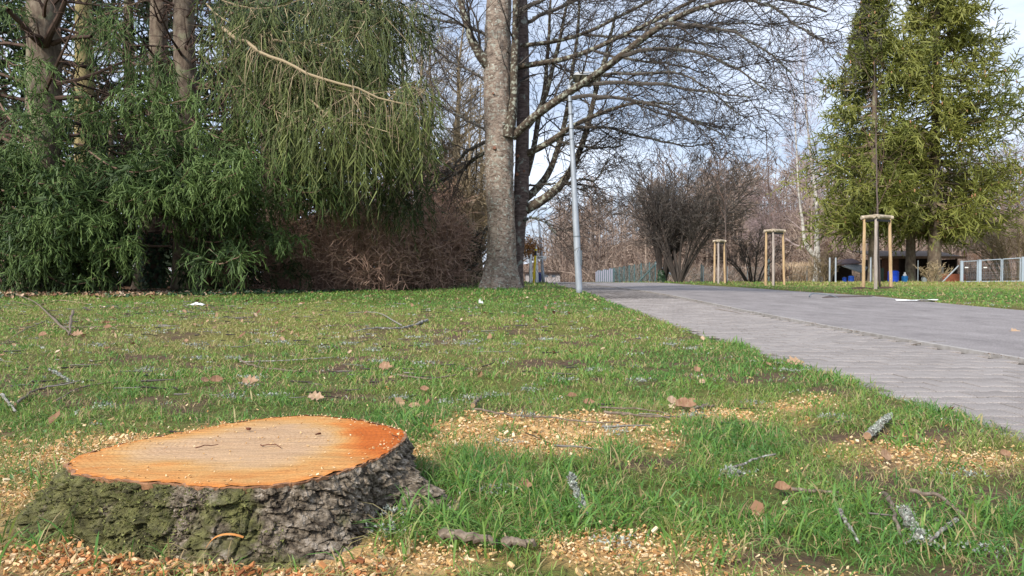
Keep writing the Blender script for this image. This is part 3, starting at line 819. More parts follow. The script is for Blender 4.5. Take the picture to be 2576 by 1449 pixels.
# ------------------------------------------------------------------ wood chips
def flakes(x, y, sz, z=None, thick=.0, rng=R, lift=.006, tint=None):
    N = len(x)
    z = H(x, y)+lift*rng.random(N) if z is None else z
    a = rng.random(N)*2*math.pi; tl = rng.normal(size=(N, 2))*.55
    u = nrm(np.stack([np.cos(a), np.sin(a), tl[:, 0]], 1)); v = nrm(np.stack([-np.sin(a), np.cos(a), tl[:, 1]], 1))
    nn2 = nrm(np.cross(u, v))
    l = sz*(.6+.9*rng.random(N)); wv_ = l*(.3+.6*rng.random(N)); c = np.stack([x, y, z], 1)
    th_ = (l*.16)[:, None]*nn2
    q = [(-1, -1), (1, -.8), (.85, 1), (-1, .75)]
    top = [c+u*(l*.5*i)[:, None]+v*(wv_*.5*j)[:, None]+th_*(.6 if i > 0 else 1) for i, j in q]
    bot = [c+u*(l*.5*i)[:, None]+v*(wv_*.5*j)[:, None]-th_ for i, j in q]
    V = np.stack(top+bot, 1).reshape(-1, 3); b = np.arange(N)[:, None]*8
    F = np.concatenate([b+[[0,1,2,3]], b+[[0,4,5,1]], b+[[1,5,6,2]], b+[[2,6,7,3]], b+[[3,7,4,0]]])
    t = rng.random(N) if tint is None else tint
    return V, F, np.repeat(t, 8)
cb = Buf()
for d0, d1, rho, sz in [(.9, 2.3, 13000, .0052), (2.3, 3.6, 4200, .0072), (3.6, 6, 500, .011)]:
    x, y = scatter(rho, d0, d1, .8)
    m = chipmask(x, y)
    k = (R.random(len(x)) < np.clip(m*1.1, 0, 1)**1.3+.010) & off_road(x, y, -.05) & ~in_stump(x, y, -.01)
    x, y = x[k], y[k]; N = len(x)
    cb.add(*flakes(x, y, sz*np.where(R.random(N) < .08, 2.0, 1.0), lift=.016))
struct(obj('wood_chips', cb, CHIP), 'stuff')
# saw dust and bits lying on the cut face
N = 520; a = R.random(N)*2*math.pi; r_s = np.sqrt(R.random(N)); r_s = np.where(R.random(N) < .55, .86+.13*R.random(N), r_s)
rb = np.interp((a+math.pi) % (2*math.pi)-math.pi, th, rt)
x = cen[0]+np.cos(a)*rb*r_s; y = cen[1]+np.sin(a)*rb*r_s
kk_ = (np.sin(a) > -.2) | (R.random(N) < .4)
x, y = x[kk_], y[kk_]
sd = Buf().add(*flakes(x, y, .0038, z=np.full(len(x), ZT+.0035)))
struct(obj('sawdust', sd, CHIP), 'stuff')

# brown seed litter gathered in patches along the concrete edging
N = 800; y = 1.5+R.random(N)**1.4*16; m = fbm(y*1.1, y*0+3.7, oct=2) > .60; y = y[m]; x = KERB+.0+R.normal(size=len(y))*.022
kb_ = Buf().add(*flakes(x, y, .0065+0*x, z=H0(x, y)+.013, tint=.0+.35*R.random(len(x))))
struct(obj('kerb_litter', kb_, mat('seed_litter', [(0, (.10, .05, .025)), (1, (.34, .20, .10))], use_tint_only=True, bump=0)), 'stuff')

# reddish bark shreds and torn fibres heaped at the front foot of the stump
a = R.random(650)*1.5-2.35; rb = np.interp(a, th, rt+flare*.9)+np.abs(R.normal(size=650))*.05
x = cen[0]+np.cos(a)*rb; y = cen[1]+np.sin(a)*rb; k = (y > .85); x, y = x[k], y[k]
struct(obj('bark_shreds', Buf().add(*flakes(x, y, .008+.004*R.random(len(x)), z=H(x, y)+.004+.02*R.random(len(x)), tint=R.random(len(x)))), mat('bark_shred', [(0, (.20, .075, .03)), (.4, (.48, .20, .07)), (.7, (.62, .36, .16)), (1, (.70, .52, .32))], use_tint_only=True, bump=0)), 'stuff')
# ------------------------------------------------------------------ trees
def trunk_buf(pts, sides=36, K=90, flare=0.0, fl_h=0.5, amp=0.02, nscale=3.0, lobes=5, seed=0, lob_amp=0.3):
    """pts rows: x y z radius, bottom first"""
    P = resample(pts, K)
    T = nrm(np.gradient(P[:, :3], axis=0))
    u = nrm(np.cross(T, np.array([0.02, 1.0, 0.05]))); v = np.cross(u, T)
    a = np.arange(sides)/sides*2*math.pi
    hz = P[:, 2]-P[0, 2]
    fl = flare*np.exp(-(hz/fl_h)*2.2)
    A, HZ = np.meshgrid(a, hz)
    lob = 0.5+0.5*np.cos(A*lobes+seed+HZ*.6+np.sin(A*2+seed))
    Rr = P[:, 3][:, None]+fl[:, None]*(1-lob_amp*2+lob_amp*4*lob)*.7
    ca, sa = np.cos(A), np.sin(A)
    Rr = Rr+amp*(fbm(ca*nscale+seed, sa*nscale, HZ*nscale*1.3, 4)-.5)*2+amp*.5*(fbm(ca*nscale*3+seed, sa*nscale*3, HZ*nscale*5, 3)-.5)*2
    V = P[:, None, :3]+Rr[..., None]*(u[:, None]*ca[..., None]+v[:, None]*sa[..., None])
    k = np.arange(K-1)[:, None]*sides; s = np.arange(sides)[None]; s2 = (s+1) % sides
    F = np.stack([k+s, k+s2, k+sides+s2, k+sides+s], -1).reshape(-1, 4)
    b = Buf().add(V.reshape(-1, 3), F, .5)
    b.F.append(((K-1)*sides+np.arange(sides))[None])
    return b

def bare_parts(P0, R0, levels, seed, tint=(.3, .6), up=0.02):
    """levels rows: n, t0, t1, L, angle, K, sides, rmin, wobble, up"""
    rng = np.random.default_rng(seed); out = []
    P, Rr = P0, R0
    for n_, t0, t1, L, an, K, sd, rm, wb, upv in levels:
        P, Rr, _ = grow(P, Rr, n_, t0, t1, L, an, K, up=upv, wob=wb, rmin=rm, rng=rng, rs=.62)
        tt = rng.random(len(P))*(tint[1]-tint[0])+tint[0]
        out.append(tubes(P, Rr, sd, tt))
    return out

def simple_tree(base, h, r0, seed, spread=.35, lean=(0, 0), n1=16, n2=7, n3=5, tw=.012, up=.10, ang=.75, t0=.25, K0=12, tint=(.2, .8), l1=None, far=False):
    rng = np.random.default_rng(seed)
    top = base+np.array([lean[0]*h, lean[1]*h, h])
    s = np.linspace(0, 1, K0)[:, None]
    P = base*(1-s)+top*s+np.c_[rng.normal(size=(K0, 2)).cumsum(0)*h*.008, np.zeros(K0)]*(s > 0)
    Rr = r0*(1-.93*s[:, 0])
    wood = tubes(P[None], Rr[None], 7, .5)
    l1 = l1 or h*spread
    P1, R1, L1 = grow(P[None], Rr[None], n1, t0, .98, l1, ang, 7, up=up, wob=.10, rs=.5, rmin=tw*1.4, fall=.55, rng=rng)
    P2, R2, L2 = grow(P1, R1, n2, .2, 1, L1*.5, .7, 5, up=up*.6, wob=.14, rs=.55, rmin=tw, fall=.4, rng=rng)
    if far:
        crown = ribbons(P1[:, ::2], R1[:, ::2]*1.3, rng.random(len(P1))*.3+tint[0])
        crown.merge(ribbons(P2[:, ::2], R2[:, ::2], rng.random(len(P2))*(tint[1]-tint[0])+tint[0]))
        P3, R3, L3 = grow(P2, R2, n3, .15, 1, L2*.55, .6, 3, up=up*.4, wob=.14, rs=.6, rmin=tw*.75, fall=.3, rng=rng)
        crown.merge(twigs(P3, np.full(len(P3), tw), rng.random(len(P3))*(tint[1]-tint[0])+tint[0], cheap=True))
        return wood, crown
    crown = tubes(P1, R1, 4, rng.random(len(P1))*.3+tint[0])
    crown.merge(tubes(P2, R2, 3, rng.random(len(P2))*(tint[1]-tint[0])+tint[0]))
    if n3:
        P3, R3, L3 = grow(P2, R2, n3, .15, 1, L2*.5, .6, 3, up=up*.4, wob=.14, rs=.6, rmin=tw*.75, fall=.3, rng=rng)
        # finest twigs as slim blades with a visible side from every direction
        crown.merge(twigs(P3, np.maximum(tw*.75, 0)*np.ones(len(P3)), rng.random(len(P3))*(tint[1]-tint[0])+tint[0]))
    return wood, crown

def twigs(P, wd, t, cheap=False):
    """slim kinked blades with random facing: base pair, kink pair, tip"""
    N = len(P); a, m, c = P[:, 0], P[:, P.shape[1]//2], P[:, -1]
    T = nrm(c-a); u = nrm(np.cross(T, np.random.default_rng(N).normal(size=T.shape))); w_ = wd[:, None]
    if cheap:
        V = np.stack([a-u*w_, a+u*w_, c], 1).reshape(-1, 3)
        return Buf().add(V, np.arange(N*3).reshape(-1, 3), np.repeat(t, 3))
    V = np.stack([a-u*w_, a+u*w_, m+u*w_*.75, m-u*w_*.75, c], 1).reshape(-1, 3)
    b = np.arange(N)[:, None]*5
    return Buf().add(V, [b+[[0,1,2,3]], b+[[3,2,4]]], np.repeat(t, 5))

def ribbons(P, Rr, t):
    """flat tapering strips along polylines, for wood seen from far away"""
    N, K = P.shape[:2]
    T = nrm(P[:, -1]-P[:, 0]); u = nrm(np.cross(T, np.random.default_rng(N+1).normal(size=T.shape)))[:, None]*Rr[..., None]
    V = np.stack([P-u, P+u], 2).reshape(-1, 3)
    b = np.arange(N)[:, None, None]*K*2+np.arange(K-1)[None, :, None]*2
    F = (b+np.array([0, 1, 3, 2])).reshape(-1, 4)
    return Buf().add(V, F, np.repeat(t, K*2))

# ---- the big twin-trunk cherry by the path
CD = 17.4
def Lp(rows, d0=CD):                     # rows: px, py, depth offset, radius
    return np.array([np.r_[U(a, b, d0+dd), r] for a, b, dd, r in rows])
g0 = at(1258, CD)
ct = thing('cherry_tree', 'big bare cherry tree with two trunks and lichen on its bark beside the paved path', 'tree', tuple(g0))
def topz(rows): return Lp(rows)
tr1 = topz([(1258, 745, 0, .335), (1259, 700, 0, .325), (1262, 600, 0, .315), (1258, 500, 0, .318), (1256, 400, 0, .322), (1256, 350, 0, .335), (1252, 250, 0, .315), (1252, 150, 0, .325), (1253, 60, 0, .29), (1256, -40, 0, .27), (1256, -200, .2, .22), (1262, -380, .3, .15)])
obj('trunk', trunk_buf(tr1, 60, 190, flare=.30, fl_h=1.0, amp=.036, nscale=2.8, seed=1.4, lobes=5), BARK_CHERRY, ct, smooth=True)
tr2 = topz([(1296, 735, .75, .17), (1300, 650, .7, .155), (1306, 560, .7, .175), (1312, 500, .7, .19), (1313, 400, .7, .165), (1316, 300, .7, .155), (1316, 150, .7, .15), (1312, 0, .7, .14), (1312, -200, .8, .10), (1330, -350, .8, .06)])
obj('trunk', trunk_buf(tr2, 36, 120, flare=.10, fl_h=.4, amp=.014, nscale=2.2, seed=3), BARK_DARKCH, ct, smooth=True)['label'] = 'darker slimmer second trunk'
rib = topz([(1292, 742, -.12, .085), (1290, 690, -.10, .07), (1286, 600, -.06, .06), (1282, 480, .0, .05), (1278, 350, .05, .05)])
obj('trunk_ridge', trunk_buf(rib, 16, 60, flare=.06, fl_h=.25, amp=.018, nscale=4, seed=6), BARK_CHERRY, ct, smooth=True)
root = topz([(1240, 700, -.1, .14), (1222, 722, -.15, .12), (1205, 737, -.2, .085), (1180, 745, -.25, .05), (1150, 750, -.3, .02)])
obj('root', trunk_buf(root, 16, 40, amp=.02, nscale=4, seed=8), BARK_CHERRY, ct, smooth=True)
limbs = [
 [(1278,345,-.25,.16),(1290,300,-.3,.095),(1294,200,-.3,.085),(1296,100,-.3,.08),(1298,-20,-.3,.075),(1300,-200,-.3,.05)],
 [(1290,345,-.2,.10),(1330,298,-.5,.095),(1400,250,-.9,.088),(1500,190,-1.5,.080),(1580,130,-2,.072),(1650,62,-2.4,.06),(1720,25,-2.8,.05),(1850,-10,-3.4,.04),(1990,-15,-4,.03),(2080,30,-4.3,.015)],
 [(1305,168,.3,.07),(1350,158,.1,.065),(1420,155,-.3,.058),(1490,125,-.6,.052),(1600,75,-1,.045),(1720,10,-1.6,.035),(1850,-40,-2,.02)],
 [(1310,115,.6,.055),(1400,104,.3,.05),(1470,88,0,.042),(1560,40,-.4,.036),(1680,-20,-.8,.025)],
 [(1322,528,.7,.125),(1370,505,.6,.115),(1415,470,.5,.10),(1445,430,.4,.085),(1465,370,.4,.07),(1495,250,.3,.058),(1520,150,.2,.045),(1550,30,.2,.03)],
 [(1322,500,.8,.10),(1360,475,1.,.09),(1390,440,1.1,.08),(1402,380,1.2,.07),(1422,310,1.2,.06),(1438,200,1.3,.05),(1455,80,1.4,.04),(1460,-60,1.4,.02)],
 [(1320,390,.7,.09),(1355,375,.5,.08),(1395,352,.4,.07),(1440,315,.2,.058),(1510,280,0,.045),(1600,255,-.4,.032),(1700,262,-.9,.02)],
 [(1325,440,.9,.08),(1342,380,1.1,.07),(1352,310,1.2,.065),(1370,240,1.3,.055),(1378,140,1.4,.045),(1385,0,1.4,.03)],
 [(1318,330,.7,.08),(1345,305,.8,.07),(1370,260,.9,.062),(1395,160,1,.05),(1420,40,1.1,.035),(1440,-80,1.1,.02)],
 [(1400,250,-.9,.05),(1500,240,-1.4,.04),(1600,250,-1.9,.032),(1720,290,-2.4,.022),(1830,345,-2.8,.010)],
 [(1460,215,-1.2,.05),(1560,205,-1.8,.042),(1680,215,-2.4,.032),(1790,235,-2.9,.022),(1890,245,-3.3,.010)],
 [(1560,140,-1.9,.05),(1650,120,-2.4,.04),(1760,130,-3,.03),(1860,175,-3.5,.02),(1930,230,-3.8,.009)],
 [(1650,62,-2.4,.045),(1740,60,-2.9,.036),(1850,80,-3.5,.026),(1950,140,-4,.015),(2000,200,-4.2,.008)],
 [(1850,-10,-3.4,.03),(1950,20,-3.9,.024),(2040,90,-4.3,.016),(2090,110,-4.5,.008)],
 [(1430,320,.2,.04),(1520,320,-.1,.034),(1620,345,-.5,.026),(1720,370,-.9,.018),(1790,360,-1.2,.008)],
 [(1395,352,.4,.035),(1450,370,.3,.03),(1530,372,.1,.022),(1565,366,0,.015)],
 [(1415,470,.5,.03),(1450,452,.4,.025),(1500,455,.3,.018),(1530,400,.2,.009)],
 [(1325,470,.8,.03),(1360,463,.7,.026),(1420,462,.6,.018),(1470,480,.5,.008)],
 [(1232,165,-.1,.15),(1208,140,-.15,.10),(1190,118,-.2,.09),(1176,60,-.2,.08),(1160,10,-.2,.075),(1130,-120,-.1,.05)],
 [(1225,355,.2,.045),(1190,370,.4,.036),(1155,395,.6,.03),(1140,430,.7,.025),(1085,470,.9,.012)],
 [(1230,378,.3,.05),(1195,395,.6,.045),(1165,430,.9,.038),(1110,455,1.2,.028),(1070,478,1.5,.014)],
 [(1225,330,.5,.035),(1170,300,.9,.03),(1120,275,1.3,.022),(1085,240,1.6,.012)],
 [(1226,90,.3,.045),(1160,60,.8,.038),(1100,50,1.4,.028),(1040,30,1.9,.016)],
 [(1228,210,.6,.04),(1185,175,1,.032),(1140,160,1.4,.024),(1085,120,1.9,.012)],
 [(1240,560,.6,.03),(1210,585,.9,.026),(1180,610,1.2,.018),(1168,640,1.3,.012)],
 [(1310,560,.6,.02),(1340,545,.4,.016),(1375,560,.3,.010),(1400,590,.2,.006)],
 [(1300,30,-.3,.05),(1380,-10,-.5,.045),(1480,-40,-.8,.035),(1600,-90,-1.2,.02)],
 [(1316,60,.7,.05),(1400,20,.8,.045),(1500,-20,.8,.035),(1640,-60,.6,.02)],
 [(1490,125,-.6,.035),(1580,150,-1,.028),(1690,160,-1.5,.02),(1800,190,-2,.010)],
 [(1500,190,-1.5,.035),(1600,185,-2.,.028),(1720,180,-2.6,.02),(1880,300,-3.2,.008)],
 [(1470,88,0,.03),(1560,95,-.3,.026),(1680,90,-.8,.02),(1800,120,-1.3,.010)],
 [(1600,75,-1,.03),(1700,70,-1.5,.024),(1820,60,-2,.018),(1960,60,-2.6,.008)],
 [(1500,250,.3,.03),(1560,240,.1,.026),(1650,285,-.2,.02),(1850,330,-.8,.008)],
]
LB = []
for i, l in enumerate(limbs):
    p = resample(Lp(l), 16)
    p[1:-1, :3] += R.normal(size=(14, 3))*.012
    LB.append(p)
    if i < 9 or i in (18, 20):
        obj('limb', trunk_buf(p, 12, 44, amp=float(p[:, 3].max())*.13, nscale=2.5, seed=i), BARK_LIMB, ct, smooth=True)
LB = np.array(LB)
thin = [i for i in range(len(limbs)) if not (i < 9 or i in (18, 20))]
br = Buf().merge(tubes(LB[thin, :, :3], LB[thin, :, 3], 6, .55))
rc = np.random.default_rng(5)
BX = np.array([.35, -.15, .05])
wt = np.ones(len(LB))
P1, R1, L1 = grow(LB[:, :, :3], LB[:, :, 3], 15, .12, 1, 1.55, .75, 8, up=-.02, wob=.13, rs=.36, rmin=.010, fall=.35, bias=BX, rng=rc)
P2, R2, L2 = grow(P1, R1, 9, .12, 1, L1*.45, .7, 5, up=-.005, wob=.18, rs=.6, rmin=.0068, fall=.3, rng=rc)
P3, R3, L3 = grow(P2, R2, 4, .15, 1, L2*.55, .75, 3, up=.03, wob=.22, rs=.7, rmin=.004, fall=.2, rng=rc)
br.merge(tubes(P1, R1, 4, rc.random(len(P1))*.4+.1)); br.merge(tubes(P2, R2, 3, rc.random(len(P2))*.5+.1))
br.merge(twigs(P3, np.full(len(P3), .0052), rc.random(len(P3))*.6+.1))
obj('crown_twigs', br, TWIG_GREY, ct)
# lichen tufts sitting on the limbs
N = 2600; li = rc.integers(0, len(LB), N); ki = rc.integers(0, 15, N); fr = rc.random((N, 1))
pp = LB[li, ki, :3]*(1-fr)+LB[li, ki+1, :3]*fr; rr0 = LB[li, ki, 3]
dd = nrm(rc.normal(size=(N, 3))+np.array([0, -.3, .6]))
pos = pp+dd*rr0[:, None]*.95
lt = Buf()
for k in range(3):
    d2 = nrm(dd+rc.normal(size=(N, 3))*.7); s_ = .02+.03*rc.random(N)
    side = nrm(np.cross(d2, rc.normal(size=(N, 3))))
    V = np.stack([pos-side*s_[:, None]*.6, pos+side*s_[:, None]*.6, pos+d2*s_[:, None]], 1).reshape(-1, 3)
    lt.add(V, np.arange(N*3).reshape(-1, 3), np.repeat(rc.random(N)*.55, 3))
obj('lichen_tufts', lt, LICHEN, ct)['kind'] = 'stuff'
# knots where limbs were cut
scar = plain('scar_wood', (.24, .12, .08), .9, bump=.5, scale=30)
for a, b, r in [(1243,372,.045),(1300,438,.05),(1302,392,.04),(1318,430,.03),(1240,235,.03)]:
    p = U(a, b, CD-.33 if a < 1290 else CD+.5); kn = Buf(); rod(kn, p+np.array([0, .1, 0]), p+np.array([0.01, -.035, 0]), r, 12, r*.8)
    obj('branch_scar', kn, scar, ct)

# ------------------------------------------------------------------ spruces
def shoots(P, rng, step, size, wd, tint, tv=.12, bare=0.0):
    """needle whisks along hanging shoots P (N,K,3)"""
    N, K = P.shape[:2]
    L = np.linalg.norm(np.diff(P, axis=1), axis=2).sum(1)
    m = np.maximum(1, (L/step)).astype(int); tot = m.sum()
    own = np.repeat(np.arange(N), m)
    first = np.repeat(np.cumsum(m)-m, m)
    s = (np.arange(tot)-first+rng.random(tot))/np.repeat(m, m)
    s = bare+(1-bare)*np.clip(s, 0, .999) if np.isscalar(bare) else np.repeat(bare, m)+(1-np.repeat(bare, m))*np.clip(s, 0, .999)
    f = s*(K-1); i0 = np.minimum(f.astype(int), K-2); fr = (f-i0)[:, None]
    pos = P[own, i0]*(1-fr)+P[own, i0+1]*fr
    T = nrm(P[own, i0+1]-P[own, i0])
    pr = rng.normal(size=(tot, 3)); pr = nrm(pr-T*(pr*T).sum(1, keepdims=True))
    d = nrm(T*.95+pr*.5)
    sz = size*(.6+.8*rng.random(tot))[:, None]
    side = nrm(np.cross(d, rng.normal(size=(tot, 3))))*wd*(.7+.6*rng.random(tot))[:, None]
    V = np.stack([pos-side*.5, pos+side*.5, pos+d*sz], 1).reshape(-1, 3)
    tn = np.repeat(tint, m) if not np.isscalar(tint) else tint
    tn = tn+rng.normal(size=tot)*tv+.22*(s-.5)
    return Buf().add(V, np.arange(tot*3).reshape(-1, 3), np.repeat(np.clip(tn, 0, 1), 3))

def cores(P, rng, r, tint, sides=3, bare=0.0, grad=.22, Kn=None):
    """the shoots themselves: slim tapering bodies of packed needles"""
    N, K = P.shape[:2]; Kn = Kn or (4 if K > 3 else 3)
    t = (bare+(1-bare)*np.linspace(0, 1, Kn))*(K-1); i0 = np.minimum(t.astype(int), K-2); f = (t-i0)[None, :, None]
    Q = P[:, i0]*(1-f)+P[:, i0+1]*f
    prof = {4: np.array([.55, 1.05, 1.0, .30]), 3: np.array([.8, 1.0, .25]), 2: np.array([1.1, .35])}[Kn]
    Rr = r*(.7+.6*rng.random((N, 1)))*prof[None]
    b = tubes(Q, Rr, sides, .5)
    tt = np.repeat((np.asarray(tint)+0*rng.random(N))[:, None]+grad*(np.linspace(0, 1, Kn)-.5)[None], sides, 1).reshape(-1) if False else ((np.asarray(tint)+np.zeros(N))[:, None, None]+grad*(np.linspace(0, 1, Kn)-.5)[None, :, None]+rng.normal(size=(N, Kn, sides))*.10).reshape(-1)
    b.A = [np.clip(tt, 0, 1)]
    return b

rs = np.random.default_rng(21)
def bough(p0, p1, hang, n_side, dens, tint, wood, fol, sag=.06, r0=.022, step=.018, sz=.042, wd=.013, bare=0.0, spread=.6, tipup=.10, stiff=0.0, rc_=.013):
    """a limb from p0 to p1, side branches, and shoots hanging from them"""
    L = np.linalg.norm(p1-p0); s = np.linspace(0, 1, 9)[:, None]
    P = p0*(1-s)+p1*s; P[:, 2] += (-sag*4*s*(1-s)+tipup*s**4)[:, 0]*L; P += rs.normal(size=P.shape)*.015*(s > 0)*(s < 1)
    Rr = r0*(1-.85*s[:, 0])
    wood.merge(tubes(P[None], Rr[None], 5, .35+rs.random()*.5))
    D, RD, LD = grow(P[None], Rr[None], n_side, .12, 1.0, spread, 1.0, 5, up=-.12+stiff*.12, wob=.10, rs=.4, rmin=.004, fall=.45, rng=rs, bias=(0, 0, .1))
    wood.merge(ribbons(D, RD, rs.random(len(D))*.5+.2))
    allP = np.concatenate([resample_n(P[None], 5), D])
    allR = np.full(allP.shape[:2], .004)
    nh = max(2, int(dens*1.0))
    S, RS_, LS = grow(allP, allR, nh, .05, 1, hang, 1.1, 5, up=(-1.7 if hang > .75 else -.8), wob=.07 if not stiff else .12, rs=1, rmin=.0028, fall=.0, rng=rs)
    keep = rs.random(len(S)) < .95
    S, RS_ = S[keep], RS_[keep]
    if bare > 0:
        wood.merge(twigs(S, np.full(len(S), .0075), rs.random(len(S))*.8+.2))
    tn = tint+rs.normal(size=len(S))*.09
    fol.merge(cores(S, rs, rc_*.7, tn-.05, bare=bare, Kn=3))
    ms = 4
    M_, RM, LM_ = grow(S, RS_, ms, max(.1, bare), 1, .30*hang+.06, .62, 2, up=0, wob=.05, rs=1, rmin=.003, fall=.35, rng=rs)
    fol.merge(cores(M_, rs, rc_*.9, np.repeat(tn, ms)+rs.normal(size=len(M_))*.10, Kn=2))
    fol.merge(shoots(S, rs, step*5, sz, wd, tn+.10, bare=bare))
    fol.merge(cores(allP, rs, rc_, np.full(len(allP), tint+.08)))
    fol.merge(shoots(allP, rs, step*4, sz, wd, tint+.12))
def resample_n(P, K):
    i = np.linspace(0, P.shape[1]-1, K).round().astype(int)
    return P[:, i]

left_trees = {
 'A': dict(rows=[(100,745,17,.40),(104,600,17,.38),(108,400,17,.37),(112,200,17,.36),(108,0,17,.33),(105,-300,17,.25)], mat=BARK_SPRUCE, label='thick spruce trunk near the left picture edge, forked dark boughs on its grey bark', d=17),
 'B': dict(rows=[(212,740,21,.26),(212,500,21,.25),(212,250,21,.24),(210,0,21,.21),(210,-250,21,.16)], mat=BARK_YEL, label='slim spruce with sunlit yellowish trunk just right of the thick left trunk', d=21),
 'C': dict(rows=[(372,735,20,.34),(378,600,20,.30),(398,300,20,.25),(400,100,20,.23),(398,-250,20,.16)], mat=BARK_SPRUCE, label='spruce with ivy at its reddish trunk foot seen through the gap under the boughs', d=20),
 'D': dict(rows=[(470,735,18.6,.32),(468,500,18.6,.30),(466,250,18.6,.27),(462,0,18.6,.24),(460,-250,18.6,.18)], mat=BARK_SPRUCE, label='dark spruce in the middle of the group with green boughs sweeping low over the litter', d=18.6),
 'E': dict(rows=[(700,740,18.8,.33),(690,500,18.8,.30),(680,250,18.8,.27),(672,0,18.8,.24),(670,-250,18.8,.18)], mat=BARK_SPRUCE, label='weeping spruce with long curtains of hanging olive shoots, rightmost of the left group', d=18.8),
}
for k, t_ in left_trees.items():
    b_ = U(*t_['rows'][0][:2], t_['d']); b_[2] = float(H(b_[0:1], b_[1:2])[0])
    t_['o'] = thing('spruce_tree', t_['label'], 'tree', tuple(b_), 'dark spruces along the left side')
    rw = np.array([np.r_[U(a, b, c), r] for a, b, c, r in t_['rows']])
    obj('trunk', trunk_buf(rw, 28, 80, flare=.16, fl_h=.7, amp=.022, nscale=2.6, seed=ord(k)), t_['mat'], t_['o'], smooth=True)
    t_['w'], t_['f'] = Buf(), Buf()
B = [ # x0,y0,x1,y1,d0,d1,hang,side,dens,tint,bare, tree
 (630,120,1050,272,16.2,13.8,1.25,20,5,.55,.42,'E'),(520,10,700,105,17,15,1.2,12,5,.5,.4,'E'),(690,100,960,85,15.5,14.5,1.1,13,5,.5,.35,'E'),
 (560,60,860,190,17,15,1.3,14,5,.5,.35,'E'),(700,190,1060,330,16.6,14.6,1.2,15,5,.42,.3,'E'),(640,260,960,400,16.8,15,1.1,14,5,.42,.2,'E'),
 (600,190,800,330,16.5,14.2,1.2,12,5,.5,.3,'E'),(700,330,1075,420,17,15.8,.9,14,6,.22,.1,'E'),(760,420,1060,500,17.2,16.2,.85,13,6,.15,.1,'E'),
 (640,400,880,500,17,15.6,.8,12,5,.3,.1,'E'),(500,-30,800,25,17,15,1.0,14,5,.45,.3,'E'),(700,-40,1060,50,17,15.6,.9,14,5,.35,.2,'E'),
 (850,150,1075,250,15.8,15,.9,10,5,.42,.2,'E'),(780,250,930,330,14.8,13.9,1.2,10,5,.58,.4,'E'),(900,300,1070,360,15,14.4,.9,9,5,.5,.3,'E'),
 (500,130,700,290,17,15.5,1.1,12,5,.45,.25,'D'),(940,-60,1080,110,16,15.6,.7,9,5,.25,.1,'E'),(960,420,1060,560,16.6,16.2,.7,8,5,.12,0,'E'),
 (150,290,330,235,16.6,14.8,.6,9,5,.45,0,'A'),(330,235,480,262,15.6,14.6,.55,8,5,.55,0,'C'),(-20,110,100,180,16.4,14.6,.55,9,5,.5,0,'A'),(60,190,90,330,16,14.2,.5,8,5,.4,0,'A'),
 (0,260,140,400,16.4,14.6,.6,9,5,.4,0,'A'),(80,270,240,292,16.2,15,.6,8,5,.4,0,'A'),(230,300,420,262,16.2,15,.7,10,6,.45,0,'C'),(260,100,420,180,18,16,.9,9,5,.35,.1,'C'),
 (180,20,330,90,18,16,.9,9,5,.4,.1,'C'),(350,300,500,330,16,14.5,.6,9,5,.5,0,'D'),
 (430,370,610,420,16.4,14.2,.65,10,6,.5,0,'D'),(380,380,620,470,16.4,14,.6,11,6,.52,0,'D'),(470,470,620,500,16,14.2,.6,8,6,.48,0,'D'),(150,400,400,420,16.6,15,.7,11,6,.32,0,'C'),
 (-30,470,180,465,16,14.6,.6,10,6,.42,0,'A'),(150,455,380,520,16,14.4,.6,11,6,.42,0,'A'),(330,510,480,450,15.4,14.2,.5,9,6,.55,0,'C'),(150,480,260,600,15.6,14.2,.55,9,6,.45,0,'A'),
 (-30,560,200,590,15.8,14.4,.6,11,6,.38,0,'A'),(-30,620,120,640,15.6,14.4,.5,9,6,.36,0,'A'),(120,590,330,640,15.6,14.3,.5,10,6,.45,0,'A'),(30,520,160,560,15,14.2,.6,9,6,.5,0,'A'),
 (380,540,600,470,16.2,14.4,.6,10,6,.42,0,'D'),(120,540,260,585,16,15,.5,9,6,.3,0,'C'),(600,540,720,600,16.8,15.6,.5,9,6,.22,0,'D'),
 (440,640,620,690,17,15.8,.3,10,6,.2,0,'D'),(560,560,740,620,16.6,15.4,.5,9,6,.25,0,'D'),(600,470,740,520,16.6,15.6,.5,9,5,.3,0,'D'),(600,650,760,700,17.4,16.6,.3,9,6,.08,0,'E'),
 (-40,350,60,430,16,14.8,.6,8,6,.35,0,'A'),(0,400,150,470,16.5,15,.6,8,6,.3,0,'A'),(250,400,330,520,16.2,15,.6,8,6,.38,0,'C'),(-30,-20,60,40,17,16,.6,7,4,.3,0,'A'),
 (560,330,740,420,17,15.6,.8,10,5,.4,.1,'D'),(480,300,620,370,17,15.8,.7,8,5,.4,.1,'D'),(620,130,760,240,17,15.6,1.1,9,5,.45,.3,'E'),(850,-20,1010,20,16,15.4,.8,9,5,.3,.1,'E'),(800,30,1020,120,17,16,.9,12,5,.3,.2,'E'),
]
for x0, y0, x1, y1, d0, d1, hg, ns_, de, ti, ba, k in B:
    t_ = left_trees[k]
    hi = hg > .75
    bough(U(x0, y0, d0), U(x1, y1, d1), hg*(1.0 if hi else .62), int(ns_*(1.3 if hi else 1.5)), de, ti+.20, t_['w'], t_['f'], bare=ba, step=.018 if hi else .016, sz=.052, wd=.016 if hi else .020, spread=.55 if hi else .65)
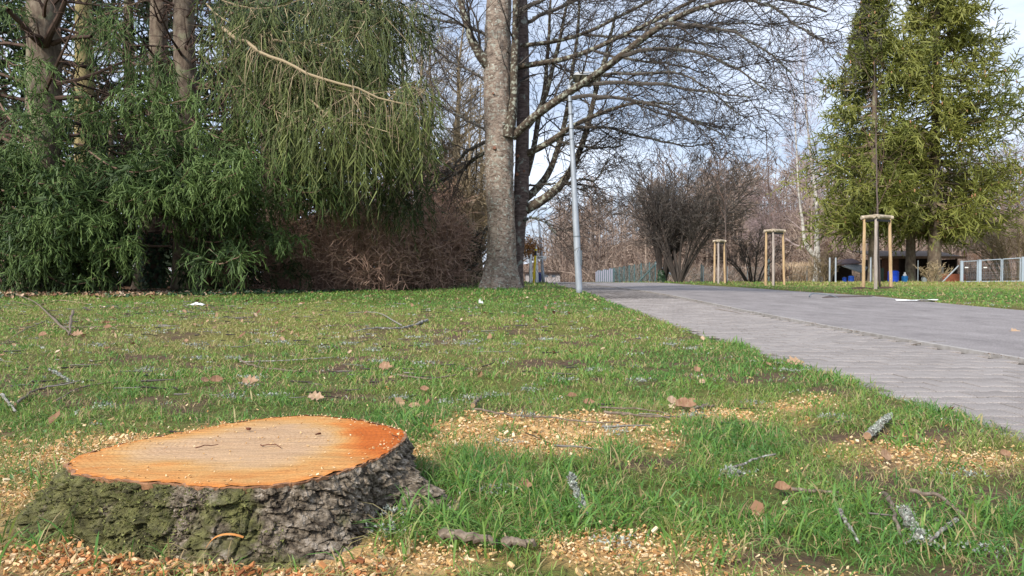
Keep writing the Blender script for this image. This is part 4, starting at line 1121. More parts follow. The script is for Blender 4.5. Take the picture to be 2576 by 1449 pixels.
# fillers: the shaded inner boughs behind the front ones
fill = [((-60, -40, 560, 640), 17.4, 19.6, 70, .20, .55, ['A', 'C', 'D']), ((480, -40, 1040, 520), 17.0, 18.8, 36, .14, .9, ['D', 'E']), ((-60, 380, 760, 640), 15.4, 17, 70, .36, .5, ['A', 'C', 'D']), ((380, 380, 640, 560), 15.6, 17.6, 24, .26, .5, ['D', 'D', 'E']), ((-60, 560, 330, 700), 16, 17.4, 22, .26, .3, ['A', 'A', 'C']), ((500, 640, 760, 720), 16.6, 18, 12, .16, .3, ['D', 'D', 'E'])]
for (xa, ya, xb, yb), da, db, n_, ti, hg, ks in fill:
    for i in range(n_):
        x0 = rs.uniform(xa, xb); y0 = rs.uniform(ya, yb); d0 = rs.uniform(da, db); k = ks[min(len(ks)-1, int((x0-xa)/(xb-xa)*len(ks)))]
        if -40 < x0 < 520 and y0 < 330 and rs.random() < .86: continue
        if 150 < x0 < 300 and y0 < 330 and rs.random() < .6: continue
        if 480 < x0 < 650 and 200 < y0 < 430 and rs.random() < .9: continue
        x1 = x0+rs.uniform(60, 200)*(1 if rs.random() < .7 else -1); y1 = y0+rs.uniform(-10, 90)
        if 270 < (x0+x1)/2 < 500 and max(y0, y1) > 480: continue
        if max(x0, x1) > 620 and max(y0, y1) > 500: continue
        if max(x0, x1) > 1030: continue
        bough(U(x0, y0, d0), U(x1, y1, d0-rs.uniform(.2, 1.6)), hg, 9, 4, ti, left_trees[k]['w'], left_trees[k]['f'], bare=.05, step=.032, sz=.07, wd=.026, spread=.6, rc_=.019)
# dead lower boughs around the trunks
for k, t_ in left_trees.items():
    rw = resample(np.array([np.r_[U(a, b, c), r] for a, b, c, r in t_['rows']]), 16)
    Pd, Rd, Ld = grow(rw[None, :, :3], rw[None, :, 3]*.16, 46, .12, .95, 2.4, 1.35, 7, up=-.02, wob=.07, rs=1, rmin=.012, fall=.1, rng=rs)
    t_['w'].merge(tubes(Pd, Rd, 5, rs.random(len(Pd))*.3+.05))
    Pe, Re, Le = grow(Pd, Rd, 9, .2, 1, .8, .9, 5, up=-.06, wob=.12, rmin=.005, rng=rs)
    t_['w'].merge(tubes(Pe, Re, 3, rs.random(len(Pe))*.4+.05))
    Pf, Rf, Lf = grow(Pe, Re, 4, .2, 1, .4, .9, 3, up=-.1, wob=.12, rmin=.004, rng=rs)
    t_['w'].merge(twigs(Pf, np.full(len(Pf), .004), rs.random(len(Pf))*.4+.05))
# strong forked limbs on the first trunk, and the long bare stem crossing the gap
w_ = left_trees['A']['w']
for rows in ([(108,112,16.7,.09),(85,95,16.4,.075),(55,60,16,.06),(20,25,15.6,.05)], [(115,112,16.7,.09),(128,80,16.4,.075),(150,40,16.2,.06),(165,0,16,.05)], [(130,110,16.7,.06),(170,95,16.5,.05),(230,92,16.2,.035)], [(140,248,16.8,.06),(190,243,16.5,.05),(232,244,16.3,.035)]):
    p = resample(np.array([np.r_[U(a, b, c), r] for a, b, c, r in rows]), 12); w_.merge(tubes(p[None, :, :3], p[None, :, 3], 9, .12))
w_ = left_trees['E']['w']
p = resample(np.array([np.r_[U(a, b, c), r] for a, b, c, r in [(560,70,16.2,.05),(630,122,15.2,.042),(720,160,14.3,.036),(820,200,13.8,.030),(930,232,13.5,.024),(1000,265,13.4,.018),(1052,270,13.4,.012)]]), 16); p[1:-1, :3] += rs.normal(size=(14, 3))*.022; w_.merge(tubes(p[None, :, :3], p[None, :, 3]*.8, 7, .62))
hs_, hr_, _ = grow(p[None, 3:, :3], p[None, 3:, 3], 60, .02, 1, .9, 1.2, 5, up=-1.5, wob=.08, rs=.2, rmin=.006, fall=.2, rng=rs); w_.merge(tubes(hs_, hr_, 3, .4+.5*rs.random(len(hs_))))
w_ = left_trees['D']['w']
p = resample(np.array([np.r_[U(a, b, c), r] for a, b, c, r in [(262,603,15.6,.045),(320,610,15.8,.035),(390,621,16,.028),(430,619,16.2,.018)]]), 12); w_.merge(tubes(p[None, :, :3], p[None, :, 3], 7, .1))
for k, t_ in left_trees.items():
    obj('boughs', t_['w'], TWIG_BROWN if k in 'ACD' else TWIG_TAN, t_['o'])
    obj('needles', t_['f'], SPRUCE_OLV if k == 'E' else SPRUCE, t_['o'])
# thin pale stem in the gap
t2 = thing('young_tree', 'thin pale straight stem standing in the gap beneath the spruce boughs', 'tree', tuple(at(283, 17.6)))
rw = np.array([np.r_[U(a, b, 17.6), r] for a, b, r in [(284,735,.085),(283,650,.08),(281,590,.075),(279,500,.065),(280,300,.05)]])
obj('trunk', trunk_buf(rw, 14, 50, flare=.02, amp=.008, seed=9), mat('pale_bark', [(.3, (.16, .12, .08)), (.7, (.42, .33, .21))], scale=8, bump=.4), t2, smooth=True)

# generic standing spruce (right side, and the shaded ones deeper in the left group)
def std_spruce(base, h, lmax, z0, seed, wood, fol, tint, nb=7, dz=.5, sz=.20, wd=.05, step=.085, nsd=10, hang=.55, r_trunk=.3, apex=.12, cone=None, azs=None, prof=.75, stiff=1.0, tiltup=.11, jit=.5, tv2=.12, rcore=.03, ns4=4, d_far=True):
    rng = np.random.default_rng(seed)
    z = z0
    P0, P1, sl = [], [], []
    while z < h-.4:
        f = (z-z0)/(h-z0)
        L = lmax*((1-f)**prof)*(min(1, .62+1.6*f) if f < .25 else 1)+apex
        for b in range(nb):
            a = rng.random()*2*math.pi
            if azs is not None and not azs(a, z, rng): continue
            l = L*rng.uniform(.60, 1.2); zz = z+rng.uniform(-jit, jit)*dz
            pa = base+np.array([0, 0, zz]); drop = rng.uniform(-.06, .12)+.08*(1-f)
            P0.append(pa); P1.append(pa+np.array([math.cos(a)*l, math.sin(a)*l, -drop*l])); sl.append(l)
        z += dz*(1-.35*f)
    P0, P1, sl = map(np.array, (P0, P1, sl))
    s = np.linspace(0, 1, 8)[None, :, None]
    P = P0[:, None]*(1-s)+P1[:, None]*s
    P[:, :, 2] += (-.10*4*s*(1-s)*.5+tiltup*s**3)[0, :, 0][None]*sl[:, None]
    P += rng.normal(size=P.shape)*.03*sl[:, None, None]*.3
    Rr = (.018+.012*sl)[:, None]*(1-.85*s[0, :, 0])[None]
    wood.merge(tubes(P, Rr, 3, rng.random(len(P))*.5+.2))
    D, RD, LD = grow(P, Rr, nsd, .15, 1, .30*sl+.30, .85, 4, up=-.04, wob=.06, rs=.4, rmin=.008, fall=.30, rng=rng)
    wood.merge(ribbons(D, RD, rng.random(len(D))*.5))
    S, RS_, LS = grow(D, RD, ns4, .1, 1, hang, 1.0, 3, up=-.35, wob=.1, rs=1, rmin=.005, fall=0, rng=rng)
    tl = np.repeat(rng.normal(size=len(P))*tv2, nsd)+tint
    fol.merge(cores(D, rng, rcore*.8, tl+.02)); fol.merge(cores(S, rng, rcore, np.repeat(tl, ns4)+rng.normal(size=len(S))*.12, Kn=2 if d_far else 3))
    fol.merge(shoots(D, rng, step*2.6, sz, wd, tl+.12)); fol.merge(shoots(S, rng, step*2.6, sz, wd, np.repeat(tl, ns4)+.04, tv=.14))
    return P
for i, (px, d, h, z0, lm) in enumerate([(-60, 23, 17, 1.2, 3.6), (330, 26, 18, .6, 3.6), (600, 24, 17, .4, 3.4), (850, 25, 15, .3, 3.2)]):
    b_ = at(px, d)
    lab = ['shaded spruce at the far left edge behind the thick trunk', 'shaded spruce deep in the left group behind the ivy covered trunk', 'shaded spruce behind the middle of the left group', 'shaded spruce behind the hanging curtains of the weeping spruce'][i]
    o = thing('spruce_tree', lab, 'tree', tuple(b_), 'dark spruces along the left side')
    obj('trunk', trunk_buf(np.array([[*b_, .26], [*(b_+[0, 0, h*.5]), .16], [*(b_+[0, 0, h]), .03]]), 14, 30, flare=.1, amp=.02, seed=i), BARK_SPRUCE, o, smooth=True)
    wd_, fo_ = Buf(), Buf()
    std_spruce(b_, min(h, 12), lm, z0, 40+i, wd_, fo_, .02, nb=5, dz=.62, sz=.14, wd=.045, step=.16, nsd=7, hang=.6, prof=.5, rcore=.034)
    obj('boughs', wd_, TWIG_BROWN, o); obj('needles', fo_, SPRUCE, o)

# the sunlit spruces on the right
RD_ = 42.0
def cones(P, rng, n_, buf):
    i = rng.integers(0, len(P), n_); s = rng.random((n_, 1))*.25+.75
    f = s[:, 0]*6.99; k = f.astype(int); fr = (f-k)[:, None]
    c = P[i, k]*(1-fr)+P[i, k+1]*fr+rng.normal(size=(n_, 3))*np.array([.25, .25, .05])
    S = np.stack([c, c+[0, 0, -.06], c+[0, 0, -.14], c+[0, 0, -.17]], 1)
    buf.merge(tubes(S, np.tile([[.018, .032, .028, .006]], (n_, 1)), 5, rng.random(n_)))
spec = [('tall sunlit olive spruce with cones, its thick trunk before the shed opening', 2350, 43.0, 20.8, 6.9, 3.3, 51, lambda a, z, r: True, .80, .34, 2.6),
        ('sunlit spruce with stepped boughs, leftmost of the olive ones beside the birch', 2196, 41.5, 17.0, 5.2, 3.1, 52, lambda a, z, r: not (math.cos(a) > .2 and z > 4 and r.random() < .6) and not (math.sin(a) < -.5 and 5 < z < 12 and r.random() < .75), .60, .24, 2.2),
        ('middle sunlit spruce filling the space between the two other olive spruces', 2290, 44.2, 9.5, 4.2, 3.2, 53, lambda a, z, r: True, .65, .26, 2.0)]
CONE = mat('spruce_cone', [(0, (.30, .15, .07)), (1, (.48, .27, .15))], use_tint_only=True, bump=0)
for lab, px, d, h, lm, z0, sd, az, ti, rt_, _ in spec:
    b_ = at(px, d)
    o = thing('spruce_tree', lab, 'tree', tuple(b_), 'sunlit spruces right of the road')
    obj('trunk', trunk_buf(np.array([[*(b_-[0,0,.1]), rt_*1.1], [*(b_+[0, 0, 2.5]), rt_], [*(b_+[0, 0, h*.5]), rt_*.6], [*(b_+[0, 0, h]), .04]]), 22, 70, flare=.16, fl_h=.5, amp=.02, seed=px), BARK_SPRUCE, o, smooth=True)
    wd_, fo_, cn = Buf(), Buf(), Buf()
    P = std_spruce(b_, h, lm, z0, sd, wd_, fo_, ti, azs=az, nb=8, dz=.62, sz=.15, wd=.05, step=.11, nsd=13 if lm > 4.5 else 10, hang=.36, prof=1.0, jit=.25, tv2=.2, rcore=.030, ns4=7)
    cones(P, np.random.default_rng(sd), 150 if lm > 4 else 60, cn)
    obj('boughs', wd_, TWIG_TAN, o); obj('needles', fo_, SPRUCE_SUN, o); obj('cones', cn, CONE, o)['kind'] = 'stuff'
# pinkish trunk seen behind the support stakes is the left spruce's own foot

# ------------------------------------------------------------------ shrubs and smaller bare trees
def shrub(name, label, cat, px, d, w_, h, nst, seed, m, n2=8, n3=6, n4=0, tw=.008, arch=-.05, group=None, rstem=.03, base_w=.25, tint=(.25, .8), K=8, ang=.6, wob=.10, z0=0.0, vy=1.0, splay=.9):
    rng = np.random.default_rng(seed); b_ = at(px, d)
    o = thing(name, label, cat, tuple(b_), group)
    a = rng.random(nst)*2*math.pi; r = np.sqrt(rng.random(nst))
    tx = np.cos(a)*r*w_*.5; ty = np.sin(a)*r*w_*.5*vy; hh = h*(1-.35*r**2)*rng.uniform(.75, 1.05, nst)
    s = np.linspace(0, 1, K)[None, :, None]
    base = b_+np.stack([tx*base_w, ty*base_w, np.full(nst, -.05)], 1)
    tip = b_+np.stack([tx, ty, hh], 1)
    mid = base*.5+tip*.5+np.stack([-tx*.16*splay, -ty*.16*splay, hh*.14], 1)
    P = base[:, None]*(1-s)**2+mid[:, None]*2*s*(1-s)+tip[:, None]*s**2
    P += rng.normal(size=P.shape)*.02*h*.15*(s > 0)
    Rr = rstem*(.6+.8*rng.random(nst))[:, None]*(1-.8*s[0, :, 0])[None]
    st = tubes(P, Rr, 6, rng.random(nst)*.3+tint[0])
    D, RD, LD = grow(P, Rr, n2, (.02 if base_w >= .5 else .25), 1, h*.38, ang, 6, up=arch, wob=wob, rs=.45, rmin=tw*1.4, fall=.4, rng=rng)
    E, RE, LE = grow(D, RD, n3, .15, 1, LD*.5, .7, 4, up=arch*.5, wob=wob*1.3, rs=.6, rmin=tw, fall=.3, rng=rng)
    tw_ = tubes(D, RD, 4, rng.random(len(D))*(tint[1]-tint[0])*.7+tint[0])
    if n4:
        tw_.merge(tubes(E, RE, 3, rng.random(len(E))*(tint[1]-tint[0])+tint[0]))
        Fp, RF, LF = grow(E, RE, n4, .2, 1, LE*.5, .7, 3, up=0, wob=.15, rmin=tw*.8, rng=rng)
        tw_.merge(twigs(Fp, np.full(len(Fp), tw*.8), rng.random(len(Fp))*(tint[1]-tint[0])+tint[0]))
    else:
        tw_.merge(twigs(E, np.full(len(E), tw), rng.random(len(E))*(tint[1]-tint[0])+tint[0]))
    obj('stems', st, m, o); obj('twigs', tw_, m, o)
    return o
SG = 'bare brown shrubs under the spruces'
shrub('bare_shrub', 'dense rounded reddish brown shrub at the right end of the thicket', 'shrub', 1090, 18.4, 2.0, 2.2, 90, 61, TWIG_SHRUB, 10, 8, tw=.006, rstem=.010, base_w=.6, group=SG, tint=(.35, 1.0), wob=.34, ang=1.1)
shrub('bare_shrub', 'reddish brown shrub beneath the curtains of the weeping spruce', 'shrub', 945, 17.9, 2.6, 2.4, 90, 62, TWIG_SHRUB, 10, 8, tw=.006, rstem=.010, base_w=.6, group=SG, tint=(.3, .95), wob=.34, ang=1.1)
shrub('bare_shrub', 'dark tangled shrub low behind the sweeping boughs in the middle', 'shrub', 770, 17.9, 2.8, 2.2, 70, 63, TWIG_SHRUB, 9, 7, tw=.006, rstem=.010, base_w=.6, group=SG, tint=(.3, .9), wob=.34, ang=1.1)
shrub('bare_shrub', 'brown shrub with pale twigs left of the pale leaning twig', 'shrub', 560, 20.5, 3.0, 2.8, 36, 64, TWIG_SHRUB, 8, 6, tw=.006, group=SG, tint=(.1, .7), wob=.2)
shrub('bare_shrub', 'tall brown shrub rising behind the thicket', 'shrub', 1010, 23, 3.5, 4.0, 40, 65, TWIG_SHRUB, 9, 7, tw=.007, group=SG, tint=(.3, .9), wob=.15)
shrub('bare_shrub', 'low dark shrub on the far left under the boughs', 'shrub', 40, 19, 3.0, 1.4, 30, 66, TWIG_BROWN, 8, 6, tw=.006, group=SG, tint=(.05, .5), wob=.2)
shrub('evergreen_shrub', 'small dark green bush at the foot of the thicket, left of the cherry tree', 'shrub', 1140, 24, 1.3, 1.9, 30, 67, IVY, 9, 12, tw=.03, group=None, tint=(.0, .5), wob=.3)
# tan twiggy trees between the spruces and the cherry
for i, (px, d, h, r, sd, lab) in enumerate([(1150, 30, 10, .16, 71, 'tan twiggy bare tree with two pale stems left of the cherry tree'), (1185, 27, 7.0, .10, 72, 'low tan twiggy tree just left of the cherry trunk'), (1100, 32, 11, .16, 73, 'tan bare tree behind the brown thicket'), (1205, 33, 9, .13, 74, 'olive tan bare tree half hidden by the cherry trunk'), (1000, 33, 13, .2, 75, 'tall bare tree seen over the brown thicket'),
     (1130, 36, 14, .2, 76, 'tall grey bare tree with fine twigs behind the tan ones'), (1060, 38, 15, .2, 77, 'tall bare tree directly right of the spruce curtains')]):
    b_ = at(px, d); o = thing('bare_tree', lab, 'tree', tuple(b_), 'bare trees behind the cherry tree')
    wd_, cr_ = simple_tree(b_, h, r, sd, n1=44, n2=9, n3=6, tw=.010, up=.04, ang=1.0, t0=.08, spread=.28, tint=(.15, .9))
    obj('trunk', wd_, TWIG_TAN, o); obj('crown', cr_, TWIG_TAN if i < 4 else TWIG_GREY, o)
for i, (px, d, h, sd, lab) in enumerate([(540, 30, 13, 81, 'bare tree seen through the sky gap right of the dark trunk'), (230, 32, 13, 82, 'bare tree seen between the two left trunks'), (20, 30, 11, 83, 'bare tree glimpsed at the far left edge'), (760, 34, 14, 84, 'bare tree behind the hanging curtains'), (900, 36, 15, 85, 'bare tree behind the right end of the curtains')]):
    b_ = at(px, d); o = thing('bare_tree', lab, 'tree', tuple(b_), 'bare trees behind the left spruces')
    wd_, cr_ = simple_tree(b_, h, .17, sd, n1=34, n2=7, n3=4, tw=.011, up=.04, ang=.9, t0=.08, spread=.30, tint=(.1, .8))
    obj('trunk', wd_, TWIG_GREY, o); obj('crown', cr_, TWIG_GREY, o)
# the large multi-stemmed tree right of the road, and its ivy-clad neighbour
shrub('multi_stem_tree', 'large bare dark tree fanning out from one short foot behind the road', 'tree', 1706, 37, 6.9, 6.3, 15, 91, TWIG_GREY, 15, 9, n4=4, tw=.012, arch=.0, rstem=.06, base_w=.04, tint=(.25, .75), K=10, ang=.8, wob=.15, splay=.5)
shrub('bare_tree', 'slim bare tree with ivy round its foot, left beside the large fanning tree', 'tree', 1664, 38, 4.2, 4.6, 9, 92, TWIG_GREY, 12, 8, n4=3, tw=.012, arch=.0, rstem=.09, base_w=.07, tint=(.1, .5), ang=.6, wob=.14)
shrub('bare_shrub', 'medium bare shrub with dark crooked stems between two support frames', 'shrub', 1895, 39, 3.6, 2.8, 9, 93, TWIG_GREY, 9, 6, n4=2, tw=.012, arch=.0, rstem=.05, base_w=.18, tint=(.1, .55), ang=.7, wob=.16, group='shrubs behind the support frames')
shrub('bare_shrub', 'small reddish shrub beside the rightmost thin fence post', 'shrub', 1963, 40, 1.5, .85, 16, 94, TWIG_BROWN, 7, 6, tw=.012, arch=0, rstem=.018, base_w=.2, tint=(.4, .9), group='shrubs behind the support frames')
shrub('bare_shrub', 'bare shrub with pale arching twigs right of the spruce crowns', 'shrub', 2560, 48, 7, 4.5, 26, 95, TWIG_TAN, 10, 8, tw=.018, arch=-.02, rstem=.05, base_w=.3, tint=(.3, .9), group='shrubs behind the support frames')
shrub('bare_shrub', 'pale tangled twigs in front of the rightmost spruce trunk', 'shrub', 2345, 41.5, 2.0, 1.1, 16, 96, TWIG_TAN, 7, 5, tw=.012, arch=-.03, rstem=.02, base_w=.2, tint=(.5, 1.), group='shrubs behind the support frames')
shrub('bare_shrub', 'low tangle of old stems at the foot of the birch', 'shrub', 2072, 43, 1.9, 1.9, 26, 97, TWIG_TAN, 7, 5, tw=.012, arch=-.05, rstem=.02, base_w=.5, tint=(.1, .7), group='shrubs behind the support frames')
# birch
bb_ = at(2058, 45); bo = thing('birch_tree', 'white barked birch with a pale violet feathery crown left of the sunlit spruces', 'tree', tuple(bb_))
rw = np.array([np.r_[U(a, b, 45), r] for a, b, r in [(2058,712,.27),(2056,660,.20),(2054,600,.14),(2058,560,.12),(2052,480,.09),(2040,400,.075),(2030,300,.055),(2022,200,.035),(2018,125,.015)]])
obj('trunk', trunk_buf(rw, 18, 60, flare=.12, amp=.02, seed=5), BARK_BIRCH, bo, smooth=True)
rw2 = np.array([np.r_[U(a, b, 45), r] for a, b, r in [(2056,650,.15),(2040,636,.13),(2022,612,.12),(2021,570,.09),(2010,500,.065),(2005,400,.05),(2000,300,.035),(1996,210,.015)]])
obj('trunk', trunk_buf(rw2, 14, 50, amp=.01, seed=7), BARK_BIRCH, bo, smooth=True)
rw3 = np.array([np.r_[U(a, b, 45), r] for a, b, r in [(2024,622,.06),(2000,618,.055),(1975,598,.05),(1955,595,.03),(1930,575,.02)]])
rw4 = np.array([np.r_[U(a, b, 45), r] for a, b, r in [(2040,600,.04),(2010,572,.04),(1975,545,.03),(1930,505,.015)]])
lb = np.stack([resample(q_, 14) for q_ in (rw, rw2, rw3, rw4)])
b2 = Buf().merge(tubes(lb[2:, :, :3], lb[2:, :, 3], 6, 1.0))
rb_ = np.random.default_rng(9)
P1, R1, L1 = grow(lb[:, :, :3], lb[:, :, 3], 34, .22, 1, 2.2, .55, 8, up=.03, wob=.06, rs=.3, rmin=.012, fall=.4, rng=rb_)
P2, R2, L2 = grow(P1, R1, 9, .2, 1, L1*.5, .6, 5, up=-.12, wob=.1, rs=.5, rmin=.008, rng=rb_)
P3, R3, L3 = grow(P2, R2, 5, .2, 1, .5, .5, 3, up=-.2, wob=.1, rmin=.006, rng=rb_)
b2.merge(ribbons(P1, R1, rb_.random(len(P1))*.8)); b2.merge(ribbons(P2, R2, rb_.random(len(P2))*.8)); b2.merge(twigs(P3, np.full(len(P3), .008), rb_.random(len(P3))*.8))
obj('crown', b2, TWIG_BIRCH, bo)
# young oak still holding rusty leaves, far along the path
oo = at(1332, 36); ok = thing('young_tree', 'small tree still holding rusty brown leaves behind the yellow marker post', 'tree', tuple(oo))
wd_, cr_ = simple_tree(oo, 2.3, .03, 33, n1=26, n2=5, n3=0, tw=.006, up=.05, ang=1.0, t0=.35, spread=.26)
obj('trunk', wd_, TWIG_GREY, ok); obj('branches', cr_, TWIG_GREY, ok)
ro = np.random.default_rng(4); N = 2600; c = oo+np.array([0, 0, 1.65])+ro.normal(size=(N, 3))*np.array([.34, .34, .27])
V = np.repeat(c, 3, 0)+ro.normal(size=(N*3, 3))*.035
obj('dry_leaves', Buf().add(V, np.arange(N*3).reshape(-1, 3), np.repeat(ro.random(N), 3)), LEAF_OAK, ok)['kind'] = 'stuff'

# ------------------------------------------------------------------ the far wood
rw_ = np.random.default_rng(77)
wb = Buf(); tb = Buf(); NW = 0
protos = []
for i in range(7):
    hh = rw_.uniform(.9, 1.1)
    a, b = simple_tree(np.zeros(3), 10*hh, .13, 200+i, n1=28, n2=6, n3=4, tw=.028, up=.06, ang=.95, t0=.04, spread=.27, tint=(.1, .9), far=True, K0=6)
    p = Buf().merge(a).merge(b); protos.append(p)
for i in range(290):
    d = 64+62*rw_.random()**1.2
    px = rw_.uniform(1780, 2200) if i >= 262 else (rw_.uniform(1020, 2750) if i % 2 else rw_.uniform(1340, 1900)) if i % 8 else rw_.uniform(-200, 1100)
    x = (px-1288)/FPX*d
    if x-curve_off(d) < 9 and x-curve_off(d) > -2 and d < 72: continue
    if d > 118 and px > 1900 and rw_.random() < .3: continue
    z = float(H(np.array([x]), np.array([d]))[0]); hgt = rw_.uniform(.72, 1.06)*(1.0+.22*sstep(1500, 2000, px)-.12*(px < 1480))
    wb.merge(protos[rw_.integers(7)], M=rotz(rw_.random()*6.28)@np.diag([hgt*1.05, hgt*1.05, hgt]), loc=(x, d, z), t=rw_.normal()*.16-.02)
    NW += 1
wo = obj('woodland', wb, TWIG_WOODS); struct(wo, 'stuff')
# undergrowth along the foot of the wood
ub = Buf(); 
N = 9000; px = rw_.uniform(1000, 2800, N); d = 58+60*rw_.random(N)**2; x = (px-1288)/FPX*d
k = ~((x-curve_off(d) < 8.6) & (x-curve_off(d) > -1) & (d < 62)); x, d = x[k], d[k]; N = len(x)
z = H(x, d); P = np.zeros((N, 3, 3)); P[:, 0] = np.stack([x, d, z], 1); dirs = nrm(rw_.normal(size=(N, 3))*[.5, .5, .15]+[0, 0, 1])
hh = rw_.uniform(.5, 2.1, N)
P[:, 1] = P[:, 0]+dirs*hh[:, None]*.5; P[:, 2] = P[:, 1]+nrm(dirs+rw_.normal(size=(N, 3))*.35)*hh[:, None]*.5
ub.merge(ribbons(P, np.tile([[.024, .02, .012]], (N, 1)), rw_.random(N)*.7))
E, RE, LE = grow(P, np.full((N, 3), .02), 4, .2, 1, .8, .7, 3, up=0, wob=.2, rmin=.014, rng=rw_)
ub.merge(twigs(E, np.full(len(E), .018), rw_.random(len(E))*.8, cheap=True))
struct(obj('undergrowth', ub, TWIG_WOODS), 'stuff')
# a few trees that stand out at the edge of the wood
for px, d, h, sd, lab, sp in [(1462, 62, 6.6, 301, 'dark bare tree standing out just right of the lamp post', .22), (1850, 80, 11, 302, 'tall bare tree on the skyline right of the large fanning tree', .22), (1790, 84, 10.5, 303, 'slender bare tree on the skyline above the leftmost support frame', .2), (1425, 76, 8, 304, 'pale stemmed tree at the wood edge between the lamp posts', .22), (2560, 66, 15, 305, 'tall bare tree at the right picture edge', .26), (1905, 74, 11.5, 306, 'tall bare tree on the skyline above the second support frame', .22)]:
    b_ = at(px, d); o = thing('bare_tree', lab, 'tree', tuple(b_), 'bare trees at the edge of the wood')
    wd_, cr_ = simple_tree(b_, h, .12, sd, n1=34, n2=7, n3=5, tw=.016, up=.03, ang=1.05, t0=.2, spread=sp, tint=(.0, .5))
    obj('trunk', wd_, TWIG_WOODS, o); obj('crown', cr_, TWIG_WOODS, o)
print('TRIS so far', sum(len(p.vertices)*3 for p in []) , 'woods', NW)

# evergreen undergrowth added as dark backing for the shaded gaps between left trunks
for i, (px, d, w_, h_, lab) in enumerate([(60, 23, 4.5, 2.6, 'added dark evergreen backing at the far left behind the thick trunk'), (250, 25, 4, 2.4, 'added dark evergreen backing left of the gap beneath the boughs'), (480, 24.5, 4.5, 2.6, 'added dark evergreen backing right behind the dark middle spruce'), (680, 24, 4.5, 2.6, 'added dark evergreen backing behind the brown shrubs'), (860, 26, 5, 2.8, 'added dark evergreen backing behind the right end of the thicket'), (1010, 27, 3, 2.2, 'added dark evergreen backing right behind the reddish shrubs')]):
    shrub('evergreen_shrub', lab, 'shrub', px, d, w_, h_, 26, 400+i, IVY, 8, 10, tw=.035, tint=(0, .3), wob=.25, group='added dark evergreen backing in the left wood')

shrub('bare_tree', 'tan twiggy thicket directly left of the cherry trunk, behind the lawn', 'tree', 1180, 28, 3.2, 4.6, 40, 431, TWIG_TAN, 9, 7, tw=.009, tint=(.3, .95), wob=.22, group='bare trees behind the cherry tree')
shrub('bare_tree', 'tan twiggy thicket behind the right end of the reddish shrubs', 'tree', 1110, 29, 3.2, 5.2, 40, 432, TWIG_TAN, 9, 7, tw=.009, tint=(.2, .85), wob=.22, group='bare trees behind the cherry tree')
# ------------------------------------------------------------------ street furniture
GALV = mat('galvanised_steel', [(.3, (.30, .34, .39)), (.5, (.38, .42, .47)), (.7, (.46, .50, .55))], scale=5, stretch=(1, 1, .4), rough=.55, metallic=.35, bump=.15, bdist=.003, detail=10)
GALV_D = plain('weathered_steel', (.20, .23, .25), .6, .4)
WOOD_O = mat('orange_pine_pole', [(.3, (.30, .19, .10)), (.45, (.46, .32, .18)), (.6, (.53, .38, .22)), (.75, (.62, .48, .31))], scale=7, stretch=(3, 3, .35), rough=.8, bump=.4, bdist=.006, detail=9)
WOOD_G = mat('weathered_pole', [(.3, (.27, .22, .19)), (.7, (.52, .46, .41))], scale=8, stretch=(3, 3, .3), rough=.85, bump=.5, bdist=.006, detail=9)
WOOD_R = mat('rail_wood', [(.3, (.30, .24, .17)), (.7, (.55, .47, .36))], scale=8, stretch=(1, 1, 1), rough=.85, bump=.5, bdist=.006)
BLACK = plain('black_strap', (.02, .02, .02), .6)
WHITE = plain('white_plastic', (.75, .77, .76), .45, var=.06)

# main lamp post, leaning slightly left towards its top
lb0 = G(1458, 739); LD = lb0[1]
lamp = thing('street_lamp', 'galvanised lamp post standing at the lawn edge right of the cherry tree', 'street lamp', tuple(lb0))
ltop = U(1432, 215, LD)
sgm = np.linspace(0, 1, 24)[:, None]
Pl = lb0*(1-sgm)+ltop*sgm; Pl[:, 2] -= (1-sgm[:, 0])*.1
rl = np.where(sgm[:, 0] < .27, .073, .073-.032*(sgm[:, 0]-.27)/.73)
obj('pole', tubes(Pl[None], rl[None], 28, cap=True), GALV, lamp, smooth=True)
def along(t): return lb0*(1-t)+ltop*t
b = Buf()
for t in (.27,): rod(b, along(t), along(t+.006), .078, 24)
obj('collar', b, GALV_D, lamp)
b = Buf(); c = along(.15); box(b, (-.025, -.007, -.16), (.025, .007, .16), loc=c+np.array([.062, -.045, .09]), M=rotz(.7)); obj('access_door', b, GALV_D, lamp)
b = Buf(); cq = resample(np.array([along(.155)+[.078, -.02, .22], along(.15)+[.082, -.02, .0], along(.13)+[.088, -.02, .05], along(.125)+[.085, -.03, .02]]), 8); b.merge(tubes(cq[None], np.full((1, 8), .006), 6)); obj('cable', b, BLACK, lamp)
for t in (.74, .79, .86, .92):
    b = Buf(); rod(b, along(t), along(t+.0022), .055, 20); obj('band', b, BLACK, lamp)
# hood: square tapered lamp head on a short arm to the right
hb = Buf(); arm = resample(np.array([ltop, ltop+[.03, 0, .10], ltop+[.16, -.03, .15], ltop+[.3, -.05, .15]]), 8); hb.merge(tubes(arm[None], np.full((1, 8), .028), 10)); obj('arm', hb, GALV_D, lamp, smooth=True)
hc = ltop+np.array([.36, -.06, .14])
def frust(buf, c, a0, a1, z0, z1, dep=1.0):
    V = []
    for a, z in ((a0, z0), (a1, z1)):
        V += [c+[-a, -a*dep, z], c+[a, -a*dep, z], c+[a, a*dep, z], c+[-a, a*dep, z]]
    buf.add(np.array(V), np.array([[0,3,2,1],[4,5,6,7],[0,1,5,4],[1,2,6,5],[2,3,7,6],[3,0,4,7]]))
b = Buf(); frust(b, hc, .30, .24, .0, .07); frust(b, hc, .238, .07, .072, .13); obj('hood', b, plain('hood_grey', (.42, .43, .43), .5), lamp)
b = Buf(); frust(b, hc, .12, .25, -.16, -.003); obj('diffuser', b, plain('dusty_diffuser', (.38, .33, .25), .4), lamp)

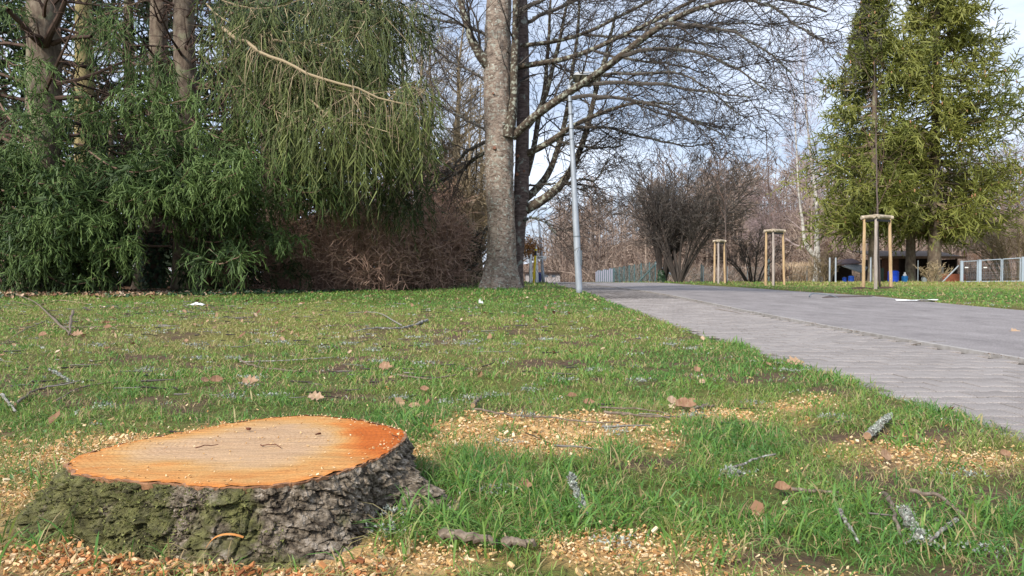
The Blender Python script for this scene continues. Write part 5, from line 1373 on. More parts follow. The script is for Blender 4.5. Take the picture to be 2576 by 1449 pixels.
def small_lamp(label, bp, tp, d, hw, r, col, arm=.35):
    o0 = at(bp[0], d); o = thing('street_lamp', label, 'street lamp', tuple(o0), 'lamp posts far along the path')
    t = U(tp[0], tp[1], d); s = np.linspace(0, 1, 8)[:, None]
    b = Buf().merge(tubes((o0*(1-s)+t*s)[None], (r*(1-.5*s[:, 0]))[None], 12, cap=True)); obj('pole', b, GALV if col is GALV else col, o, smooth=True)
    P = resample(np.array([t-[0, 0, .02], t+[.03, 0, .06], t+[arm*.4, 0, .09], t+[arm, 0, .10]]), 8)
    hb_ = Buf().merge(tubes(P[None], np.linspace(r*.7, hw*.5, 8)[None], 8, cap=True)); hb_.V[0][:, 1] = hb_.V[0][:, 1]; obj('lamp_arm', hb_, col, o, smooth=True)
    b = Buf(); box(b, (0, -hw*1.3, -.03), (arm*.9, hw*1.3, .035), loc=t+np.array([arm*.45, 0, .10]), M=np.array([[1, 0, -.0], [0, 1, 0], [.12, 0, 1]])); obj('lamp_head', b, col, o)
    return o, o0, t
sl, o0, t0 = small_lamp('slim grey lamp post with flat head behind the yellow marker, far along the path', (1367, 712), (1354, 531), 36, .07, .085, GALV, .32)
small_lamp('low white lamp with curved hood left of the slim grey lamp post', (1353, 712), (1349, 604), 37, .05, .05, WHITE, .26)
# direction sign fixed to the slim lamp post
sg = thing('direction_sign', 'white pointed direction sign seen edge-on at the far slim lamp post', 'sign', tuple(U(1361, 648, 35.8)), None)
b = Buf(); a = np.linspace(0, 2*math.pi, 25)[:-1]; L_, h_ = .30, .075
prof = [(-L_, -h_), (L_*.7, -h_), (L_*.93, -h_*.6), (L_, 0), (L_*.93, h_*.6), (L_*.7, h_), (-L_, h_)]
base_ = U(1360, 648, 35.8); V = [base_+[x, -.03, z] for x, z in prof]+[base_+[x, .0, z] for x, z in prof]; n_ = len(prof)
b.add(np.array(V), [np.arange(n_)[None], (np.arange(n_)+n_)[None, ::-1], np.array([[i, i+n_, (i+1) % n_+n_, (i+1) % n_] for i in range(n_)])]); obj('board', b, WHITE, sg)
b = Buf(); box(b, (-.20, -.038, -.02), (.10, -.032, .02), loc=base_); obj('lettering_strip', b, plain('dark_print', (.10, .12, .12)), sg)
# yellow marker and white posts beside it
YEL = plain('yellow_marker_paint', (.62, .46, .02), .5, var=.08)
mk = thing('marker_post', 'tall yellow marker post with black top bands leaning right beside white posts', 'marker post', tuple(at(1341, 33.5)))
p0, p1 = at(1342, 33.5), U(1348, 629, 33.5)
b = Buf(); rod(b, p0, p1, .055, 10, .05); obj('post', b, YEL, mk)
b = Buf(); rod(b, p0+(p1-p0)*.83, p0+(p1-p0)*.97, .057, 10); obj('black_band', b, BLACK, mk)
b = Buf(); rod(b, p1-[0, 0, .02], p1+[0, 0, .05], .058, 10); obj('cap', b, YEL, mk)
b = Buf(); box(b, (-.06, -.075, -.14), (.07, -.05, .14), loc=p0+(p1-p0)*.2); obj('plate', b, YEL, mk)
for px, top, r, d, lab in [(1334, 650, .035, 34, 'thin white post directly left of the yellow marker post'), (1337, 640, .045, 34.4, 'taller white post touching the yellow marker post on its left'), (1350, 620, .04, 34.2, 'white post directly right behind the yellow marker post')]:
    b = Buf(); q0 = at(px, d); q1 = U(px-1, top, d); rod(b, np.zeros(3), q1-q0, r, 8)
    o = obj('post', b, WHITE, org=(0, 0, 0)); o.location = q0; tag(o, lab, 'post', 'white posts far along the path')
# blue bin by the slim lamp
o = thing('bin', 'small dark blue bin at the foot of the far slim lamp post', 'bin', tuple(at(1354, 39)))
b = Buf(); q0 = at(1354, 39); frust(b, q0+[0, 0, .0], .15, .19, 0, .45); obj('body', b, plain('navy_plastic', (.02, .03, .12), .5), o)
b = Buf(); frust(b, q0+[0, 0, .0], .20, .15, .452, .52); obj('lid', b, plain('navy_plastic_lid', (.02, .03, .10), .5), o)

# ------------------------------------------------------------------ tree support frames with their saplings
SAPB = plain('sapling_bark', (.13, .10, .09), .8, scale=12)
def support(px_l, px_m, px_r, base, top, d, lab, lab2, sap_px, sap_top, seed, lean=0.0, fork=.55, r=.042):
    rng = np.random.default_rng(seed)
    F = [at(px_l, d), at(px_m, d-.38), at(px_r, d), ]
    zt = U(px_l, top, d)[2]
    inn = [(.012, 0), (.0, .01), (-.05, .0)]
    o0 = (F[0]+F[2])/2; o = thing('support_frame', lab, 'tree support', tuple(o0), 'wooden support frames round young trees')
    T = []
    for i, f in enumerate(F):
        t = np.array([f[0]+inn[i][0]*1.2, f[1]+inn[i][1], zt])
        s = np.linspace(0, 1, 10)[:, None]
        P = (f-[0, 0, .1])*(1-s)+t*s
        P[:, 0] += rng.normal(size=10)*.003
        b = Buf().merge(tubes(P[None], (r*(1.05-.12*s[:, 0])+rng.normal(size=10)*.0015)[None], 12, cap=True))
        p = obj('stake', b, WOOD_G if i == 1 else WOOD_O, o, smooth=False)
        if i == 1: p['label'] = 'weathered grey stake at the front'
        T.append(t)
    for i, (a_, b_) in enumerate([(0, 1), (1, 2), (0, 2)]):
        A, Bq = T[a_].copy(), T[b_].copy(); dv = (Bq-A)/np.linalg.norm(Bq-A)
        A = A-dv*.09; Bq = Bq+dv*.09; off = [.0, .004, -.012][i]
        b = Buf().merge(tubes(np.stack([A+[0, 0, .045+off], Bq+[0, 0, .045+off]])[None], np.full((1, 2), .052), 12, cap=True)); obj('rail', b, WOOD_R, o, smooth=False)
    b = Buf()
    for a_, b_ in [(0, 1), (1, 2)]:
        A, Bq = T[a_]-[0, .05, .055], T[b_]-[0, .05, .055]
        dv = Bq-A; b.add(np.array([A-[0, 0, .03], Bq-[0, 0, .03], Bq+[0, 0, .03], A+[0, 0, .03]]+[x_ for x_ in (A-[0, -.008, .03], Bq-[0, -.008, .03], Bq+[0, .008, .03], A+[0, .008, .03])]), np.array([[0,1,2,3],[7,6,5,4],[0,4,5,1],[3,2,6,7]]))
    obj('strap', b, BLACK, o)
    # the sapling
    sb = at(sap_px, d+.05); so = thing('young_tree', lab2, 'tree', tuple(sb), 'saplings held by the support frames')
    top_ = U(sap_px+lean, sap_top, d+.05); K = 22; s = np.linspace(0, 1, K)[:, None]
    P = (sb-[0, 0, .05])*(1-s)+top_*s; P[1:-1, 0] += np.cumsum(rng.normal(size=K-2))*.008
    rr = .025*(1-s[:, 0])**.8+.004
    obj('trunk', tubes(P[None], rr[None], 10, cap=True), SAPB, so, smooth=True)
    P1, R1, L1 = grow(P[None], rr[None], 11, fork*.78, .97, 1.5, .50, 8, up=.07, wob=.05, rs=.6, rmin=.005, fall=.35, rng=rng)
    P2, R2, L2 = grow(P1, R1, 5, .2, 1, L1*.4, .6, 5, up=.05, wob=.1, rs=.6, rmin=.004, rng=rng)
    P3, R3, L3 = grow(P2, R2, 2, .3, 1, .22, .6, 3, up=.02, wob=.1, rs=.6, rmin=.0035, rng=rng)
    b = tubes(P1, R1, 5, rng.random(len(P1))*.4+.2); b.merge(tubes(P2, R2, 4, rng.random(len(P2))*.4+.2)); b.merge(twigs(P3, np.full(len(P3), .0045), rng.random(len(P3))*.4+.2))
    obj('branches', b, TWIG_BROWN, so)
    return o
DS = float(G(2200, 729)[1])
support(2172, 2203, 2242, 728, 551, DS, 'largest wooden support frame, rightmost of the three beyond the road', 'bare sapling in the rightmost support frame before the olive spruces', 2213, 150, 1, lean=-12, fork=.45)
DS2 = float(G(1940, 718.5)[1])
support(1926, 1945, 1973, 718, 584, DS2, 'middle of the three wooden support frames beyond the road', 'bare reddish sapling in the middle support frame', 1948, 285, 2, lean=-22, fork=.5)
DS3 = min(38.0, float(G(1806, 714)[1]))
support(1797, 1807, 1824, 714, 609, DS3, 'smallest looking support frame, leftmost of the three, near the large fanning tree', 'bare sapling in the leftmost support frame', 1828, 345, 3, lean=-3, fork=.5)
# molehill-like soil heaps at the rightmost frame
for px, dy, lab in [(2166, -.12, 'small heap of dark soil at the left stake of the rightmost frame'), (2228, .1, 'small heap of dark soil at the right stake of the rightmost frame')]:
    c = at(px, DS+dy-.1); b = Buf(); n_ = 14; a = np.arange(n_)/n_*2*math.pi
    rings = []
    for rr_, zz in ((.26, -.02), (.20, .022), (.11, .045), (.03, .05)):
        j = 1+R.normal(size=n_)*.14; rings.append(np.stack([np.cos(a)*rr_*j*1.3, np.sin(a)*rr_*j, zz+R.normal(size=n_)*.006], 1))
    V = np.concatenate(rings); k = np.arange(3)[:, None]*n_; s = np.arange(n_)[None]; s2 = (s+1) % n_
    b.add(V, [np.stack([k+s, k+s2, k+n_+s2, k+n_+s], -1).reshape(-1, 4), (3*n_+np.arange(n_))[None]])
    o = obj('soil_heap', b, plain('dark_soil', (.07, .042, .03), .95, scale=30, bump=.8), smooth=True); o.location = c; tag(o, lab, 'soil heap', 'soil heaps at the rightmost frame')

# ------------------------------------------------------------------ fences
GREEN_P = plain('green_fence_post', (.09, .15, .16), .5)
WIREM = plain('fence_wire', (.20, .26, .26), .5)
WIREG = plain('grey_fence_wire', (.30, .32, .32), .5)
def wires(A, Bq, h0, h1, step, r, z0=.05, vstep=None, diag=True):
    """chain link between two ground points; three-sided wires"""
    A, Bq = np.asarray(A, float), np.asarray(Bq, float); L = np.linalg.norm(Bq-A); b = Buf(); P = []
    hh = lambda t: h0*(1-t)+h1*t
    if diag:
        n_ = int((L+max(h0, h1))/step)
        for i in range(n_):
            for sg_ in (1, -1):
                u0 = i*step-max(h0, h1) if sg_ > 0 else i*step
                t0_ = u0/L; z_0 = z0; u1 = u0+sg_*max(h0, h1); pts = []
                for k in np.linspace(0, 1, 7):
                    u = u0+(u1-u0)*k; t = u/L
                    if 0 <= t <= 1: pts.append(A+(Bq-A)*t+[0, 0, z0+(hh(t)-z0)*k])
                if len(pts) >= 2: P.append(np.stack([pts[0], pts[-1]]))
    else:
        for i in range(int(L/step)+1):
            t = min(1, i*step/L); q_ = A+(Bq-A)*t; P.append(np.stack([q_+[0, 0, z0], q_+[0, 0, hh(t)]]))
        for k in range(int(max(h0, h1)/vstep)):
            P.append(np.stack([A+[0, 0, z0+k*vstep*h0/max(h0, h1)], Bq+[0, 0, z0+k*vstep*h1/max(h0, h1)]]))
    P.append(np.stack([A+[0, 0, h0], Bq+[0, 0, h1]])); P.append(np.stack([(A+Bq)/2+[0, 0, 0]+(A-Bq)/2+[0, 0, h0*.5], Bq+[0, 0, h1*.5]]))
    P = np.array(P); b.merge(ribbons(P, np.full((len(P), 2), r), np.full(len(P), .5))); b.merge(ribbons(P, np.full((len(P), 2), r), np.full(len(P), .5)))
    return b
# tall green mesh fence running away from us beside the road, a pale mat screen on its far end
PFx = [(1649, 43.0, 660), (1634, 44, 662), (1613, 45.2, 664), (1596, 46.3, 667), (1583, 47.3, 669), (1570, 48.4, 671), (1558, 49.5, 673), (1545, 50.6, 675)]
fe = thing('mesh_fence', 'tall green wire mesh fence receding beside the far road, left of the fanning tree', 'fence', tuple(at(1649, 43)))
pts = [at(a, d) for a, d, _ in PFx]; hs = [U(a, t, d)[2]-at(a, d)[2] for a, d, t in PFx]
for q_, h in zip(pts, hs):
    b = Buf(); rod(b, q_-[0, 0, .1], q_+[0, 0, h+.05], .042, 8); obj('post', b, GREEN_P if h < 1.0 or q_[1] < 50 else GALV, fe)
for i in range(len(pts)-1):
    w1 = wires(pts[i], pts[i+1], hs[i], hs[i+1], .13, .011); p_ = obj('mesh_panel', w1, WIREM, fe); p_['kind'] = 'stuff'
b = Buf(); q1 = at(1716, 42.5); rod(b, pts[0]+[0, 0, hs[0]-.05], q1, .045, 8); obj('brace', b, GALV, fe)
b = Buf(); q1 = at(1571, 49.6); rod(b, pts[-1]+[0, 0, hs[-1]-.1], at(1562, 49.8), .04, 8); obj('brace', b, GREEN_P, fe)
b = Buf(); q1 = pts[0]+np.array([-.9, .6, 0]); rod(b, pts[0]+[0, 0, hs[0]-.1], q1, .04, 8); obj('brace', b, GREEN_P, fe)
scn = thing('screen_fence', 'pale violet grey mat screen at the far end of the mesh fence', 'fence', tuple(at(1499, 56.5)))
MATM = mat('faded_mat', [(.3, (.27, .26, .33)), (.7, (.44, .42, .50))], scale=3, stretch=(4, 4, .4), bump=.6, bdist=.02, rough=.9)
A, Bq = at(1544, 50.8), at(1499, 56.5); hA = U(1545, 676, 50.8)[2]-A[2]; hB = U(1499, 683, 56.5)[2]-Bq[2]
n_ = 9
for i in range(n_):
    t0_, t1_ = i/n_, (i+1)/n_-.012; p0, p1 = A*(1-t0_)+Bq*t0_, A*(1-t1_)+Bq*t1_
    h = (hA*(1-t0_)+hB*t0_)*(1+.05*math.sin(i*2.1)); nn3 = np.array([-.05, -.03, 0])
    V = np.array([p0, p1, p1+[0, 0, h], p0+[0, 0, h*1.02], p0+nn3, p1+nn3, p1+nn3+[0, 0, h], p0+nn3+[0, 0, h*1.02]])
    b = Buf().add(V, np.array([[0,1,2,3],[7,6,5,4],[0,4,5,1],[1,5,6,2],[2,6,7,3],[3,7,4,0]])); obj('mat_panel', b, MATM, scn)
    b = Buf(); rod(b, p0-[.06, .04, .05], p0-[.06, .04, 0]+[0, 0, h*1.05], .03, 6); obj('post', b, GREEN_P, scn)
# low chain link fence across the back of the meadow, and its posts
cf = thing('chain_link_fence', 'low grey chain link fence crossing behind the support frames', 'fence', tuple(at(1700, 52)))
pp_ = [at(p_, 50-.006*(p_-1655)) for p_ in (1655, 1712, 1770, 1830, 1880, 1925, 1985, 2030, 2087)]
for i in range(len(pp_)-1):
    ob_ = obj('mesh_panel', wires(pp_[i], pp_[i+1], .98, .98, .14, .006), WIREG, cf); ob_['kind'] = 'stuff'
for q_ in pp_:
    b = Buf(); rod(b, q_-[0, 0, .1], q_+[0, 0, 1.03], .028, 6); obj('post', b, GALV_D, cf)
for px, top, d, r, m_, lab in [(1764, 665, 43, .035, GREEN_P, 'leftmost thin green post of a pair left of the support frames'), (1768, 667, 43.5, .03, GREEN_P, 'thin green post just right of its twin, left of the support frames'), (1934, 652, 42, .036, GREEN_P, 'thin green post between the leftmost and middle support frames'),
       (2102, 648, 40.5, .045, GALV, 'grey steel post right of the middle support frame'), (2087, 648, 40.6, .045, GALV, 'grey steel post in front of the lean-to roof'), (2190, 647, 41, .042, GALV, 'grey steel post left of the large blue barrel'), (2309, 655, 41, .03, GALV_D, 'thin steel post beside the middle spruce trunk')]:
    q_ = at(px, d); h = U(px, top, d)[2]-q_[2]; b = Buf(); rod(b, [0, 0, -.1], [0, 0, h], r, 8); o = obj('fence_post', b, m_); o.location = q_; tag(o, lab, 'post', 'single fence posts beyond the road')
# light blue gate with wire panels on the right
GB = plain('light_blue_frame', (.36, .43, .50), .45, var=.06)
gt = thing('metal_gate', 'light blue steel gate with wire mesh panels at the right, past the spruces', 'gate', tuple(at(2418, 40)))
def panel(pa, pb, da, db, ta, tb, parent, r=.024):
    A, Bq = at(pa, da), at(pb, db); hA = U(pa, ta, da)[2]-A[2]; hB = U(pb, tb, db)[2]-Bq[2]
    f = Buf()
    for s_, e_ in ((A+[0, 0, .04], A+[0, 0, hA]), (Bq+[0, 0, .04], Bq+[0, 0, hB]), (A+[0, 0, hA], Bq+[0, 0, hB]), (A+[0, 0, .06], Bq+[0, 0, .06])): rod(f, s_, e_, r, 6)
    o_ = obj('panel_frame', f, GB, parent)
    m_ = obj('wire_mesh', wires(A, Bq, hA, hB, .10, .0055, diag=False, vstep=.055), plain('gate_wire', (.22, .24, .26)), o_); m_['kind'] = 'stuff'
panel(2422, 2458, 40, 40, 658, 656, gt); panel(2468, 2518, 40, 39.5, 655, 652, gt); panel(2522, 2566, 39.5, 39, 652, 649, gt); panel(2578, 2680, 39, 38, 648, 640, gt)
for px, d, t_, r in [(2418, 40, 656, .045), (2463, 40, 653, .06), (2572, 39, 646, .045)]:
    q_ = at(px, d); h = U(px, t_, d)[2]-q_[2]; b = Buf(); box(b, (-r, -r, -.1), (r, r, h), loc=q_); obj('gate_post', b, GB, gt)
for px in (2426, 2473):
    b = Buf(); box(b, (0, -.06, -.03), (.18, -.03, .03), loc=U(px, 673, 39.9)); obj('handle', b, WHITE, gt)
b = Buf(); rod(b, at(2370, 40.5), U(2412, 668, 40.2), .04, 6); o = obj('brace_pole', b, GALV); tag(o, 'slanting steel pole leaning against the left post of the blue gate', 'pole')

# ------------------------------------------------------------------ sheds, barrels and clutter beyond the spruces
RBW = mat('red_brown_boards', [(.3, (.11, .045, .028)), (.7, (.21, .095, .06))], scale=5, stretch=(1, 1, 6), bump=.4, bdist=.01)
ROOFM = mat('mossy_roof_felt', [(.3, (.13, .10, .085)), (.6, (.24, .18, .15)), (.75, (.22, .22, .10))], scale=4, bump=.6, bdist=.02)
DARKW = plain('dark_shed_boards', (.06, .04, .032), .9, .4)
SD = 46.0
g_ = at(2300, SD)
sh = thing('shed', 'open fronted red brown wooden shed with low felt roof behind the spruce trunks', 'shed', tuple(g_))
xl, xr, xe = at(2218, SD)[0], at(2262, SD)[0], at(2405, SD)[0]; zg = g_[2]-.1
zt_ = U(2250, 648, SD)[2]
for i in range(9):                                            # board clad left wall facing us
    x0 = xl+(xr-xl)*i/9; b = Buf(); box(b, (x0+.008, SD-.02-.004*(i % 2), zg), (xl+(xr-xl)*(i+1)/9, SD+.03, zt_-.05+.0*i)); obj('board', b, RBW, sh)
for i in range(26):
    x0 = xr+(xe-xr)*i/26; b = Buf(); box(b, (x0+.01, SD+2.2-.01*(i % 2), zg), (xr+(xe-xr)*(i+1)/26, SD+2.25, zt_)); obj('board', b, DARKW, sh)
for i in range(3):
    b = Buf(); xs_ = (xr, (xr+xe)/2, xe)[i]; box(b, (xs_-.05, SD-.05, zg), (xs_+.05, SD+.05, zt_-.02)); obj('corner_post', b, DARKW, sh)
b = Buf(); box(b, (xe-.03, SD+.055, zg), (xe+.02, SD+2.19, zt_-.1)); obj('side_wall', b, DARKW, sh)
b = Buf(); box(b, (xl-.03, SD+.035, zg), (xl+.02, SD+2.19, zt_-.1)); obj('side_wall', b, DARKW, sh)
V = np.array([[xl-.6, SD-.5, zt_+.0], [xe+.3, SD-.5, zt_-.05], [xe+.3, SD+2.6, zt_+.42], [xl-.6, SD+2.6, zt_+.45]]); b = Buf().add(np.concatenate([V+[0, 0, .07], V]), np.array([[0,1,2,3],[7,6,5,4],[0,4,5,1],[1,5,6,2],[2,6,7,3],[3,7,4,0]])); obj('roof', b, ROOFM, sh)
b = Buf(); box(b, (xl-.62, SD-.53, zt_-.08), (xe+.32, SD-.502, zt_+.075)); obj('fascia', b, plain('faded_fascia', (.20, .12, .08), .9, .3), sh)
# lean-to on the left
lt_ = thing('lean_to', 'low lean-to with violet brown sloping roof right of the birch', 'shed', tuple(at(2130, 44)))
a0, a1 = at(2084, 44), at(2182, 44); zl = U(2084, 667, 44)[2]; zr = U(2182, 655, 44)[2]
V = np.array([[a0[0]-.1, 43.7, zl-.08], [a1[0]-.5, 43.7, zl+.10], [a1[0], 46, zr+.1], [a0[0]+.5, 46, zr-.1]]); b = Buf().add(np.concatenate([V+[0, 0, .06], V]), np.array([[0,1,2,3],[7,6,5,4],[0,4,5,1],[1,5,6,2],[2,6,7,3],[3,7,4,0]])); obj('roof', b, plain('violet_brown_felt', (.17, .12, .125), .9, .3, bump=.5), lt_)
b = Buf(); box(b, (a0[0]+.3, 45.8, a0[2]-.1), (a1[0]-.1, 45.9, zl)); obj('back_wall', b, DARKW, lt_)
for xx in (a0[0]+.1, a1[0]-.45):
    b = Buf(); box(b, (xx, 43.9, a0[2]-.1), (xx+.07, 43.97, zl-.03)); obj('corner_post', b, WOOD_G, lt_)
V = np.array([U(2118, 669, 43.4), U(2172, 688, 43.3), U(2184, 672, 43.9), U(2150, 662, 44.1)]); b = Buf().add(np.concatenate([V, V-[0, -.03, .03]]), np.array([[0,1,2,3],[7,6,5,4],[0,4,5,1],[1,5,6,2],[2,6,7,3],[3,7,4,0]])); o = obj('tarpaulin', b, plain('grey_tarp', (.42, .44, .46), .6, .3, scale=10, bump=.8)); tag(o, 'crumpled pale grey tarpaulin sloping under the lean-to roof', 'tarpaulin')
o = thing('crate_wall', 'dull green plank partition standing between the lean-to and the open shed', 'partition', tuple(at(2190, 44.5)))
a0 = at(2183, 44.5); 
for i in range(8):
    b = Buf(); box(b, (a0[0]+i*.12, 44.48, a0[2]-.1), (a0[0]+i*.12+.112, 44.53, U(2190, 674, 44.5)[2])); obj('board', b, plain('green_board', (.10, .14, .11), .8, .3) if i == 0 else bpy.data.materials['green_board'], o)
def barrel(label, px, d, r, h, colr, group='blue barrels and tubs at the sheds', taper=1.0, lid=False):
    q_ = at(px, d); o = thing('barrel', label, 'barrel', tuple(q_), group)
    m_ = plain('blue_plastic', colr, .4, .1)
    pr = [(r*.86, 0), (r*.96, .04*h), (r, .12*h), (r*.98, .30*h), (r*1.03, .33*h), (r*.98, .36*h), (r*.98, .64*h), (r*1.03, .67*h), (r*.98, .70*h), (r*taper, .90*h), (r*.86*taper, .97*h), (r*.80*taper, h)]
    obj('body', lathe(Buf(), pr, q_, 22), m_, o, smooth=False)
    obj('lid', lathe(Buf(), [(r*.5, h+.001), (r*.5, h+.05), (r*.45, h+.06)] if not lid else [(r*.5, h+.001), (r*.62, h+.05), (r*.3, h+.12), (r*.28, h+.22)], q_, 16), WHITE if lid else BLACK, o)
barrel('tall bright blue barrel, largest one, behind the right stake of the rightmost frame', 2247, 42.5, .30, .66, (.012, .06, .50))
barrel('smaller lighter blue barrel with pale lid just left of the middle spruce trunk', 2276, 42.8, .175, .36, (.02, .16, .42), lid=True)
barrel('blue tub right one of the two under the lean-to', 2141, 43, .17, .36, (.03, .10, .50))
barrel('small dark blue tub left one of the two under the lean-to', 2124, 42.9, .12, .28, (.02, .07, .40))
# pots, stacked bricks and box in the shed mouth
o = thing('watering_can', 'grey watering can in the shed opening between the two spruce trunks', 'watering can', tuple(at(2326, 43)))
q_ = at(2326, 43); obj('body', lathe(Buf(), [(.13, 0), (.14, .02), (.13, .22), (.08, .27)], q_, 14), plain('zinc', (.30, .34, .35), .5), o)
b = Buf(); rod(b, q_+[.12, 0, .06], q_+[.33, 0, .30], .022, 8, .03); obj('spout', b, bpy.data.materials['zinc'], o)
b = Buf(); hp = resample(np.array([q_+[-.12, 0, .05], q_+[-.22, 0, .18], q_+[-.12, 0, .32], q_+[.02, 0, .27]]), 9); b.merge(tubes(hp[None], np.full((1, 9), .012), 6)); obj('handle', b, bpy.data.materials['zinc'], o)
o = thing('brick_stack', 'low stack of red bricks right of the rightmost spruce trunk', 'bricks', tuple(at(2385, 43)))
bm_ = Buf(); box(bm_, (0, 0, 0), (.235, .11, .065)); bme = bm_.mesh('brick'); bme.materials.append(plain('red_brick', (.30, .105, .06), .9, .3))
q_ = at(2385, 43)
for r_ in range(7):
    for i in range(8):
        bo_ = bpy.data.objects.new('brick', bme); C.objects.link(bo_); bo_.parent = o; bo_.location = (-1.0+i*.245+(r_ % 2)*.1, 0+R.normal()*.01, r_*.069); bo_.rotation_euler = (0, 0, R.normal()*.04)
o = thing('cupboard', 'pale grey box standing by the right end of the shed', 'box', tuple(at(2362, 42.2)))
q_ = at(2367, 44.6); b = Buf(); box(b, (-.16, 0, 0), (.16, .3, .95), loc=q_); obj('body', b, plain('grey_board', (.36, .34, .31), .8, .3), o); b = Buf(); box(b, (-.15, -.02, .03), (.15, -.002, .92), loc=q_); obj('door', b, plain('grey_board_door', (.40, .38, .35), .8, .3), o)
# dry reeds
rg = np.random.default_rng(8); N = 2200; px = rg.uniform(1985, 2080, N); d = rg.uniform(50, 57, N); x = (px-1288)/FPX*d
P = np.zeros((N, 3, 3)); P[:, 0] = np.stack([x, d, H(x, d)], 1); hh = rg.uniform(.6, 1.5, N); dv = rg.normal(size=(N, 3))*[.18, .18, 0]
P[:, 1] = P[:, 0]+(dv+[0, 0, 1])*hh[:, None]*.55; P[:, 2] = P[:, 1]+(dv*2.5+[0, 0, 1])*hh[:, None]*.45
ob_ = obj('dry_reeds', ribbons(P, np.tile([[.022, .018, .006]], (N, 1)), rg.random(N)), mat('reed', [(0, (.34, .24, .15)), (1, (.62, .48, .34))], use_tint_only=True, bump=0)); struct(ob_, 'stuff')
# pale house far off behind the wood edge
q_ = at(1455, 60); o = thing('building', 'low pale building glimpsed behind the wood edge between the two lamp posts', 'building', tuple(q_))
xa_, xb_ = (1368-1288)/FPX*62, (1400-1288)/FPX*62; zb = float(H(np.array([2.]), np.array([62.]))[0]); z0_, z1_ = U(1380, 700, 62)[2], U(1380, 688, 62)[2]
b = Buf(); box(b, (xa_-1.5, 62, zb-.1), (xb_+.3, 65, z1_)); obj('wall', b, plain('pale_render', (.33, .31, .31), .8), o)
b = Buf(); box(b, (xa_-1.7, 61.8, z1_+.002), (xb_+.5, 65.2, z1_+.12)); obj('roof', b, DARKW, o)
for i in range(4):
    xx = xa_-1.2+i*.62; b = Buf(); box(b, (xx, 61.97, z0_+.10), (xx+.32, 62.02, z1_-.12)); obj('window', b, plain('far_window', (.10, .12, .15), .2) if i == 0 else bpy.data.materials['far_window'], o)
# ------------------------------------------------------------------ things lying on the lawn and path
def stick(name, label, pts, r, m, cat='stick', group=None, lift=None, cut=True, knob=True, sides=8, dz=0.010, forks=()):
    """pts in frame units on the ground; optional lift per point in metres"""
    Q = []
    for i, (a, b) in enumerate(pts):
        g = G(a, b); Q.append([g[0], g[1], float(H(g[0:1], g[1:2])[0])+dz+r+(lift[i] if lift else 0)])
    K = max(8, 4*len(pts)); P = resample(np.array(Q), K); P[1:-1] += R.normal(size=(K-2, 3))*r*.28
    rr_ = r*(1.05-.55*np.linspace(0, 1, K))*(1+R.normal(size=K)*.07)
    if knob: rr_[R.integers(1, K-1)] *= 1.35
    o0 = tuple(P[0]); t = thing(name, label, cat, o0, group)
    obj('stem', tubes(P[None], rr_[None], sides, cap=True), m, t, smooth=False)
    for f in forks:
        Fq = []
        for i, (a, b) in enumerate(f):
            g = G(a, b); Fq.append([g[0], g[1], float(H(g[0:1], g[1:2])[0])+dz+r*1.6+.012*math.sin(3.1*i/max(1, len(f)-1))])
        p = resample(np.array(Fq), 8); obj('side_twig', tubes(p[None], (r*.55*(1-.6*np.linspace(0, 1, 8)))[None], 6, cap=True), m, t)
    if cut:
        d = nrm(P[0]-P[1]); obj('cut_end', tubes(np.stack([P[0]-d*.0005, P[0]+d*.0012])[None], np.full((1, 2), rr_[0]*.93), sides, cap=True), CUTWOOD if 'stub' in name else CUT_DULL, t)
    return t, P, rr_
def crust(t, P, rr_, n, size=.006, s0=0.0, s1=1.0):
    """flaky lichen tufts on a stick"""
    k = (R.random(n)*(s1-s0)+s0)*(len(P)-1.01); i = k.astype(int); f = (k-i)[:, None]
    c = P[i]*(1-f)+P[i+1]*f; d = nrm(R.normal(size=(n, 3))+[0, -.3, .9]); c = c+d*rr_[i][:, None]*.9
    b = Buf()
    for q_ in range(3):
        d2 = nrm(d+R.normal(size=(n, 3))*.8); sd_ = nrm(np.cross(d2, R.normal(size=(n, 3)))); sz = size*(.5+R.random(n))[:, None]
        b.add(np.stack([c-sd_*sz*.5, c+sd_*sz*.5, c+d2*sz], 1).reshape(-1, 3), np.arange(n*3).reshape(-1, 3), np.repeat(R.random(n), 3))
    o = obj('lichen', b, LICHEN, t); o['kind'] = 'stuff'
G1 = 'fallen twigs on the lawn'
stick('fallen_branch', 'forked dead branch with whitish bark lying beyond the middle of the lawn', [(1075, 817), (1045, 827), (1010, 836), (975, 838), (945, 836)], .014, STICK_L, 'branch', forks=[[(1010, 832), (985, 820), (960, 806), (930, 799), (872, 803)], [(960, 838), (920, 843), (885, 847)]])
stick('fallen_branch', 'dead branch arching up at the left picture edge with thin forks', [(180, 855), (150, 835), (120, 806), (85, 775), (38, 748)], .010, STICK, 'branch', lift=[0, .03, .06, .08, .04], forks=[[(85, 778), (40, 765), (0, 760)], [(120, 812), (60, 850), (5, 885)], [(150, 836), (250, 842), (330, 836)]])
stick('cut_branch_stub', 'short upright branch stub with bright orange sawn end near the left edge', [(184, 822), (172, 856)], .014, STICK, 'branch', lift=[.12, .0])
stick('twig', 'slender dark twig lying across the lawn left of the picture middle', [(600, 908), (640, 925), (690, 934), (762, 940)], .006, STICK, 'twig', G1, forks=[[(650, 925), (655, 905)]])
stick('twig', 'long straight twig crossing the middle lawn beside pale lichen bits', [(604, 912), (720, 912), (840, 905)], .004, STICK_L, 'twig', G1)
stick('fallen_branch', 'crooked greyish stick with a dark bud near the left edge, farther one', [(40, 1040), (80, 1013), (130, 1000), (180, 990)], .006, STICK, 'stick')
stick('twig', 'long thin pale twig right of the crooked stick at the left', [(140, 1030), (200, 1000), (300, 988), (430, 972)], .0035, STICK, 'twig', G1)
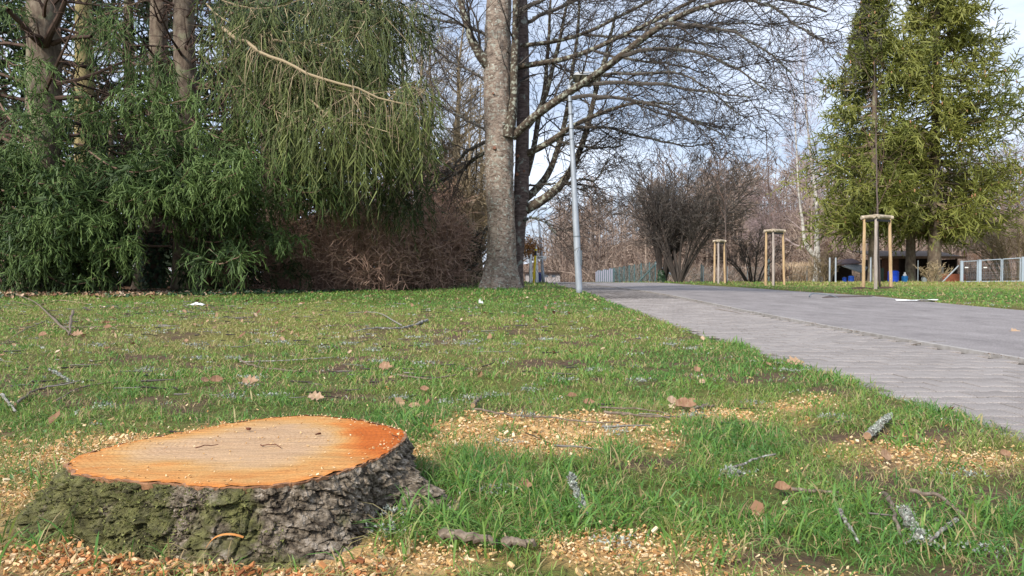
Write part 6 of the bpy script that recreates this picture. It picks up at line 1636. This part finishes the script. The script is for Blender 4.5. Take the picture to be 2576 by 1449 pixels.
stick('twig', 'small lichened twig at the very left edge', [(5, 1020), (20, 1035), (40, 1052)], .006, STICK_L, 'twig', G1)
t, P, r_ = stick('twig', 'yellowish lichened twig pointing up left of the middle distance', [(125, 945), (150, 965), (178, 985)], .006, STICK_L, 'twig', G1)
crust(t, P, r_, 120, .008)
stick('twig', 'long bent twig over the sawdust patch right of the stump', [(1195, 1060), (1290, 1082), (1380, 1090), (1470, 1102), (1560, 1096)], .0038, STICK, 'twig', G1, lift=[.012, .01, .01, .012, .01])
stick('twig', 'straight twig behind the sawdust patch beside the large curled leaf', [(1520, 1066), (1600, 1068), (1685, 1077)], .0055, STICK, 'twig', G1, lift=[.01]*3)
stick('twig', 'thin twig running above the straight one behind the sawdust', [(1510, 1050), (1600, 1050), (1660, 1063), (1700, 1075)], .003, STICK, 'twig', G1, lift=[.014]*4)
stick('twig', 'short thick stick touching the large curled leaf on its right', [(1742, 1042), (1768, 1030), (1796, 1020)], .009, STICK, 'stick')
stick('twig', 'short grey stick leaning up behind the sawdust patch', [(1190, 1038), (1200, 1022), (1210, 1010)], .009, STICK, 'stick', G1, lift=[0, .01, .02])
t, P, r_ = stick('lichened_stick', 'lichen crusted short stick lying upright in the picture below the middle right', [(1437, 1268), (1442, 1292), (1458, 1315), (1482, 1352)], .0075, STICK_L, 'stick', lift=[.022, .016, .008, .0])
crust(t, P, r_, 260, .006, 0, .8)
t, P, r_ = stick('lichened_stick', 'thick lichen covered stick with pale sawn end near the path at right', [(2182, 1112), (2205, 1095), (2240, 1070)], .013, STICK_L, 'stick', lift=[0, .0, .005])
crust(t, P, r_, 500, .0065, .1, 1)
t, P, r_ = stick('lichened_stick', 'lichen crusted stick in the lower right corner beside the forked grey twig', [(2272, 1330), (2290, 1358), (2312, 1388)], .012, STICK_L, 'stick')
crust(t, P, r_, 300, .006)
stick('twig', 'grey crooked twig running down the picture in the lower right', [(2222, 1275), (2245, 1315), (2252, 1360), (2275, 1402)], .0055, STICK, 'twig', G1, lift=[.012, .01, .01, .0])
stick('twig', 'grey twig slanting from upper left to lower right in the lower right corner', [(2290, 1280), (2360, 1300), (2425, 1340)], .0055, STICK, 'twig', G1, lift=[.014, .016, .0])
stick('twig', 'pale thin twig in the lower right left of the crooked one', [(2112, 1330), (2130, 1365), (2160, 1400)], .0045, STICK_L, 'twig', G1, lift=[.012, .01, .0])
stick('twig', 'knobby pale twig with a red bud at the bottom right', [(2405, 1360), (2370, 1385), (2340, 1405)], .005, STICK_L, 'twig', G1, lift=[.014, .012, .012])
stick('twig', 'slim pale twig pointing left of the tufts right of the middle foreground', [(1835, 1205), (1900, 1180), (1950, 1170)], .004, STICK_L, 'twig', G1, lift=[.01, .02, .025])
stick('twig', 'brown twig lying by the bare soil at the lower right', [(1990, 1262), (2040, 1266), (2110, 1265)], .005, STICK, 'twig', G1, lift=[.006]*3)
stick('fallen_branch', 'thick brown stick half buried in chips at the bottom middle', [(1110, 1412), (1175, 1418), (1250, 1425)], .011, STICK, 'stick', lift=[.0, .008, .0])
stick('fallen_branch', 'thick brown stick half buried in chips, right continuation at the bottom', [(1270, 1432), (1310, 1436), (1345, 1438)], .009, STICK, 'stick', lift=[.0, .008, .0])
stick('twig', 'thin dark twig in front of the lichen bits at the centre of the lawn', [(1000, 950), (1080, 962), (1150, 955)], .005, STICK, 'twig', G1)
stick('twig', 'thin twig far out on the lawn below the spruce curtains', [(420, 748), (470, 744), (520, 752)], .010, TWIG_TAN, 'twig', G1, cut=False)
stick('twig', 'long pale twig at the shadow edge under the left spruces', [(95, 770), (150, 758), (230, 768)], .009, TWIG_TAN, 'twig', G1, cut=False)
t, P, r_ = stick('lichened_stick', 'small dark stick with a white lichen rosette right of the middle foreground', [(1822, 1208), (1850, 1215), (1870, 1220)], .008, STICK, 'stick')
crust(t, P, r_, 200, .008, .2, .9)
stick('twig', 'short twig on the brick path near the lawn edge at the right', [(2418, 1062), (2440, 1062), (2460, 1063)], .004, STICK, 'twig', G1)
stick('twig', 'curved twig lying on the grey road beyond the kerb', [(1800, 778), (1830, 782), (1868, 790)], .006, STICK, 'twig', G1, dz=.03)
stick('twig', 'thin twig lying on the asphalt in the middle of the road', [(2280, 870), (2330, 862), (2380, 858)], .004, STICK, 'twig', G1, dz=.03)
# many small twigs lying about: too many to single out
tb_ = Buf(); 
x, y = scatter(11, 1.4, 12, .5); k = off_road(x, y, -.05) & ~in_stump(x, y, .02); x, y = x[k], y[k]
w_ = blobs(x, y, [(350,860,520,80,1),(1000,880,520,70,.8),(1600,1080,500,60,.8),(2200,1300,380,120,.9),(600,1000,500,60,.6)]); k = R.random(len(x)) < (.10+w_)*2.2*sstep(.45, .68, fbm(x*1.4+7, y*1.4, oct=2)); x, y = x[k], y[k]; N = len(x)
a = R.normal(size=N)*.5; L = (.05+.13*R.random(N)); P = np.zeros((N, 5, 3)); P[:, 0] = np.stack([x, y, H(x, y)+.018], 1); D = np.stack([np.cos(a), np.sin(a), np.zeros(N)], 1)
for q_ in range(1, 5):
    P[:, q_] = P[:, q_-1]+D*L[:, None]/4; D = nrm(D+R.normal(size=(N, 3))*[.2, .2, .06])
P[:, :, 2] = np.maximum(P[:, :, 2], H(P[:, :, 0], P[:, :, 1])+.006)
tb_.merge(tubes(P, (.0012+.0024*R.random(N))[:, None]*(1+.12*y[:, None])*np.array([[1, .95, .85, .7, .4]]), 4, R.random(N)))
struct(obj('small_twigs', tb_, TWIG_GREY), 'stuff')

# dry leaves: lobed, curled, with real thickness of a leaf blade
def leaf_buf(seed, size=.05, kind='oval', curl=.5):
    r = np.random.default_rng(seed); n = 15; t = np.linspace(0, 1, n)
    if kind == 'oval': hw = .36*np.sin(math.pi*t**.85)**.8
    else: hw = .42*np.sin(math.pi*t**.8)**.7*(1+.38*np.sin(t*math.pi*6.5+.6))
    hw = np.maximum(hw, .012); V = []
    for i in range(n):
        xx = (t[i]-.5)
        for j, s in enumerate((-1, -.5, 0, .5, 1)):
            yy = s*hw[i]; z = curl*(abs(s)**1.6*hw[i]*1.1)+.25*curl*(xx**2)*2-.02*(s == 0)+r.normal()*.018
            V.append([xx, yy, z])
    V = np.array(V)*size; F = []
    for i in range(n-1):
        for j in range(4): F.append([i*5+j, i*5+j+1, i*5+j+6, i*5+j+5])
    b = Buf().add(V, np.array(F), .5); V2 = V-[0, 0, size*.012]; b.add(V2, np.array(F)[:, ::-1], .35)
    # stalk
    b.merge(tubes(np.array([[[-.5*size, 0, 0], [-.62*size, .02*size, .02*size], [-.78*size, .05*size, .07*size]]]), np.full((1, 3), size*.012), 4, .2))
    return b
LM = {}
def leaf(label, px, py, size, kind, tintv, curl=.5, rot=None, tilt=(0, 0), lift=.012, group=None, cat='leaf'):
    b = leaf_buf(int(px*7+py), size*.78, kind, curl*.42); b.A = [np.clip(a+tintv*.8-.5+R.normal(size=len(a))*.10, 0, 1) for a in b.A]
    g = G(px, py); rz = R.random()*6.28 if rot is None else rot
    o = obj('dry_leaf', b, LEAF_DRY, smooth=True); o.location = (g[0], g[1], g[2]+lift); o.rotation_euler = (tilt[0]*.6+.25, tilt[1], rz*.4); tag(o, label, cat, group)
    return o
LGp = 'dry leaves lying on the lawn'
leaf('large curled reddish brown leaf by the straight twig, right of the middle', 1725, 1034, .115, 'oval', .45, 1.1, .4, (.35, 0), .03)
leaf('pale tan leaf standing on edge left of the large curled leaf', 1692, 1020, .075, 'oval', 1.0, .5, .9, (1.1, .3), .03)
leaf('tan lobed leaf at the lawn edge beside the brick path', 2002, 926, .13, 'oak', .72, .35, .3, (.35, 0), .03)
leaf('tan leaf behind the middle of the stump', 795, 1022, .085, 'oak', .85, .4, .2, (.3, .1), .03)
leaf('rusty brown leaf left behind the stump, left of a paler one', 545, 978, .075, 'oval', .35, .9, 1.2, (.8, 0), .03)
leaf('pale brown lobed leaf behind the stump right of a rusty one', 630, 979, .095, 'oak', .66, .5, .1, (.4, 0), .025)
leaf('small reddish leaf left of the rusty brown one', 515, 980, .055, 'oval', .5, .6, 2, (.9, .2), .03)
leaf('orange brown leaf standing in the grass right of the stump top', 1068, 992, .055, 'oval', .42, .7, .5, (.7, 0), .03)
leaf('dull pinkish leaf just behind the right end of the stump', 1043, 1031, .07, 'oval', .68, .6, 0, (.3, 0), .02)
leaf('brown leaf far behind the stump under the slender twig', 970, 933, .10, 'oak', .5, .6, .1, (.5, 0), .03)
leaf('dark brown curled leaf left of centre among green clover', 1440, 1003, .06, 'oval', .3, .9, .4, (.5, 0), .02)
leaf('amber brown leaf just below the dark curled one at the centre', 1482, 1026, .06, 'oval', .4, .8, .2, (.6, 0), .025)
leaf('brown cupped leaf with open mouth in the lower right', 1968, 1262, .052, 'oval', .42, 1.5, .2, (.5, 0), .02)
leaf('small rusty leaf below the cupped brown leaf', 1972, 1308, .026, 'oval', .4, .7, 1, (.9, 0), .012)
leaf('upright light brown leaf between grass blades at the right', 2228, 1162, .06, 'oval', .62, .5, 1.4, (1.2, 0), .03)
leaf('orange dry leaf right of the stump deep in the long grass', 1320, 1280, .045, 'oak', .38, .6, 0, (.8, 0), .03)
leaf('dark brown leaf on the left lawn by the orange sawn stub, left', 108, 856, .09, 'oval', .35, .7, 0, (.7, 0), .03)
leaf('rusty brown leaf right of the orange sawn stub', 272, 842, .09, 'oval', .35, .8, .3, (.7, 0), .035)
leaf('pair-lobed tan leaf under the orange sawn stub', 196, 855, .11, 'oak', .6, .6, .2, (.5, 0), .03)
leaf('single pale leaf lying on the asphalt at the right picture edge', 2556, 833, .12, 'oak', .85, .5, .2, (.2, 0), .03)
leaf('small brown seed leaf on the brick path near the lawn', 2385, 1035, .028, 'oval', .3, 1.2, 0, (.2, 0), .03)
leaf('tiny pale leaf lying on the brick path at the right', 2330, 990, .035, 'oval', .95, .4, .5, (.1, 0), .02)
leaf('curled tan leaf at the far right in the shade of a tuft', 2530, 1165, .05, 'oval', .4, 1.0, .5, (.5, 0), .02)
# litter of smaller leaves, far too many to tell apart
def litter(x, y, sz, tint=None):
    N = len(x); z = H(x, y)+.012+.015*R.random(N); a = R.random(N)*6.28; n_ = nrm(R.normal(size=(N, 3))*.45+[0, -.15, 1]); u = nrm(np.cross(n_, np.stack([np.cos(a), np.sin(a), 0*a], 1))); v = np.cross(n_, u); c = np.stack([x, y, z], 1); s = sz[:, None]
    o = [(-.5, 0, .05), (-.1, -.32, .16), (.35, -.2, .1), (.55, 0, .2), (.3, .25, .08), (-.15, .3, .2), (0, 0, -.03)]
    V = np.stack([c+u*s*p+v*s*q_+n_*s*r for p, q_, r in o], 1).reshape(-1, 3); b = np.arange(N)[:, None]*7
    F = np.concatenate([b+[[i, (i+1) % 6, 6]] for i in range(6)])
    t = R.random(N) if tint is None else tint
    return Buf().add(V, F, np.repeat(t, 7))
x, y = scatter(9, 1.5, 14, .5); k = off_road(x, y, -.05) & ~in_stump(x, y, .02); x, y = x[k], y[k]
w_ = blobs(x, y, [(300,850,500,60,1),(1900,1330,600,120,.8),(1500,1000,500,50,.4)]); k = R.random(len(x)) < .13+.5*w_; x, y = x[k], y[k]
lb_ = litter(x, y, .022+.03*R.random(len(x))+.003*y)
# thick litter and ivy along the foot of the spruces
x = R.uniform(-17, -1.5, 13000); ey = wood_edge(x); y = ey-.7+R.random(13000)**1.2*4.5
k = (y > ey-.9*R.random(13000)**2.5) ; x, y = x[k], y[k]; pxs, _ = to_px(x, y, H(x, y))
iv = (R.random(len(x)) < np.where(pxs > 430, .85, .35)); 
lb_.merge(litter(x[~iv], y[~iv], .07+.07*R.random((~iv).sum())))
struct(obj('leaf_litter', lb_, LEAF_DRY), 'stuff')
struct(obj('ivy_ground_cover', litter(x[iv], y[iv], .07+.06*R.random(iv.sum()), R.random(iv.sum())*.75), IVY), 'stuff')
# ivy climbing two trunks
for px, d, h, r, lab in [(384, 19.75, 1.5, .30, 'ivy climbing the foot of the reddish trunk in the gap'), (1664, 37.8, .6, .16, 'ivy round the foot of the slim tree beside the fanning tree')]:
    c = at(px, d); N = 900 if px < 1000 else 260; a = R.random(N)*6.28; zz = R.random(N)**1.3*h; rr_ = r*(1.05-.25*zz/h)+.05*R.random(N)
    P = np.stack([c[0]+np.cos(a)*rr_, c[1]+np.sin(a)*rr_, c[2]+zz], 1); s = .045*(d/20)**.7
    n_ = np.stack([np.cos(a), np.sin(a), .3+0*a], 1); u = nrm(np.cross(n_, [0, 0, 1.])); v = np.cross(u, n_)
    V = np.stack([P-u*s, P+v*s, P+u*s, P-v*s], 1)+R.normal(size=(N, 4, 3))*s*.25
    o = obj('ivy', Buf().add(V.reshape(-1, 3), np.arange(N*4).reshape(-1, 4), np.repeat(R.random(N)*(.9 if px < 1000 else .35), 4)), IVY); tag(o, lab, 'ivy', None)
# lichen fragments scattered in the lawn
lc = Buf()
spots = [(490,876),(500,905),(360,948),(640,960),(940,890),(1170,870),(1185,862),(1375,857),(1290,870),(1050,858),(1070,920),(955,912),(590,905),(820,880),(250,880),(1745,885),(1680,875),(1990,945),(1245,995),(1190,1000),(1130,1010),(1000,1005),(1420,965),(1740,1060),(1270,1280),(1230,1275),(990,1345),(985,1385),(1265,1150),(1840,1210),(2440,1208),(1540,1420),(2330,1395),(590,1020),(690,1010),(270,1045),(1610,965),(2290,1010),(1330,985),(700,870),(880,870),(1060,875),(2480,1420),(2100,1060),(1890,1010),(1330,1080),(1550,1120),(1500,940)]
for a_, b_ in spots:
    g = G(a_, b_); n_ = 60; sc_ = .011+.0040*g[1]
    c = g+R.normal(size=(n_, 3))*[sc_*1.4, sc_*1.0, .005]+[0, 0, .018]
    for q_ in range(2):
        d2 = nrm(R.normal(size=(n_, 3))+[0, 0, .8]); sd_ = nrm(np.cross(d2, R.normal(size=(n_, 3)))); sz = sc_*.36*(.4+R.random(n_))[:, None]
        lc.add(np.stack([c-sd_*sz*.35, c+sd_*sz*.35, c+d2*sz], 1).reshape(-1, 3), np.arange(n_*3).reshape(-1, 3), np.repeat(.1+.8*R.random(n_), 3))
x, y = scatter(9, 2.5, 12, .4); k = off_road(x, y, -.1) & ~in_stump(x, y, .02) & (R.random(len(x)) < .3+blobs(x, y, [(900,900,700,60,1)])); x, y = x[k], y[k]; n_ = len(x)
for q_ in range(10):
    c = np.stack([x, y, H(x, y)+.016], 1)+R.normal(size=(n_, 3))*[.022, .014, .004]; d2 = nrm(R.normal(size=(n_, 3))+[0, 0, .8]); sd_ = nrm(np.cross(d2, R.normal(size=(n_, 3)))); sz = (.005+.0012*y)[:, None]
    lc.add(np.stack([c-sd_*sz*.4, c+sd_*sz*.4, c+d2*sz], 1).reshape(-1, 3), np.arange(n_*3).reshape(-1, 3), np.repeat(.2+.7*R.random(n_), 3))
struct(obj('lichen_fragments', lc, LICHEN), 'stuff')
# small clover leaves between the grass
x, y = scatter(60, 1.4, 6, .3); k = off_road(x, y, .05) & ~in_stump(x, y, .02) & (fbm(x*2.3, y*2.3, oct=2) > .52); x, y = x[k], y[k]
struct(obj('clover', litter(x, y, .011+.006*R.random(len(x)), .75+.25*R.random(len(x))), mat('clover_leaf', [(0, (.06, .13, .05)), (1, (.13, .23, .09))], use_tint_only=True, bump=0, transl=.2)), 'stuff')
# white litter
def paper(label, px, py, w_, d_, cat, seed, m, dz=.03, bumpy=.02):
    r = np.random.default_rng(seed); g = G(px, py); n_ = 7
    X_, Y_ = np.meshgrid(np.linspace(-.5, .5, n_), np.linspace(-.5, .5, n_)); Z_ = bumpy*r.normal(size=X_.shape)
    V = np.stack([X_*w_*(1+.15*r.normal(size=X_.shape)), Y_*d_, np.abs(Z_)], -1).reshape(-1, 3); i = np.arange(n_*n_).reshape(n_, n_)
    F = np.stack([i[:-1, :-1], i[:-1, 1:], i[1:, 1:], i[1:, :-1]], -1).reshape(-1, 4)
    b = Buf().add(V, F); b.add(V-[0, 0, .002], F[:, ::-1]); o = obj('litter', b, m); o.location = (g[0], g[1], g[2]+dz); tag(o, label, cat)
WP = plain('white_paper', (.82, .84, .84), .7, .05)
paper('crumpled white scrap on the far lawn below the spruce curtains', 494, 778, .20, .10, 'litter', 1, WP, .04, .018)
paper('flat white paper strip at the far road edge on the right', 2311, 759, .62, .16, 'litter', 2, WP, .05, .012)
paper('small white scrap standing in the grass before the cherry tree', 1210, 774, .06, .05, 'litter', 3, WP, .045, .025)
# drain cover patch and its bent wire at the far road edge
g = G(2100, 748); o = thing('drain_cover', 'long dark drain plate set in the asphalt at the far road edge', 'drain cover', tuple(g))
b = Buf(); ga, gb_, gc, gd = G(2068, 751), G(2190, 749), G(2200, 746), G(2085, 746.5)
V = np.array([ga, gb_, gc, gd]); V[:, 2] = H0(V[:, 0], V[:, 1])+.021; b.add(np.concatenate([V, V-[0, 0, .03]]), np.array([[0,1,2,3],[0,4,5,1],[1,5,6,2],[2,6,7,3],[3,7,4,0]])); obj('plate', b, plain('dark_plate', (.11, .085, .08), .8, .3), o)
P = np.array([G(2036, 750), G(2040, 748), G(2060, 748), G(2085, 748), G(2110, 751)]); P[:, 2] += [.06, .12, .10, .09, .04]; p_ = resample(P, 14)
b = Buf(); b.merge(tubes(p_[None], np.full((1, 14), .012), 6)); obj('bent_wire', b, GALV_D, o)
# bits on the sawn face
for pts, lab in [([(495,1127),(520,1124),(548,1119)], 'short dark twig bit on the left part of the sawn face'), ([(655,1117),(672,1122),(692,1119),(708,1124)], 'forked brown twig bit in the middle of the sawn face'), ([(1000,1098),(985,1095)], 'tiny splinter twig at the right rim of the sawn face')]:
    P = np.array([np.r_[plane_pt(a_, b_, ZT+.006), ZT+.006] for a_, b_ in pts]); P[1:-1, 2] += .003; p_ = resample(P, 7); p_ += R.normal(size=p_.shape)*.0016; p_[:, 2] = np.maximum(p_[:, 2], ZT+.003)
    o = obj('twig_bit', tubes(p_[None], np.full((1, 7), .0014)*np.linspace(1, .6, 7), 6, cap=True), plain('brown_bit', (.13, .05, .03), .8, .3) if 'brown_bit' not in bpy.data.materials else bpy.data.materials['brown_bit'], org=(0, 0, 0)); tag(o, lab, 'twig', 'bits on the sawn face')
for (a_, b_), lab in [((800, 1093), 'dark bark crumb right of the middle on the sawn face'), ((623, 1080), 'small dark crumb near the back rim of the sawn face')]:
    q_ = plane_pt(a_, b_, ZT+.006); V = nrm(R.normal(size=(12, 3)))*[.009, .006, .005]*(.6+.6*R.random((12, 1)))
    import bmesh
    bm2 = bmesh.new(); [bm2.verts.new(v_) for v_ in V]; bmesh.ops.convex_hull(bm2, input=bm2.verts); me2 = bpy.data.meshes.new('bark_crumb'); bm2.to_mesh(me2); bm2.free(); me2.materials.append(bpy.data.materials['brown_bit'])
    o = bpy.data.objects.new('bark_crumb', me2); C.objects.link(o); o.location = (q_[0], q_[1], ZT+.008); tag(o, lab, 'crumb', 'bits on the sawn face')
# long curl of shaved bark in front of the stump
P = np.array([U(518, 1378, 1.27), U(535, 1353, 1.26), U(562, 1343, 1.255), U(592, 1344, 1.255), U(612, 1352, 1.26)]); p_ = resample(P, 12)
s_ = np.stack([p_-[0, .0, .0009], p_+[0, .003, .0009]], 1).reshape(-1, 3); F = np.array([[2*i, 2*i+1, 2*i+3, 2*i+2] for i in range(11)])
o = obj('bark_strip', Buf().add(s_, F).add(s_+[0, -.0015, 0], F[:, ::-1]), plain('orange_shaving', (.52, .22, .06), .7)); tag(o, 'thin curled orange bark strip arching in front of the stump', 'bark strip')
